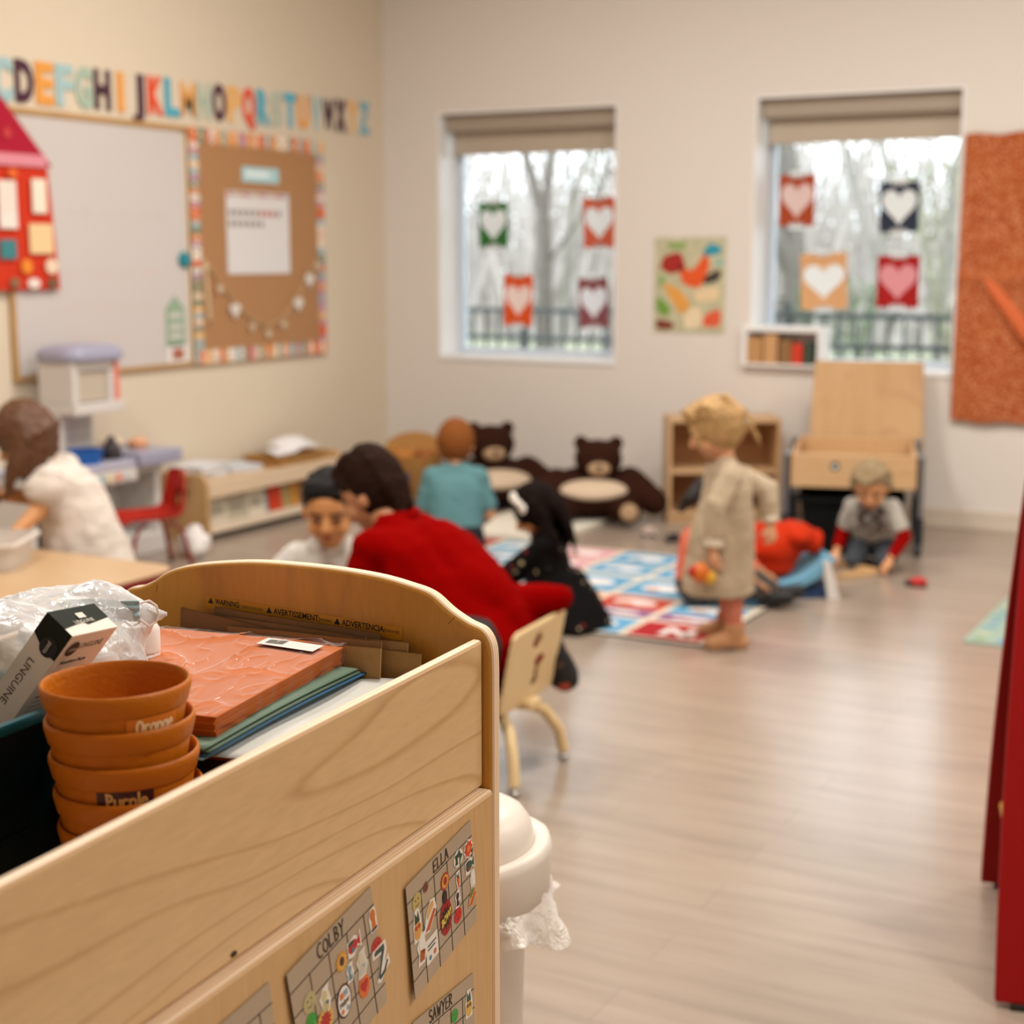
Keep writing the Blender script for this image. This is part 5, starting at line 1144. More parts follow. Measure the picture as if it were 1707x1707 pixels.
for s_ in 'LR':
    b = MB(); an = P.anL if s_ == 'L' else P.anR; P.foot(b, s_, .010); b.cone(an + V((0, 0, .045)), an, P.r['ank'] + .014, P.r['ank'] + .012, round0=False); bt = P.wear('boot', b, mat('#b5835a', .6), .006, 2, wr=0)
    d = nz(P.toL if s_ == 'L' else P.toR); b = MB(); b.prism([(x * .072 + .02, y * .03) for x, y in [(cos(t), sin(t)) for t in [2 * pi * j / 20 for j in range(20)]]], lambda x, y, t: V((an.x, an.y, 0)) + d * x + V((-d.y, d.x, 0)) * y + V((0, 0, t)), .001, .012); P.part('sole', b, mat('#3a2a20', .7), bt)
b = MB(); P.hair_cap(b, .13, .14, (1.10, 1.16, 1.04)); rnd = random.Random(8)
for i in range(34):
    a = rnd.uniform(0, 2 * pi); p0 = P.H3(cos(a) * .35, sin(a) * .5, 1.02); p1 = P.H3(.1 + cos(a) * .9, sin(a) * 1.05, .75 + rnd.uniform(-.1, .3)); p2 = P.H3(-.3 + cos(a) * .85, sin(a) * 1.12, .25 + rnd.uniform(-.2, .2)); b.tube([p0, p1, p2], .008, 6, rr=[.012, .013, .006])
b.tube([P.H3(.5, .2, .9), P.H3(.95, .5, .4), P.H3(.85, .85, -.2), P.H3(.7, .95, -.55)], .008, 6, rr=[.012, .010, .008, .004])
b.ell(P.H3(-1.02, .1, -.15), (.035, .03, .04)); b.ell(P.H3(-.95, .3, .2), (.04, .035, .04))
for i in range(8): b.tube([P.H3(-1.05, .1, -.1), P.H3(-1.30, .1 + .1 * sin(i), -.3 - .1 * cos(i)), P.H3(-1.38, .15 * sin(i * 2), -.85 - .05 * i)], .008, 6, rr=[.012, .013, .005])
P.wear('hair', b, mat('#b08a58', .55, bump=.6, bscale=100, var=.35, vscale=60), .006, 2, wr=.005, ws=55)
b = MB(); c = P.H3(-1.1, .2, .05); b.tube([c + P.S * .03 * cos(t) + P.U * .03 * sin(t) for t in [2 * pi * j / 12 for j in range(13)]], .008, 6); P.part('hair_tie', b, mat('#cfc4c0', .7))
hp = P.wrL + nz(P.wrL - P.elL) * .06
t = thing('toy_fruit', 'red and yellow round toy in the standing girl\'s hand', 'toy', tuple(hp + V((-.022, -.02, -.03))))
b = MB(); b.ell((-.012, -.012, 0), (.036, .034, .038)); b.build('rind', mat('#d06a1c', .4), t)
b = MB(); b.ell((-.032, -.026, .004), (.022, .022, .026)); b.build('red_half', mat('#b3180e', .4), t)
b = MB(); b.ell((.018, .004, -.018), (.026, .026, .026)); b.build('yellow_half', mat('#d6a22a', .4), t)

# --- child in coral behind the standing girl
P = Body((-2.34, 6.10, 0), .92, face=(.62, .55, -.45), side=(-.47, .88, 0), hup=(0, 0, 1), pel=(-2.37, 6.06, .10), che=(-2.36, 6.075, .27), nec=(-2.29, 6.11, .37), hea=(-2.235, 6.14, .465),
         elL=(-2.28, 6.22, .20), wrL=(-2.14, 6.28, .13), elR=(-2.24, 6.02, .20), wrR=(-2.12, 6.12, .12), knL=(-2.22, 6.25, .12), knR=(-2.20, 6.10, .14), anL=(-2.06, 6.26, .05), anR=(-2.075, 6.16, .055), toL=(.8, .3, .5), toR=(.85, .3, .3))
P.skin('person', 'child in a coral top with a dark ponytail behind the standing blonde girl', '#c08a62', '#1c120e')
kid_clothes(P, mat('#e07256', .85), 1.8, mat('#4a4440', .85), 1.9, mat('#1b1a1a', .5))
b = MB(); P.hair_cap(b, .12, .12, (1.09, 1.12, 1.05)); b.tube([P.H3(-1.05, .1, .35), P.H3(-1.5, .25, -.1), P.H3(-1.75, .3, -.85), P.H3(-1.95, .3, -1.5)], .03, 8, rr=[.03, .042, .036, .012])
P.wear('ponytail', b, mat('#150d0b', .45, bump=.5, bscale=80), .007, 2, wr=.005, ws=35)
b = MB(); c = P.H3(-1.15, .1, .55)
for sg in (1, -1): b.cone(c, c + P.S * .04 * sg + P.U * .02, .008, .026, flat=(1, .6)); b.cone(c, c + P.S * .03 * sg - P.U * .03, .008, .018, flat=(1, .6))
P.wear('silver_bow', b, mat('#c9c6c6', .35), .005, 2, wr=0)

# --- kneeling boy with curly hair
P = kneel((-1.945, 7.345, 0), -80, .85, 40, 28, 0, elL=(-1.76, 7.20, .17), wrL=(-1.80, 7.10, .075), elR=(-2.07, 7.25, .17), wrR=(-2.07, 7.15, .085), hnL=(0, 0, -1), hnR=(0, 0, -1))
P.skin('person', 'curly fair-haired boy kneeling on the floor in a grey shirt with red sleeves', '#cf9468', '#8a6238')
sh = kid_clothes(P, mat('#b4afa6', .85), .80, mat('#3f444c', .85, var=.25, vscale=25), 1.9, mat('#2a2a2c', .6))
for s_ in 'LR':
    b = MB(); sh_, el, wr = (P.shL, P.elL, P.wrL) if s_ == 'L' else (P.shR, P.elR, P.wrR); b.cone(sh_.lerp(el, .7), el, P.r['arm'] + .005, P.r['fore'] + .008); b.cone(el, el.lerp(wr, .9), P.r['fore'] + .008, P.r['wri'] + .009, round1=False); P.wear('red_sleeve', b, mat('#8a0806', .95, spec=.05), .006, 2, parent=sh)
b = MB(); ff = V((cos(radians(-80)), sin(radians(-80)), 0)); c = P.che + ff * .088
for i in range(16): b.ell(c + P.sd * (.055 * sin(i * 2.4)) + V((0, 0, -.075 + .0085 * i)) + ff * (-.25 * abs(.055 * sin(i * 2.4)) + .01), (.022, .016, .010))
P.wear('chest_print', b, mat('#4a3a34', .85, var=.5, vscale=60), .006, 2, wr=0, parent=sh)
b = MB(); rnd = random.Random(6); P.hair_cap(b, .26, .26, (1.02, 1.10, .98))
for i in range(150):
    a = rnd.uniform(0, 2 * pi); e = rnd.uniform(-.1, 1.5); d = V((cos(e) * cos(a), cos(e) * sin(a), sin(e)))
    if d.x > .30 and d.z < .50: continue
    b.ell(P.H3(d.x * 1.04 - .06, d.y * 1.12, d.z * 1.02 + .12), rnd.uniform(.012, .022), None, 8, 6)
P.wear('curly_hair', b, mat('#9a8566', .7, bump=.6, bscale=120, var=.45, vscale=50, spec=.1), .0055, 0, wr=.004, ws=70)

# --- girl in the white dress at the left table
d = V((-.88, -.47, 0)); P = Body((-3.95, 4.10, 0), 1.06, face=(-.74, -.42, -.52), side=(.47, -.88, 0), hup=(0, 0, 1), pel=(-3.99, 4.12, .48), che=(-4.04, 4.08, .655), nec=(-4.085, 4.04, .745), hea=(-4.135, 3.985, .85),
         elL=(-4.02, 3.93, .60), wrL=(-4.045, 3.80, .505), elR=(-4.20, 4.12, .60), wrR=(-4.24, 3.96, .63), knL=(-3.92, 4.09, .25), knR=(-3.98, 4.18, .25), anL=(-3.90, 4.09, .05), anR=(-3.97, 4.18, .05), toL=(-.9, -.45, 0), toR=(-.9, -.45, 0), curl=.7)
P.skin('person', 'girl with long brown hair in a white dress bending over the left table', '#cf9360', '#4a2f1c')
b = MB(); P.torso(b, .012); wm = mat('#d3c6ba', .9, bump=.25, bscale=200)
for s_, sh_, el in (('L', P.shL, P.elL), ('R', P.shR, P.elR)): b.ell(sh_.lerp(el, .28), (.072, .072, .066)); b.cone(sh_, sh_.lerp(el, .62), .062, .056, round1=False)
skirt(b, [(V((-4.03, 4.085, .69)), .105, .12, d, V((-.47, .88, 0))), (V((-4.0, 4.10, .55)), .135, .14, d, V((-.47, .88, 0))), (V((-3.97, 4.12, .36)), .165, .16, d, V((-.47, .88, 0))), (V((-3.95, 4.13, .22)), .185, .18, d, V((-.47, .88, 0)))], 10, .03, seed=5)
P.wear('white_dress', b, wm, .009, 3, wr=.008, ws=14)
b = MB(); P.leg(b, 'L', .004, 1.9); P.leg(b, 'R', .004, 1.9); P.wear('tights', b, mat('#d8cabc', .85), .007, 2, wr=0)
for s_ in 'LR': b = MB(); P.foot(b, s_, .008); P.wear('shoe', b, mat('#7a4a3a', .6), .006, 2, wr=0)
b = MB(); P.hair_cap(b, .14, .12, (1.12, 1.20, 1.08)); rnd = random.Random(14)
for i in range(44):
    t = rnd.uniform(-2.2, 2.2); p0 = P.H3(-.1 - .8 * cos(t), sin(t) * 1.0, .65); p1 = P.H3(-.2 - .95 * cos(t), sin(t) * 1.25, -.2); p2 = p1 + V((-.01, -.012, -.09)) + V((rnd.uniform(-.02, .02), rnd.uniform(-.02, .02), 0)); p3 = p2 + V((-.015, -.01, -rnd.uniform(.03, .10)))
    b.tube([p0, p1, p2, p3], .012, 6, rr=[.016, .020, .015, .006])
P.wear('long_hair', b, mat('#5a361d', .5, bump=.5, bscale=90, var=.3, vscale=30), .007, 2, wr=.005, ws=40)
t = thing('toy_truck', 'black and orange toy truck in the hand of the girl in white', 'toy truck', tuple(P.wrR + V((-.02, -.075, -.03))), radians(208))
b = MB(); b.bx(-.06, .05, -.03, .03, .012, .035); b.build('chassis', mat('#16181c', .5), t, smooth=0, bevel=.004)
b = MB(); b.bx(-.06, -.02, -.028, .028, .035, .075); b.build('cab', mat('#d8541c', .45), t, smooth=0, bevel=.006)
b = MB(); b.bx(-.012, .05, -.028, .028, .036, .065); b.build('bed', mat('#c9c4c0', .45), t, smooth=0, bevel=.004)
for x in (-.04, .03):
    for y in (-.032, .032): b = MB(); b.cone((x, y - .007, .014), (x, y + .007, .014), .016, n=16, round0=False, round1=False); b.build('wheel', mat('#0e0f11', .6), t)
# ------------------------------------------------------------------ foreground cabinet
CO = V((-.7632, 1.3505, 0)); CR = radians(3.5); ZT = 1.088
RC3 = Matrix.Rotation(CR, 3, 'Z')
def CW_(u, v, z): return CO + RC3 @ V((v, u, 0)) + V((0, 0, ZT + z))      # u deep, v right, z above the front panel's top
CV = lambda u, v, z: RC3 @ V((v, u, z))                                  # direction

def smooth_path(pts, n=5):
    out = []
    for i in range(len(pts) - 1):
        p0, p1, p2, p3 = pts[max(i - 1, 0)], pts[i], pts[i + 1], pts[min(i + 2, len(pts) - 1)]
        for k in range(n):
            t = k / n; out.append(tuple(.5 * ((2 * p1[q]) + (-p0[q] + p2[q]) * t + (2 * p0[q] - 5 * p1[q] + 4 * p2[q] - p3[q]) * t * t + (-p0[q] + 3 * p1[q] - 3 * p2[q] + p3[q]) * t ** 3) for q in (0, 1)))
    return out + [pts[-1]]
veneer_y = wood_mat('veneer_front', '#e6c292', '#deb783', '#b48247', 'Y', ring=19, rough=.38, contrast=.9, stretch=5.5, offs=2.3)
veneer_low = wood_mat('veneer_lower', '#dab07a', '#d1a56c', '#bd8c52', 'Z', ring=10, rough=.4, contrast=.4, stretch=9, offs=5)
veneer_end = wood_mat('veneer_end', '#d99e3f', '#c88a34', '#a3703a', 'Z', ring=9, rough=.42, contrast=.6, stretch=5, offs=1.1)
pm = bpy.data.materials.new('ply_edge'); pm.use_nodes = True; nt = pm.node_tree; pb = nt.nodes['Principled BSDF']; pb.inputs['Roughness'].default_value = .5
tc = nt.nodes.new('ShaderNodeTexCoord'); sp = nt.nodes.new('ShaderNodeSeparateXYZ'); nt.links.new(tc.outputs['Object'], sp.inputs[0])
def ply(axis):
    m = pm.copy(); nt = m.node_tree; sp = [n for n in nt.nodes if n.type == 'SEPXYZ'][0]; pb = nt.nodes['Principled BSDF']
    mu = nt.nodes.new('ShaderNodeMath'); mu.operation = 'MULTIPLY'; mu.inputs[1].default_value = 1 / .0042; nt.links.new(sp.outputs[axis], mu.inputs[0])
    fr = nt.nodes.new('ShaderNodeMath'); fr.operation = 'FRACT'; nt.links.new(mu.outputs[0], fr.inputs[0])
    r = ramp(nt, [(0, '#eed7bd'), (.5, '#ebcfae'), (.62, '#d2ab7f'), (.82, '#d5ae83'), (1, '#eed7bd')]); nt.links.new(fr.outputs[0], r.inputs[0]); nt.links.new(r.outputs[0], pb.inputs['Base Color'])
    return m
ply_x, ply_y = ply(0), ply(1)

t = thing('storage_cabinet', 'large birch plywood cabinet with an open tray top in the foreground', 'cabinet', tuple(CO), CR)
def slab_x(x0, x1, y0, y1, z0, z1, nm, m, mt, bev=.003):
    """panel whose top face shows the plies"""
    b = MB(); b.bx(x0, x1, y0, y1, z0, z1, 0); o = b.build(nm, [m, mt], t, smooth=0, bevel=bev); o.modifiers['bevel'].material = 1
    for p in o.data.polygons:
        if p.normal.z > .9: p.material_index = 1
    return o
U0 = -.98
fp = slab_x(-.0125, -.0005, U0 + .02, .0035, ZT - .1595, ZT, 'front_panel', veneer_y, ply_x, .004)
lp = slab_x(-.010, .012, U0 + .02, .0035, .09, ZT - .1605, 'lower_panel', veneer_low, ply_x, .005)
slab_x(-.47, -.458, U0 + .02, .0035, ZT - .25, ZT - .0, 'back_panel', veneer_y, ply_x)
slab_x(-.47, -.458, U0 + .02, .0035, .09, ZT - .26, 'lower_back_panel', veneer_low, ply_x)
b = MB(); b.bx(-.4575, -.0130, U0 + .02, .0035, ZT - .175, ZT - .158); b.build('tray_floor', mat('#d9cdbd', .4), t, smooth=0)
b = MB(); b.bx(-.457, -.0105, U0 + .02, .0035, .09, .108); b.build('bottom_board', veneer_y, t, smooth=0)
top = [(.011, -.035), (.009, -.008), (-.001, .009), (-.02, .0165), (-.04, .027), (-.063, .043), (-.09, .050), (-.127, .056), (-.18, .0595), (-.233, .060), (-.285, .0585), (-.335, .053), (-.375, .046), (-.403, .037), (-.425, .024), (-.443, .016), (-.462, .011), (-.476, -.006), (-.480, -.035)]
sp_ = smooth_path(top, 5)
out = [(.011, -ZT + .09)] + sp_ + [(-.480, -ZT + .09)]
for y0, nm in ((.0042, 'end_panel'), (U0, 'end_panel')):
    b = MB(); b.prism(out, lambda x, z, tt: V((x, y0 + tt, ZT + z)), 0, .0195, 0)
    n = len(out)
    for k, f in enumerate(b.f): b.m[k] = 0 if k < 2 else 1
    ep = b.build(nm, [veneer_end, ply_y], t, smooth=50, bevel=.005)
    if y0 > 0: EP = ep
for x in (-.43, -.05):
    for y in (U0 + .06, -.05):
        b = MB(); b.cone((x, y, .088), (x, y, .06), .012, n=12, round0=False, round1=False); b.cone((x - .012, y, .0305), (x + .012, y, .0305), .03, n=18, round0=False, round1=False); b.bx(x - .02, x + .02, y - .015, y + .015, .055, .07); b.build('caster', mat('#33343a', .5), t, smooth=40)
# knots and a crack in the veneer
b = MB(); b.prism([(cos(a) * .0042, sin(a) * .0024) for a in [2 * pi * j / 12 for j in range(12)]], lambda x, y, tt: V((tt, -.4504 + x, ZT - .1525 + y)), -.0008, .0003); b.build('wood_knot', mat('#3b2312', .7), fp, smooth=0)
b = MB()
for pts in ([(-.0335, .0205), (-.0365, .0175), (-.0395, .0145), (-.042, .0115)], [(-.418, .0210), (-.4185, .0165), (-.4195, .012)]):
    for (x0, z0), (x1, z1) in zip(pts, pts[1:]): b.add([(x0, .0040, ZT + z0), (x1, .0040, ZT + z1), (x1 + .0006, .0040, ZT + z1), (x0 + .0006, .0040, ZT + z0)], [(0, 1, 2, 3)])
b.build('veneer_crack', mat('#5a3413', .8), EP, smooth=0)
# warning tape on the inside of the far end panel
tp = [(-.3526, .0128), (-.3506, .0004), (-.0991, -.0147), (-.0981, .0012)]
tv = V((tp[3][0] - tp[0][0], 0, tp[3][1] - tp[0][1])); tl_ = tv.length; tv.normalize(); tz = V((-tv.z, 0, tv.x))
def TP(x, y, z): p = V((tp[1][0], .0038, ZT + tp[1][1])) + tv * x + tz * y; return V((p.x, p.y - .0004 - z, p.z))
b = MB(); b.add([TP(0, -.0006, 0), TP(tl_, -.0006, 0), TP(tl_, .0142, 0), TP(0, .0142, 0)], [(0, 1, 2, 3)], 0)
def tri(x, y, s, k): b.add([TP(x, y, .0002), TP(x + s, y, .0002), TP(x + s / 2, y + s * .95, .0002)], [(0, 1, 2)], k)
for x, wd, s_ in ((.0035, .040, 'WARNING:'), (.082, .066, 'AVERTISSEMENT:'), (.170, .060, 'ADVERTENCIA:')):
    tri(x, .0056, .0075, 1); put_text(b, s_, .0092, lambda a, c, d, x=x: TP(x + .0095 + a, .0058 + c, .0002), bold=.0002, k=1, width=wd - .006)
for x, wd, s_ in ((.050, .028, 'NEVER LEAVE CHILD'), (.152, .014, 'NE JAMAIS'), (.233, .018, 'NUNCA DEJE')): put_text(b, s_, .0042, lambda a, c, d, x=x: TP(x + a, .0066 + c, .0002), k=1, width=wd)
b.build('warning_label', [mat('#c98a1e', .45), mat('#1c150d', .6)], t, smooth=0, fixn=False)

# ------------------------------------------------------------------ sticker charts taped to the lower panel
def chart(lab, quad, rows, cols, name, n0, n1, nh, stickers, lift=.0035):
    TL, TR, BL, BR = quad; X0 = .0124
    o = thing('sticker_chart', lab, 'sticker chart', tuple(CO), CR, 'sticker charts on the cabinet front')
    def q(s, tt, off=0.0):
        a = (TL[0] * (1 - s) + TR[0] * s, TL[1] * (1 - s) + TR[1] * s); c = (BL[0] * (1 - s) + BR[0] * s, BL[1] * (1 - s) + BR[1] * s)
        u, z = a[0] * (1 - tt) + c[0] * tt, a[1] * (1 - tt) + c[1] * tt
        return V((X0 + .0010 + lift * (1 - s) ** 2 * (.4 + .6 * tt) + off, u, ZT + z))
    b = MB(); b.grid(lambda s, tt: q(s, tt), 8, 8); b.grid(lambda s, tt: q(s, tt, -.0006), 8, 8)
    b.build('card', mat('#b09b82', .45, var=.06, vscale=18), o, smooth=0, fixn=False)
    b = MB(); lw = .0085
    for r_ in rows: b.grid(lambda s, tt: q(s, r_ + (tt - .5) * lw * 1.1, .0003), 10, 1)
    for c_ in cols: b.grid(lambda s, tt: q(c_ + (s - .5) * lw, rows[0] + (1 - rows[0]) * tt, .0003), 1, 10)
    b.build('grid_lines', mat('#33281f', .6), o, smooth=0, fixn=False)
    if name:
        b = MB(); mb2 = MB(); wtot = put_strokes(mb2, name, 1, 1, lambda x, y, z: V((x, y, 0)), .05)
        sx = (n1 - n0) / wtot; put_strokes(b, name, nh, sx, lambda x, y, z: q(n0 + x, rows[0] - .025 - y, .0004), .0062); b.build('handwritten_name', mat('#2a2019', .6), o, smooth=0, fixn=False)
    for s, tt, r, kind, cs, nm in stickers:
        b = MB(); r *= .80 if kind not in ('bow', 'bun') else .86
        wu = ((TR[0] - TL[0]) ** 2 + (TR[1] - TL[1]) ** 2) ** .5; hu = ((BL[0] - TL[0]) ** 2 + (BL[1] - TL[1]) ** 2) ** .5
        def f(x, y, lay): return q(s + x * r / wu, tt - y * r / hu, .0005 + .00022 * lay)
        def poly(P, lay, k): b.add([f(x, y, lay) for x, y in P], [tuple(range(len(P)))], k)
        circ = lambda cx_=0, cy_=0, rx=1, ry=None, n=18: [(cx_ + cos(2 * pi * j / n) * rx, cy_ + sin(2 * pi * j / n) * (ry or rx)) for j in range(n)]
        star = lambda n, a, c, cx_=0, cy_=0: [(cx_ + cos(pi * j / n) * (a if j % 2 == 0 else c), cy_ + sin(pi * j / n) * (a if j % 2 == 0 else c)) for j in range(2 * n)]
        if kind == 'face': poly(circ(), 0, 1); poly(circ(-.3, .25, .1), 1, 2); poly(circ(.3, .25, .1), 1, 2); poly([(-.5, -.15), (-.3, -.42), (0, -.52), (.3, -.42), (.5, -.15), (.3, -.34), (0, -.43), (-.3, -.34)], 1, 2)
        elif kind == 'sun': poly(star(14, 1.0, .82), 0, 1); poly(circ(0, 0, .72), 1, 2); poly(circ(0, .05, .35, .45), 2, 3)
        elif kind == 'flower': poly(star(8, 1.12, .95), 0, 0); poly(star(8, 1.0, .7), 1, 1); poly(circ(0, 0, .4), 2, 2); poly([(.4, -.5), (1, -.3), (.8, -.9)], 1, 3)
        elif kind == 'carrot': poly([(-.45, .2), (-.3, 1.1), (.35, 1.1), (.5, .2), (.2, -1.1), (-.15, -1.1)], 0, 0); poly([(-.3, .35), (.35, .35), (.05, -1.0)], 1, 1); poly([(-.2, .35), (-.3, .95), (0, .6), (.25, .95), (.2, .35)], 1, 2)
        elif kind == 'leaf': poly(circ(0, 0, 1.05, .95), 0, 0); poly(star(5, .95, .6), 1, 1); poly([(-.2, -.7), (.1, -.7), (.1, .1), (-.2, .1)], 2, 0)
        elif kind == 'fish': poly([(-1.1, .7), (.2, .9), (.6, .5), (1.1, 1), (1.1, -.8), (.5, -.4), (-.2, -1), (-1.1, -.8)], 0, 0); poly(circ(-.25, 0, .75, .6), 1, 1); poly([(.3, 0), (.95, .7), (.9, -.5)], 1, 1); poly(circ(-.5, .45, .45, .2), 2, 2); poly(circ(-.3, -.3, .2, .25), 2, 3)
        elif kind == 'tall': poly([(-.5, -1.1), (.5, -1.1), (.55, .2), (.45, 1.1), (-.3, 1.1), (-.6, .3)], 0, 0); poly(circ(.0, .45, .38, .55), 1, 1); poly([(-.22, .1), (.28, .1), (.3, -.9), (-.3, -.9)], 1, 1); poly([(-.45, -.75), (.45, -.75), (.4, -1), (-.4, -1)], 1, 2)
        elif kind == 'pine': poly([(-.55, -1.1), (.55, -1.1), (.6, .1), (.35, 1.15), (-.25, 1.15), (-.6, .1)], 0, 0); poly(circ(0, -.35, .5, .65), 1, 1); poly([(-.35, .2), (-.25, 1.0), (0, .6), (.22, 1.0), (.35, .2)], 1, 2); poly(circ(-.2, -.1, .16), 2, 3); poly(circ(.2, -.1, .16), 2, 3)
        elif kind == 'oval': poly(circ(0, 0, .72, 1.08), 0, 1); poly(circ(0, 0, .60, .95), 1, 2)
        elif kind == 'helper':
            poly(circ(0, 0, .78, 1.08), 0, 3); poly(circ(0, 0, .66, .96), 1, 0); poly([(-.4, .25), (-.02, .25), (-.02, .65), (-.4, .65)], 2, 1); poly([(.04, .25), (.42, .25), (.42, .65), (.04, .65)], 2, 2); poly(circ(-.3, -.55, .16), 2, 1); poly(circ(.25, -.6, .16), 2, 2)
            put_text(b, 'Helper', .5, lambda a, c, d: f(a, c - .2, 3), bold=.01, k=3, width=1.05, center=True)
        elif kind == 'bow':
            poly(circ(0, 0, .72, 1.05), 0, 1); poly(star(11, .74, .42), 1, 2); put_text(b, 'BOW!', .62, lambda a, c, d: f(a, c - .22 + .25 * a, 2), bold=.03, k=3, width=1.15, center=True)
        elif kind == 'heart': poly(circ(0, 0, .8, 1.0), 0, 1); poly([(x * 1.1, y * 1.2) for x, y in HEART], 1, 2)
        elif kind == 'burst': poly(circ(), 0, 1); poly(star(12, .85, .5), 1, 2)
        elif kind == 'snake': poly([(-.7, 1.1), (.7, 1.1), (.75, .5), (.4, -.2), (.8, .1), (.9, -.6), (.3, -.8), (-.2, -1.2), (-.6, -1), (-.2, -.2), (.1, .45), (-.75, .6)], 0, 0); poly([(-.5, .95), (.5, .95), (.5, .6), (.05, -.2), (-.25, -.85), (-.45, -.8), (-.1, -.1), (.2, .62), (-.5, .7)], 1, 1); poly([(-.3, -.75), (.2, -.65), (.6, -.2), (.72, -.3), (.3, -.85), (-.3, -1.0)], 1, 1)
        elif kind == 'blob': poly([(-.6, -.9), (.3, -1.0), (.7, -.3), (.5, .5), (.65, 1.0), (-.1, .95), (-.6, .4), (-.4, -.2)], 0, 0); poly(circ(0, .35, .32, .4), 1, 1); poly([(-.35, -.7), (.25, -.8), (.45, -.2), (-.2, .05)], 1, 2); poly(circ(.2, -.2, .14), 2, 3)
        elif kind == 'bun': poly([(-.9, -.8), (-.2, -1), (.9, .1), (.7, .9), (.1, 1.0), (-.6, .2)], 0, 0); poly([(-.75, -.75), (-.2, -.85), (.75, .05), (.5, .25)], 1, 1); poly([(-.4, -.1), (.5, .45), (.5, .8), (.1, .85), (-.45, .2)], 1, 2)
        elif kind == 'card': poly([(-1, -1), (1, -1), (1, 1), (-1, 1)], 0, 0); poly([(-.7, .35), (.7, .35), (.7, .5), (-.7, .5)], 1, 2); poly([(-.7, .05), (.5, .05), (.5, .2), (-.7, .2)], 1, 2); poly(circ(.4, -.5, .22), 1, 1); poly(circ(-.4, -.6, .2), 1, 3)
        q_ = b.build('sticker', [mat(c, .35) for c in cs], o, smooth=0, fixn=False); q_['label'] = nm
    return o
Wh = '#e6ddd0'
chart('upper right sticker chart with a big red burst sticker, nearest the cabinet corner', ((-.196, -.193), (-.055, -.175), (-.183, -.312), (-.041, -.290)), [.15, .33, .50, .67, .84], [.2, .4, .6, .8], 'ELLA', .40, .64, .10, [
    (.13, .21, .0115, 'face', [Wh, '#b9a660', '#3a2c18'], 'pale yellow smiley sticker'), (.27, .17, .007, 'burst', [Wh, '#8a5a40', '#6b3a26'], 'tiny brown star sticker'), (.55, .30, .0125, 'sun', [Wh, '#b5331c', '#d99a3c', '#9c2a18'], 'red and gold round sticker'), (.53, .44, .0095, 'oval', [Wh, '#3a2a22', '#2a1c18', '#8a6a50'], 'dark oval sticker'),
    (.745, .43, .013, 'carrot', [Wh, '#d4521c', '#2f5a34'], 'carrot sticker'), (.72, .585, .0125, 'blob', [Wh, '#2a2320', '#33271f', Wh], 'black and white sticker'), (.77, .225, .0125, 'leaf', [Wh, '#23482f'], 'dark green leaf sticker'), (.93, .235, .0125, 'flower', [Wh, '#cf4a26', '#dd7a3a', '#2f4a38'], 'orange flower sticker'),
    (.94, .40, .012, 'fish', [Wh, '#37594a', '#2b4036', '#b52c1c'], 'green bird-like sticker'), (.97, .56, .0125, 'tall', [Wh, '#e6dfd6', '#cbb48c'], 'white cone sticker'), (.945, .71, .0125, 'bun', ['#d4a060', '#cf5a22', '#6a7a3a'], 'pizza slice sticker'), (.53, .625, .0215, 'bow', [Wh, '#9c1212', '#1c1410', '#dfc24a'], 'big red burst sticker with yellow lettering'),
    (.71, .735, .0105, 'face', [Wh, '#c4201a', '#8a1210'], 'red smiley sticker'), (.30, .45, .0185, 'bun', [Wh, '#c4571e', '#d9a25c'], 'orange bun sticker'), (.11, .41, .0185, 'pine', [Wh, '#d39a4a', '#23402a', '#b3221c'], 'pineapple sticker with red glasses'), (.145, .65, .020, 'blob', [Wh, '#e8e0d6', '#a8521c', '#7c3410'], 'brown and white animal sticker'), (.295, .74, .0165, 'card', [Wh, '#cf6a2c', '#5a5a58', '#3c7a94'], 'small white card sticker')])
chart('middle sticker chart with a white helper sticker, left of the chart nearest the corner', ((-.399, -.190), (-.258, -.168), (-.373, -.320), (-.231, -.291)), [.15, .33, .50, .67, .84], [.22, .44, .66, .87], 'COLBY', .33, .66, .105, [
    (.965, .26, .0145, 'tall', [Wh, '#cf6a1c', '#2a3a3c'], 'orange bird sticker'), (.72, .29, .0135, 'fish', [Wh, '#b9251c', '#24443a', '#2f7f9a'], 'red fish sticker'), (.56, .31, .013, 'sun', [Wh, '#d8952c', '#d9a24a', '#4a2014'], 'gold sun sticker'), (.63, .455, .0125, 'blob', [Wh, '#7f9aa5', '#6a8794', Wh], 'blue-grey creature sticker'), (.77, .49, .0185, 'blob', ['#d9d0c2', '#d6c6a8', '#cbbfae', '#9fb4bd'], 'pale balloon sticker'), (.965, .49, .0115, 'face', [Wh, '#b9251c', '#8a1210'], 'red round sticker'), (.985, .645, .0215, 'snake', [Wh, '#2f4640'], 'dark green curling sticker'), (.765, .675, .015, 'heart', [Wh, '#dc6a2a', '#b91c1c'], 'orange sticker with a red heart'), (.525, .605, .020, 'helper', ['#e9e2d8', '#d4702c', '#8aa0ac', '#4a1c18'], 'oval helper sticker'), (.325, .445, .0175, 'blob', [Wh, '#cdbd8a', '#c4b27c', '#3c5a8a'], 'cream cat-like sticker'), (.17, .335, .0125, 'face', [Wh, '#b5a774', '#3a2c18'], 'faint yellow smiley sticker'), (.155, .475, .0105, 'face', [Wh, '#2f9a2c', '#1d6a1c'], 'green smiley sticker'), (.30, .585, .0165, 'burst', [Wh, '#d9ad4a', '#b3201a'], 'red burst sticker on yellow')])
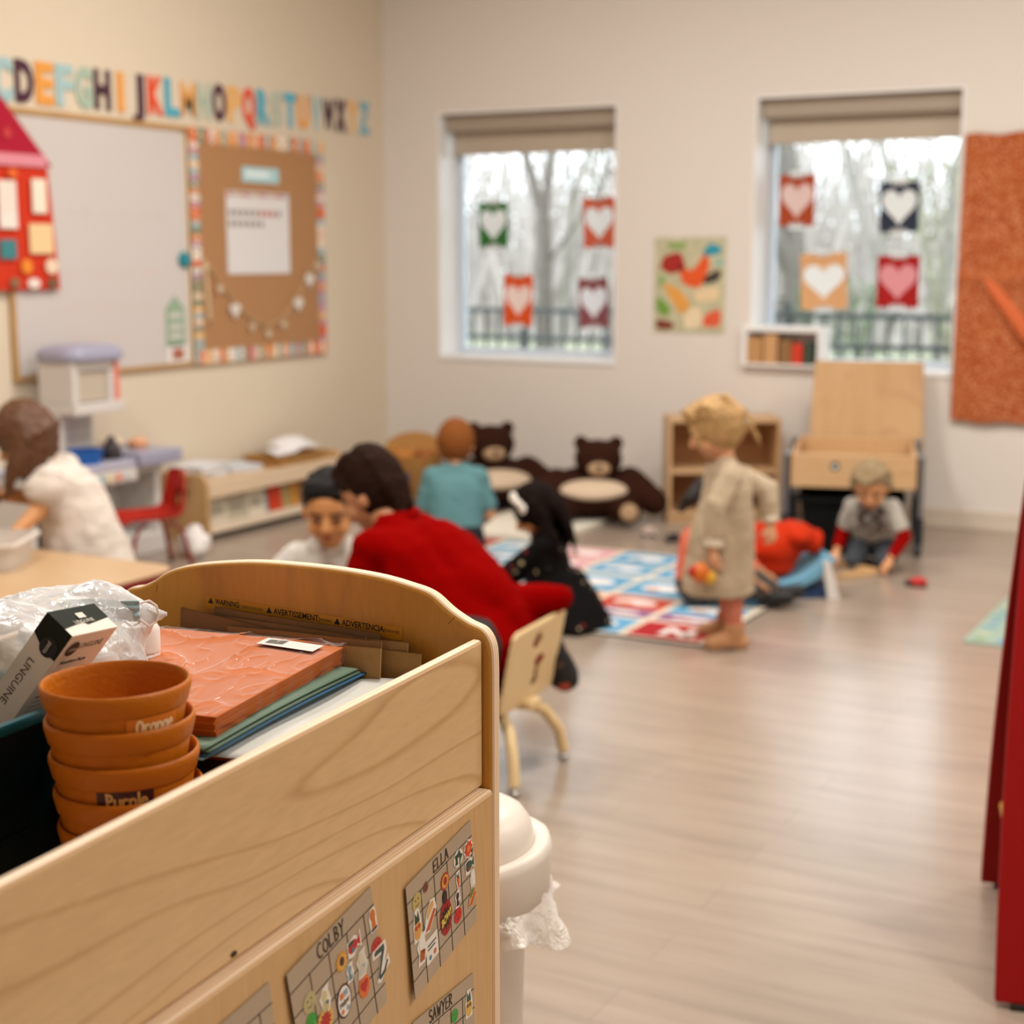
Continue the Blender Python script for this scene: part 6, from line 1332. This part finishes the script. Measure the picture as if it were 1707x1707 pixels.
chart('lower right sticker chart with a yellow pineapple sticker below the big red burst sticker', ((-.183, -.336), (-.050, -.344), (-.180, -.455), (-.045, -.462)), [.15, .33, .50, .67, .84], [.2, .4, .6, .8], 'SAWYER', .25, .64, .11, [
    (.66, .25, .0095, 'face', [Wh, '#2f9a2c', '#1d6a1c'], 'green smiley sticker'), (.90, .25, .0175, 'pine', [Wh, '#d9ac4a', '#24503a', '#6a4a1c'], 'yellow pineapple sticker'), (.42, .30, .011, 'blob', [Wh, '#4a5a5c', '#8a9a9c', Wh], 'grey and white sticker')], .002)
chart('leftmost sticker chart, cut by the lower edge of the photo', ((-.560, -.196), (-.422, -.186), (-.545, -.315), (-.405, -.305)), [.16, .33, .50, .67, .84], [.2, .42, .66, .87], '', .33, .66, .105, [(.74, .30, .0105, 'face', [Wh, '#2f9a2c', '#1d6a1c'], 'green smiley sticker'), (.40, .22, .007, 'burst', [Wh, '#8a4a30', '#8a3a26'], 'tiny brown star sticker')], .002)

# ------------------------------------------------------------------ stacked bowls
bowl_m = mat('#b9660a', .45, bump=.12, bscale=160, spec=.25)
bowl_d = mat('#9c4d15', .42, bump=.12, bscale=160, spec=.5)
R0 = .0635
def bowl_r(z):   # outside radius of the stave wall, z measured down from the rim
    return R0 - .0022 - z * .135
labels = {0: ('Orange', '#cf7420', '#f0d3a4', 46), 2: ('Purple', '#3d0f14', '#d9a768', 14)}
names = ['topmost orange bowl of the stack, with an orange label', 'second orange-brown bowl from the top of the stack', 'third orange-brown bowl from the top, with a dark purple label', 'fourth orange-brown bowl of the stack, cut off by the front panel', 'lowest orange-brown bowl of the stack, standing on the tray floor']
sp_b = .0303; Hb = .0735
for i in range(5):
    c = CW_(-.388 + .0010 * i, -.158 + .0024 * i, .0385 - sp_b * i)
    o = thing('stacking_bowl', names[i], 'bowl', tuple(c - V((0, 0, Hb))), CR, 'stack of bowls in the cabinet tray')
    b = MB(); pr_o = [(.001, .0), (bowl_r(Hb) - .002, 0), (bowl_r(Hb), .002)]
    n = 96; rings = []
    def ring(r, z, st=0): return [V((cos(2 * pi * j / n) * (r - st * (.0009 if (j % 8) in (0,) else 0)), sin(2 * pi * j / n) * (r - st * (.0009 if (j % 8) in (0,) else 0)), z)) for j in range(n)]
    rings.append(ring(.001, 0)); rings.append(ring(bowl_r(Hb) - .003, 0)); rings.append(ring(bowl_r(Hb), .003, 1)); 
    b.loft(rings + [ring(bowl_r(.010), Hb - .010, 1), ring(bowl_r(.006) - .0022, Hb - .006), ring(bowl_r(.03) - .0030, Hb - .03, -1), ring(bowl_r(Hb) - .003, .004, -1), ring(.001, .004)], False)
    b.build('body', bowl_m if i == 0 else bowl_m, o, smooth=40)
    b = MB(); zz = Hb
    prof = [(R0 - .0062, zz - .0190), (R0 - .0038, zz - .0194), (R0 - .0030, zz - .0182), (R0 - .0015, zz - .012), (R0 - .0002, zz - .0065), (R0 - .0002, zz - .003), (R0 - .0010, zz - .0006), (R0 - .0024, zz), (R0 - .0036, zz - .001), (R0 - .0044, zz - .004), (R0 - .0064, zz - .012)]
    b.lathe(prof, 96); b.build('rim_band', bowl_m, o, smooth=60)
    if i in labels:
        tx, lc, fc, ang = labels[i]; a0 = radians(-62 + ang - 3.5); zc = Hb - .0285; hh = .0085; hwid = .42 if i == 0 else .40
        def LB(x, y, z): a = a0 + x / bowl_r(.04); r_ = bowl_r(Hb - (zc + y)) + .0009 + z; return V((cos(a) * r_, sin(a) * r_, zc + y))
        wl = hwid * bowl_r(.04)
        b = MB(); b.grid(lambda s, q: LB((s - .5) * 2 * wl, (q - .5) * 2 * hh, 0), 16, 2)
        lo = b.build('word_label', mat(lc, .4), o, smooth=0, fixn=False)
        mb2 = MB(); wt = put_strokes(mb2, tx, 1, 1, lambda x, y, z: V((x, y, 0)), .05, gap=.2); b = MB(); sx = 2 * wl * .74 / wt
        put_strokes(b, tx, .0120, sx, lambda x, y, z: LB(-wl * .66 + x, y - .0050 + .0, .0004), .0010, gap=.2); b.build('lettering', mat(fc, .5), lo, smooth=0, fixn=False)

# ------------------------------------------------------------------ teal bin with its contents
bt_m = mat('#05191b', .35, spec=.4)
t = thing('teal_bin', 'dark teal plastic bin at the left of the cabinet tray', 'bin', tuple(CW_(-.475, -.345, -.1575)), CR)
b = MB(); o1, o2 = rrect(.072, .150, .02), rrect(.098, .174, .02); i2, i1 = rrect(.095, .171, .018), rrect(.069, .147, .018)
b.loft([[V((x, y, 0)) for x, y in o1], [V((x + .002, y, .085)) for x, y in rrect(.086, .162, .02)], [V((x, y, .088)) for x, y in rrect(.089, .165, .02)], [V((x, y, .150)) for x, y in o2], [V((x, y, .150)) for x, y in i2], [V((x, y, .003)) for x, y in i1]]); b.build('tub', bt_m, t, smooth=30)
b = MB(); b.loft([[V((x, y, z)) for x, y in q] for q, z in ((rrect(.099, .175, .02), .147), (rrect(.104, .180, .026), .147), (rrect(.105, .181, .026), .152), (rrect(.103, .179, .024), .156), (rrect(.096, .172, .02), .156), (rrect(.0955, .1715, .018), .150))], False); b.build('rim', mat('#085560', .3), t, smooth=40)
b = MB()
for z in (.045, .05): b.bx(.0802, .0815, -.10, .10, z, z + .0015)
b.tube([(.0905, -.06, .125), (.0835, -.06, .085), (.0835, .06, .085), (.0905, .06, .125)], .0018, 6); b.build('moulded_ribs', bt_m, t)
# linguine box
A_ = CV(-.158, -.585, -.795).normalized(); B_ = CV(.031, .802, -.597); B_ = (B_ - A_ * B_.dot(A_)).normalized(); C_ = A_.cross(B_); C_ = C_ if C_.dot(CV(1, 0, 0)) > 0 else -C_
T0 = CW_(-.350, -.236, .0585)
LBx, WB, WC = .235, .033, .074
o = thing('pasta_box', 'white cardboard linguine box with a dark green end leaning in the teal bin', 'box', tuple(T0))
def BP(a, bb, c): return A_ * a + B_ * bb + C_ * c
def bpoly(mb, P, k): mb.add(P, [tuple(range(len(P)))], k)
b = MB(); co_ = [(a, bb, c) for a in (0, LBx) for bb in (-WB, 0) for c in (0, WC)]
b.add([BP(*p) for p in co_], [(0, 1, 3, 2), (4, 6, 7, 5), (0, 4, 5, 1), (2, 3, 7, 6), (0, 2, 6, 4), (1, 5, 7, 3)], 0)
b.build('carton', mat('#e2d9cb', .5), o, smooth=0, bevel=.0008)
b = MB(); e = .0005
gk = [BP(-.026 * 0 - e, -WB, 0)]
bpoly(b, [BP(-e, -WB, -e), BP(-e, 0, -e), BP(.030, 0, -e), BP(.030, -WB * .45, -e), BP(.022, -WB, -e)], 0)                 # dark band on the narrow side
bpoly(b, [BP(-e, -WB, 0), BP(-e, -WB * .30, 0), BP(-e, -WB * .42, WC * .45), BP(-e, -WB * .30, WC * .5), BP(-e, -WB * .42, WC), BP(-e, -WB, WC)], 0)   # dark flap on the end
b.build('green_end', mat('#1f2419', .7, spec=.15), o, smooth=0, fixn=False)
b = MB(); bpoly(b, [BP(-e * 3, -WB * .75, WC * .42), BP(-e * 3, -WB * .55, WC * .42), BP(-e * 3, -WB * .55, WC * .58), BP(-e * 3, -WB * .75, WC * .58)], 0); put_text(b, 'LINGUINE', .006, lambda x, y, z: BP(-e * 2, -WB * .38 - y, .020 + x), k=0, width=.030); b.build('end_mark', mat('#d8cfc0', .5), o, smooth=0, fixn=False)
b = MB(); put_text(b, 'LINGUINE', .0105, lambda x, y, z: BP(.044 + x, -WB * .68 + y * 1.0, -e), k=0, width=.052); b.build('side_print', mat('#4a4238', .5), o, smooth=0, fixn=False)
b = MB(); bpoly(b, [BP(.024 + cos(a) * .0095, -.0125 + sin(a) * .0095, -e * 2) for a in [2 * pi * j / 20 for j in range(20)]], 0); bpoly(b, [BP(.017 + cos(a) * .0085, e * 2, .015 + sin(a) * .0085) for a in [2 * pi * j / 20 for j in range(20)]], 0)
put_text(b, 'pasta', .0065, lambda x, y, z: BP(.0185 + x, -.0145 + y, -e * 3), k=1, width=.012); put_text(b, 'pasta', .0065, lambda x, y, z: BP(.0185 - y, e * 3, .0095 + x), k=1, width=.011); b.build('round_logo', [mat('#15120f', .5), mat('#d8d0c4', .5)], o, smooth=0, fixn=False)
b = MB(); put_text(b, 'LINGUINE', .0095, lambda x, y, z: BP(.0185 - y, e, .026 + x), k=0, width=.036); put_text(b, 'Nutrition Facts', .0058, lambda x, y, z: BP(.036 - y, e, .012 + x), bold=.0002, k=0, width=.040)
for i, (wd, hh) in enumerate([(.050, .0014), (.058, .0007), (.052, .0018), (.050, .0006), (.055, .0006), (.050, .0014), (.048, .0006), (.05, .0006), (.045, .0006), (.05, .0014), (.05, .0006)]):
    a = .044 + i * .0062; bpoly(b, [BP(a, e, .010), BP(a, e, .010 + wd), BP(a + hh, e, .010 + wd), BP(a + hh, e, .010)], 0)
b.build('facts_print', mat('#3a2f26', .5), o, smooth=0, fixn=False)

def clear_mat(name, tint, fac, rough=.08, bump=.0, bscale=40, ior=1.6):
    m = bpy.data.materials.new(name); m.use_nodes = True; nt = m.node_tree; pb = nt.nodes['Principled BSDF']; pb.inputs['Base Color'].default_value = lin(tint); pb.inputs['Roughness'].default_value = rough; pb.inputs['Specular IOR Level'].default_value = .8
    tr = nt.nodes.new('ShaderNodeBsdfTransparent'); mx = nt.nodes.new('ShaderNodeMixShader'); fr = nt.nodes.new('ShaderNodeFresnel'); fr.inputs[0].default_value = ior
    ad = nt.nodes.new('ShaderNodeMath'); ad.operation = 'ADD'; ad.use_clamp = True; ad.inputs[1].default_value = fac
    if bump:
        tc = nt.nodes.new('ShaderNodeTexCoord'); n = nt.nodes.new('ShaderNodeTexNoise'); n.inputs['Scale'].default_value = bscale; n.inputs['Detail'].default_value = 4; n.inputs['Distortion'].default_value = 1.2
        nt.links.new(tc.outputs['Object'], n.inputs['Vector']); bp = nt.nodes.new('ShaderNodeBump'); bp.inputs['Strength'].default_value = bump; bp.inputs['Distance'].default_value = .01
        nt.links.new(n.outputs['Fac'], bp.inputs['Height']); nt.links.new(bp.outputs[0], pb.inputs['Normal']); nt.links.new(bp.outputs[0], fr.inputs['Normal'])
    nt.links.new(fr.outputs[0], ad.inputs[0]); nt.links.new(ad.outputs[0], mx.inputs[0]); nt.links.new(tr.outputs[0], mx.inputs[1]); nt.links.new(pb.outputs[0], mx.inputs[2]); nt.links.new(mx.outputs[0], nt.nodes['Material Output'].inputs['Surface'])
    return m
wrap_m = clear_mat('cling_wrap', '#ffffff', .0, .05, .0, 55, 1.13)
bag_m = clear_mat('clear_bag', '#ffffff', .40, .16, .25, 50, 1.3)
bot_m = clear_mat('clear_bottle', '#d5d2cc', .30, .15, .2, 60)
milk = mat('#e4dfd9', .35)
# clear bottle with a white cap in the bin
o = thing('clear_bottle', 'clear ridged plastic bottle with a white cap at the left edge of the bin', 'bottle', tuple(CW_(-.452, -.292, -.125)))
o.rotation_euler = (radians(6), radians(4), 0)
b = MB(); b.lathe([(.001, 0), (.030, 0), (.034, .008)] + [(.034 + (.0012 if i % 2 else -.0008), .02 + i * .010) for i in range(12)] + [(.031, .142), (.020, .158), (.014, .164), (.014, .170)], 28); b.build('bottle_body', bot_m, o, smooth=60)
b = MB(); b.lathe([(.0155, .163), (.0190, .166), (.0205, .170), (.0205, .186), (.0185, .191), (.001, .192)], 28); b.build('cap', mat('#e6e0d8', .4), o)
b = MB(); b.lathe([(.0205, .150), (.0225, .150), (.0225, .164), (.0200, .164)], 28); b.build('neck_ring', mat('#24231f', .5), o, smooth=0)
o = thing('black_strap', 'short loop of black strap behind the white cap in the bin', 'strap', tuple(CW_(-.385, -.335, .055)))
b = MB(); b.tube([(-.03, 0, -.02), (-.015, .01, .0), (.01, .012, .006), (.03, .005, -.004), (.035, 0, -.03)], .0045, 8); b.build('loop', mat('#1a1816', .6), o)

# white bottles, masks and the clear bag that holds them
def jug(loc, r, h, lab, tilt=(0, 0)):
    o = thing('white_bottle', lab, 'bottle', tuple(loc), 0, 'white bottles behind the box'); o.rotation_euler = (tilt[0], tilt[1], 0)
    b = MB(); b.lathe([(.001, 0), (r * .95, 0), (r, .006), (r, h * .66), (r * .96, h * .72), (r * .62, h * .80), (r * .5, h * .84)], 28); b.build('bottle_body', milk, o)
    b = MB(); b.lathe([(r * .5, h * .82), (r * .58, h * .84), (r * .58, h * .97), (r * .5, h), (.001, h)], 24); b.build('cap', mat('#ece8e3', .4), o)
jug(CW_(-.150, -.322, -.1575), .036, .175, 'white bottle standing behind the orange paper pack, right of the bag')
jug(CW_(-.175, -.385, -.1575), .034, .200, 'white bottle inside the clear bag, rear right')
jug(CW_(-.240, -.375, -.1575), .036, .185, 'white bottle inside the clear bag, centre')
jug(CW_(-.235, -.300, -.1575), .028, .165, 'white bottle inside the clear bag behind the linguine box')
for k, (u, v, z, tw, lab) in enumerate([(-.212, -.312, .043, .25, 'pale blue pleated face mask at the front of the clear bag'), (-.185, -.355, .036, -.1, 'pale blue pleated face mask at the back of the clear bag')]):
    o = thing('face_mask', lab, 'face mask', tuple(CW_(u, v, z)), CR + radians(-62) + tw + pi / 2, 'face masks in the clear bag')
    b = MB(); b.grid(lambda s, q: V((-.032 + .064 * s, .006 * sin(s * pi) + .002 * sin(q * 16), -.010 + .020 * q)), 12, 18); q = b.build('pleated_cloth', mat('#a9c3cc', .8), o, smooth=30, fixn=False); s_ = q.modifiers.new('s', 'SOLIDIFY'); s_.thickness = .001
    for sx in (-1, 1): b = MB(); b.tube([(sx * .032, 0, .008), (sx * .042, .004, .009), (sx * .049, .006, .003), (sx * .051, .006, -.006), (sx * .048, .005, -.014), (sx * .041, .003, -.017), (sx * .032, 0, -.009)], .0013, 6); b.build('ear_loop', mat('#e3e0dc', .7), o)
b = MB(); b.ell(CW_(-.235, -.368, -.02), (.100, .085, .084), Matrix.Rotation(radians(28), 3, 'Z')); b.ell(CW_(-.200, -.368, .018), (.085, .070, .046), Matrix.Rotation(radians(28), 3, 'Z')); b.ell(CW_(-.30, -.375, .02), (.09, .07, .045)); b.cone(CW_(-.20, -.33, .03), CW_(-.165, -.283, .034), .040, .005)
bc = CW_(-.225, -.352, -.155)
q = bake(b, .005, 'clear_bag', bag_m, None, tuple(bc), sm=4); tag(q, 'crinkled clear plastic bag of white bottles and masks at the back left of the tray', 'bag')
ns = [v.normal.copy() for v in q.data.vertices]
for v, n_ in zip(q.data.vertices, ns):
    c = v.co; d_ = .010 * noise.noise(c * 16) + .0045 * abs(noise.noise(c * 45)) + .002 * noise.noise(c * 110)
    v.co += n_ * d_
    if v.co.z < .001: v.co.z = .001

# ------------------------------------------------------------------ paper
# black box put in for the dark open space under the papers
b = MB(); b.bx(-.115, .115, -.145, .145, 0, .104); o = thing('dark_gap_box', 'black box standing for the dark open space under the papers in the tray', 'filler box', tuple(CW_(-.160, -.205, -.1575)), CR + radians(4)); b.build('sheets', mat('#16110f', .8), o, smooth=0)
def sheet(name, lab, cat, uvz, c, th=.0012, curl=None, grp=None, rough=.6):
    """quad sheet given by four (u, v, z) corners, near-left, near-right, far-right, far-left"""
    P = [CW_(*p) for p in uvz]; ce = sum(P, V((0, 0, 0))) / 4
    o = MB()
    def f(s, q):
        p = P[0].lerp(P[1], s).lerp(P[3].lerp(P[2], s), q) - ce
        return p + V((0, 0, curl(s, q) if curl else 0))
    o.grid(f, 20, 20); ob = o.build(name, mat(c, rough, bump=.05, bscale=90), smooth=60, loc=ce, fixn=False)
    m = ob.modifiers.new('s', 'SOLIDIFY'); m.thickness = th; tag(ob, lab, cat, grp); return ob
sheet('red_paper', 'dark red paper sheet curling up under the grey-white sheet', 'paper', [(-.315, -.30, -.0530), (-.30, -.062, -.0520), (-.045, -.055, -.050), (-.06, -.30, -.0530)], '#8a1f18', .0012, lambda s, q: .004 * s * sin(q * 5))
sheet('white_paper', 'grey-white paper sheet curving against the inside of the front panel', 'paper', [(-.325, -.32, -.0500), (-.300, -.058, -.0500), (-.030, -.048, -.0460), (-.055, -.31, -.0500)], '#c9c6be', .0010, lambda s, q: .007 * max(0, s - .55) * sin(q * 6.0 + .4) + .004 * q * s)
for i, (c, lab, e) in enumerate([('#7fb0cf', 'light blue paper sheet under the green folders', 0), ('#2a5f86', 'darker blue paper sheet under the green folders', .003), ('#4d6452', 'lower sage green folder under the orange paper pack', .004), ('#5f7763', 'upper sage green folder under the orange paper pack', .001)]):
    sheet('paper_folder' if i > 1 else 'blue_paper', lab, 'folder' if i > 1 else 'paper', [(-.338 + e, -.335, -.0435 + .003 * i), (-.332 + e, -.112 + e, -.0435 + .003 * i), (-.036 - (.012 if i > 1 else 0), -.122 + e * (2 if i < 2 else 1), -.0420 + .003 * i), (-.040, -.350, -.0435 + .003 * i)], c, .0016, lambda s, q: .003 * sin(q * 3) * s, 'papers under the orange pack')
# orange pack
o = thing('paper_pack', 'shrink-wrapped pack of orange construction paper lying on the folders', 'paper pack', tuple(CW_(-.174, -.246, -.0335)), CR + radians(5.5))
HX, HY, TH = .1135, .139, .019
b = MB()
for k in range(8):
    dx, dy = random.uniform(-.0012, .0012), random.uniform(-.0012, .0012); b.bx(-HX + dx, HX + dx, -HY + dy, HY + dy, k * TH / 8, (k + 1) * TH / 8 - .0003)
b.build('sheets', mat('#b65c0c', .7, bump=.08, bscale=50), o, smooth=0)
b = MB()
def pk(x, y, z): return V((x, y, z))
n = 60
def wz(x, y):
    e = max(abs(x) / HX, abs(y) / HY); r1 = 1 - abs(noise.noise(V((x * 16 + 3 * y, y * 9, 2.0)))) ; r2 = 1 - abs(noise.noise(V((x * 38, y * 20 + x * 14, 7.0))))
    return TH + .0006 + .0036 * r1 ** 16 + .0016 * r2 ** 12 + .0010 * max(0, noise.noise(V((x * 70, y * 70, 1)))) * max(0, (e - .75) * 4)
G = 130
b.grid(lambda s, q: V(((s - .5) * 2 * (HX + .002), (q - .5) * 2 * (HY + .002), wz((s - .5) * 2 * HX, (q - .5) * 2 * HY))), G, G)
for sx in (-1, 1): b.grid(lambda s, q: V((sx * (HX + .002 + .003 * q * (1 - q) * 4 * (.6 + noise.noise(V((s * 14, q * 2, sx))))), (s - .5) * 2 * (HY + .002), wz(sx * HX, (s - .5) * 2 * HY) * q + .0004)), G, 8)
for sy in (-1, 1): b.grid(lambda s, q: V(((s - .5) * 2 * (HX + .002), sy * (HY + .002 + .003 * q * (1 - q) * 4 * (.6 + noise.noise(V((s * 14, q * 2, sy + 5))))), wz((s - .5) * 2 * HX, sy * HY) * q + .0004)), G, 8)
b.build('plastic_wrap', wrap_m, o, smooth=75, fixn=False)
b = MB(); b.grid(lambda s, q: V((.025 + .072 * s, .100 + .026 * q - .012 * s, TH + .0032)), 14, 8, 0)
for i in range(4): b.grid(lambda s, q: V((.032 + .022 * s, .104 + .004 * i + .0022 * q, TH + .0036)), 6, 1, 1)
b.build('price_label', [mat('#eae4de', .4), mat('#77706a', .5)], o, smooth=30, fixn=False)
# brown paper bags leaning on the end panel
kraft = ['#7a5a38', '#84623d', '#7d5c39', '#8d6a43', '#b08a58', '#a07a4c', '#a9834f']
for i, (v0, v1, z0, z1, u, h, lab) in enumerate([(-.330, -.116, .0055, -.0035, -.006, .150, 'rearmost folded brown paper bag, half over the warning label'), (-.345, -.130, -.001, -.008, -.012, .14, 'second brown paper bag from the end panel'), (-.366, -.125, .004, -.024, -.018, .14, 'brown paper bag with its left corner sticking up'), (-.300, -.104, -.010, -.006, -.024, .13, 'thin brown paper bag edge in the middle of the bundle'), (-.330, -.100, -.018, -.012, -.032, .12, 'light brown paper bag at the front of the bundle'), (-.20, -.080, -.010, -.009, -.010, .12, 'small brown paper bag showing beside the right end of the warning label'), (-.20, -.062, -.019, -.018, -.015, .11, 'rightmost tan paper bag lowest at the corner')]):
    P0_, P1_ = CW_(u, v0, z0), CW_(u - .002, v1, z1); d_ = V((0, 0, -1)) * h * .9 + CV(-.10 * h, 0, 0)
    ce = (P0_ + P1_) / 2 + d_; o = thing('paper_bag', lab, 'paper bag', tuple(ce), 0, 'brown paper bags leaning on the end panel')
    b = MB(); nn = CV(-1, 0, 0)
    for off in (0, .0022): b.grid(lambda s, q: P0_.lerp(P1_, s) + d_ * q - ce + nn * (off + .0018 * sin(s * 6 + i) * (1 - q)), 16, 8)
    b.grid(lambda s, q: P0_.lerp(P1_, 0) + d_ * s - ce + nn * .0022 * q, 4, 1); b.grid(lambda s, q: P0_.lerp(P1_, 1) + d_ * s - ce + nn * .0022 * q, 4, 1)
    b.build('bag_sheet', mat(kraft[i], .75, bump=.2, bscale=50, var=.08, vscale=30), o, smooth=40, fixn=False)
    b = MB(); b.grid(lambda s, q: P0_.lerp(P1_, .06 + .88 * s) + d_ * (.35 + .006 * q) - ce + nn * .0044, 10, 1); b.build('fold_line', mat('#6a4c2c', .8), o, smooth=0, fixn=False)

# ------------------------------------------------------------------ waste bin behind the cabinet
t = thing('waste_bin', 'white domed waste bin with a liner standing behind the cabinet end', 'waste bin', tuple(CO + RC3 @ V((-.222, .345, 0))), CR)
wb = mat('#d6ccc0', .38); RZ = lambda z: .105 + .035 * z / .6
b = MB()
def sq(r, z, e=.90): return [V((cos(a) * r * (1 / max(abs(cos(a)), abs(sin(a))) ** (1 - e)) , sin(a) * r * (1 / max(abs(cos(a)), abs(sin(a))) ** (1 - e)), z)) for a in [2 * pi * j / 48 for j in range(48)]]
b.loft([sq(.088, .001), sq(.092, .01), sq(.107, .665)]); b.build('bin_body', mat('#c9bcae', .4), t, smooth=50)
b = MB(); b.loft([sq(.132, .640), sq(.138, .645), sq(.141, .70), sq(.138, .712), sq(.132, .716), sq(.118, .712), sq(.114, .70)], False); b.loft([sq(.132, .640), sq(.120, .638)], False); b.build('lid_rim', wb, t, smooth=50)
b = MB(); b.loft([sq(.118, .700), sq(.117, .716), sq(.113, .733), sq(.101, .750), sq(.078, .762), sq(.042, .767), sq(.004, .768)]); b.build('swing_dome', wb, t, smooth=60)
b = MB()
def fr(s, q): a = 2 * pi * s; r_ = .121 + .018 * q + .012 * q * sin(a * 9) + .006 * noise.noise(V((cos(a) * 6, sin(a) * 6, q * 5))); return V((cos(a) * r_ * 1.12, sin(a) * r_ * 1.12, .655 - .055 * q - .02 * q * sin(a * 5 + 1)))
b.grid(fr, 90, 8); b.build('bin_liner', clear_mat('liner', '#eae4dc', .22, .2, .5, 60), t, smooth=60, fixn=False)
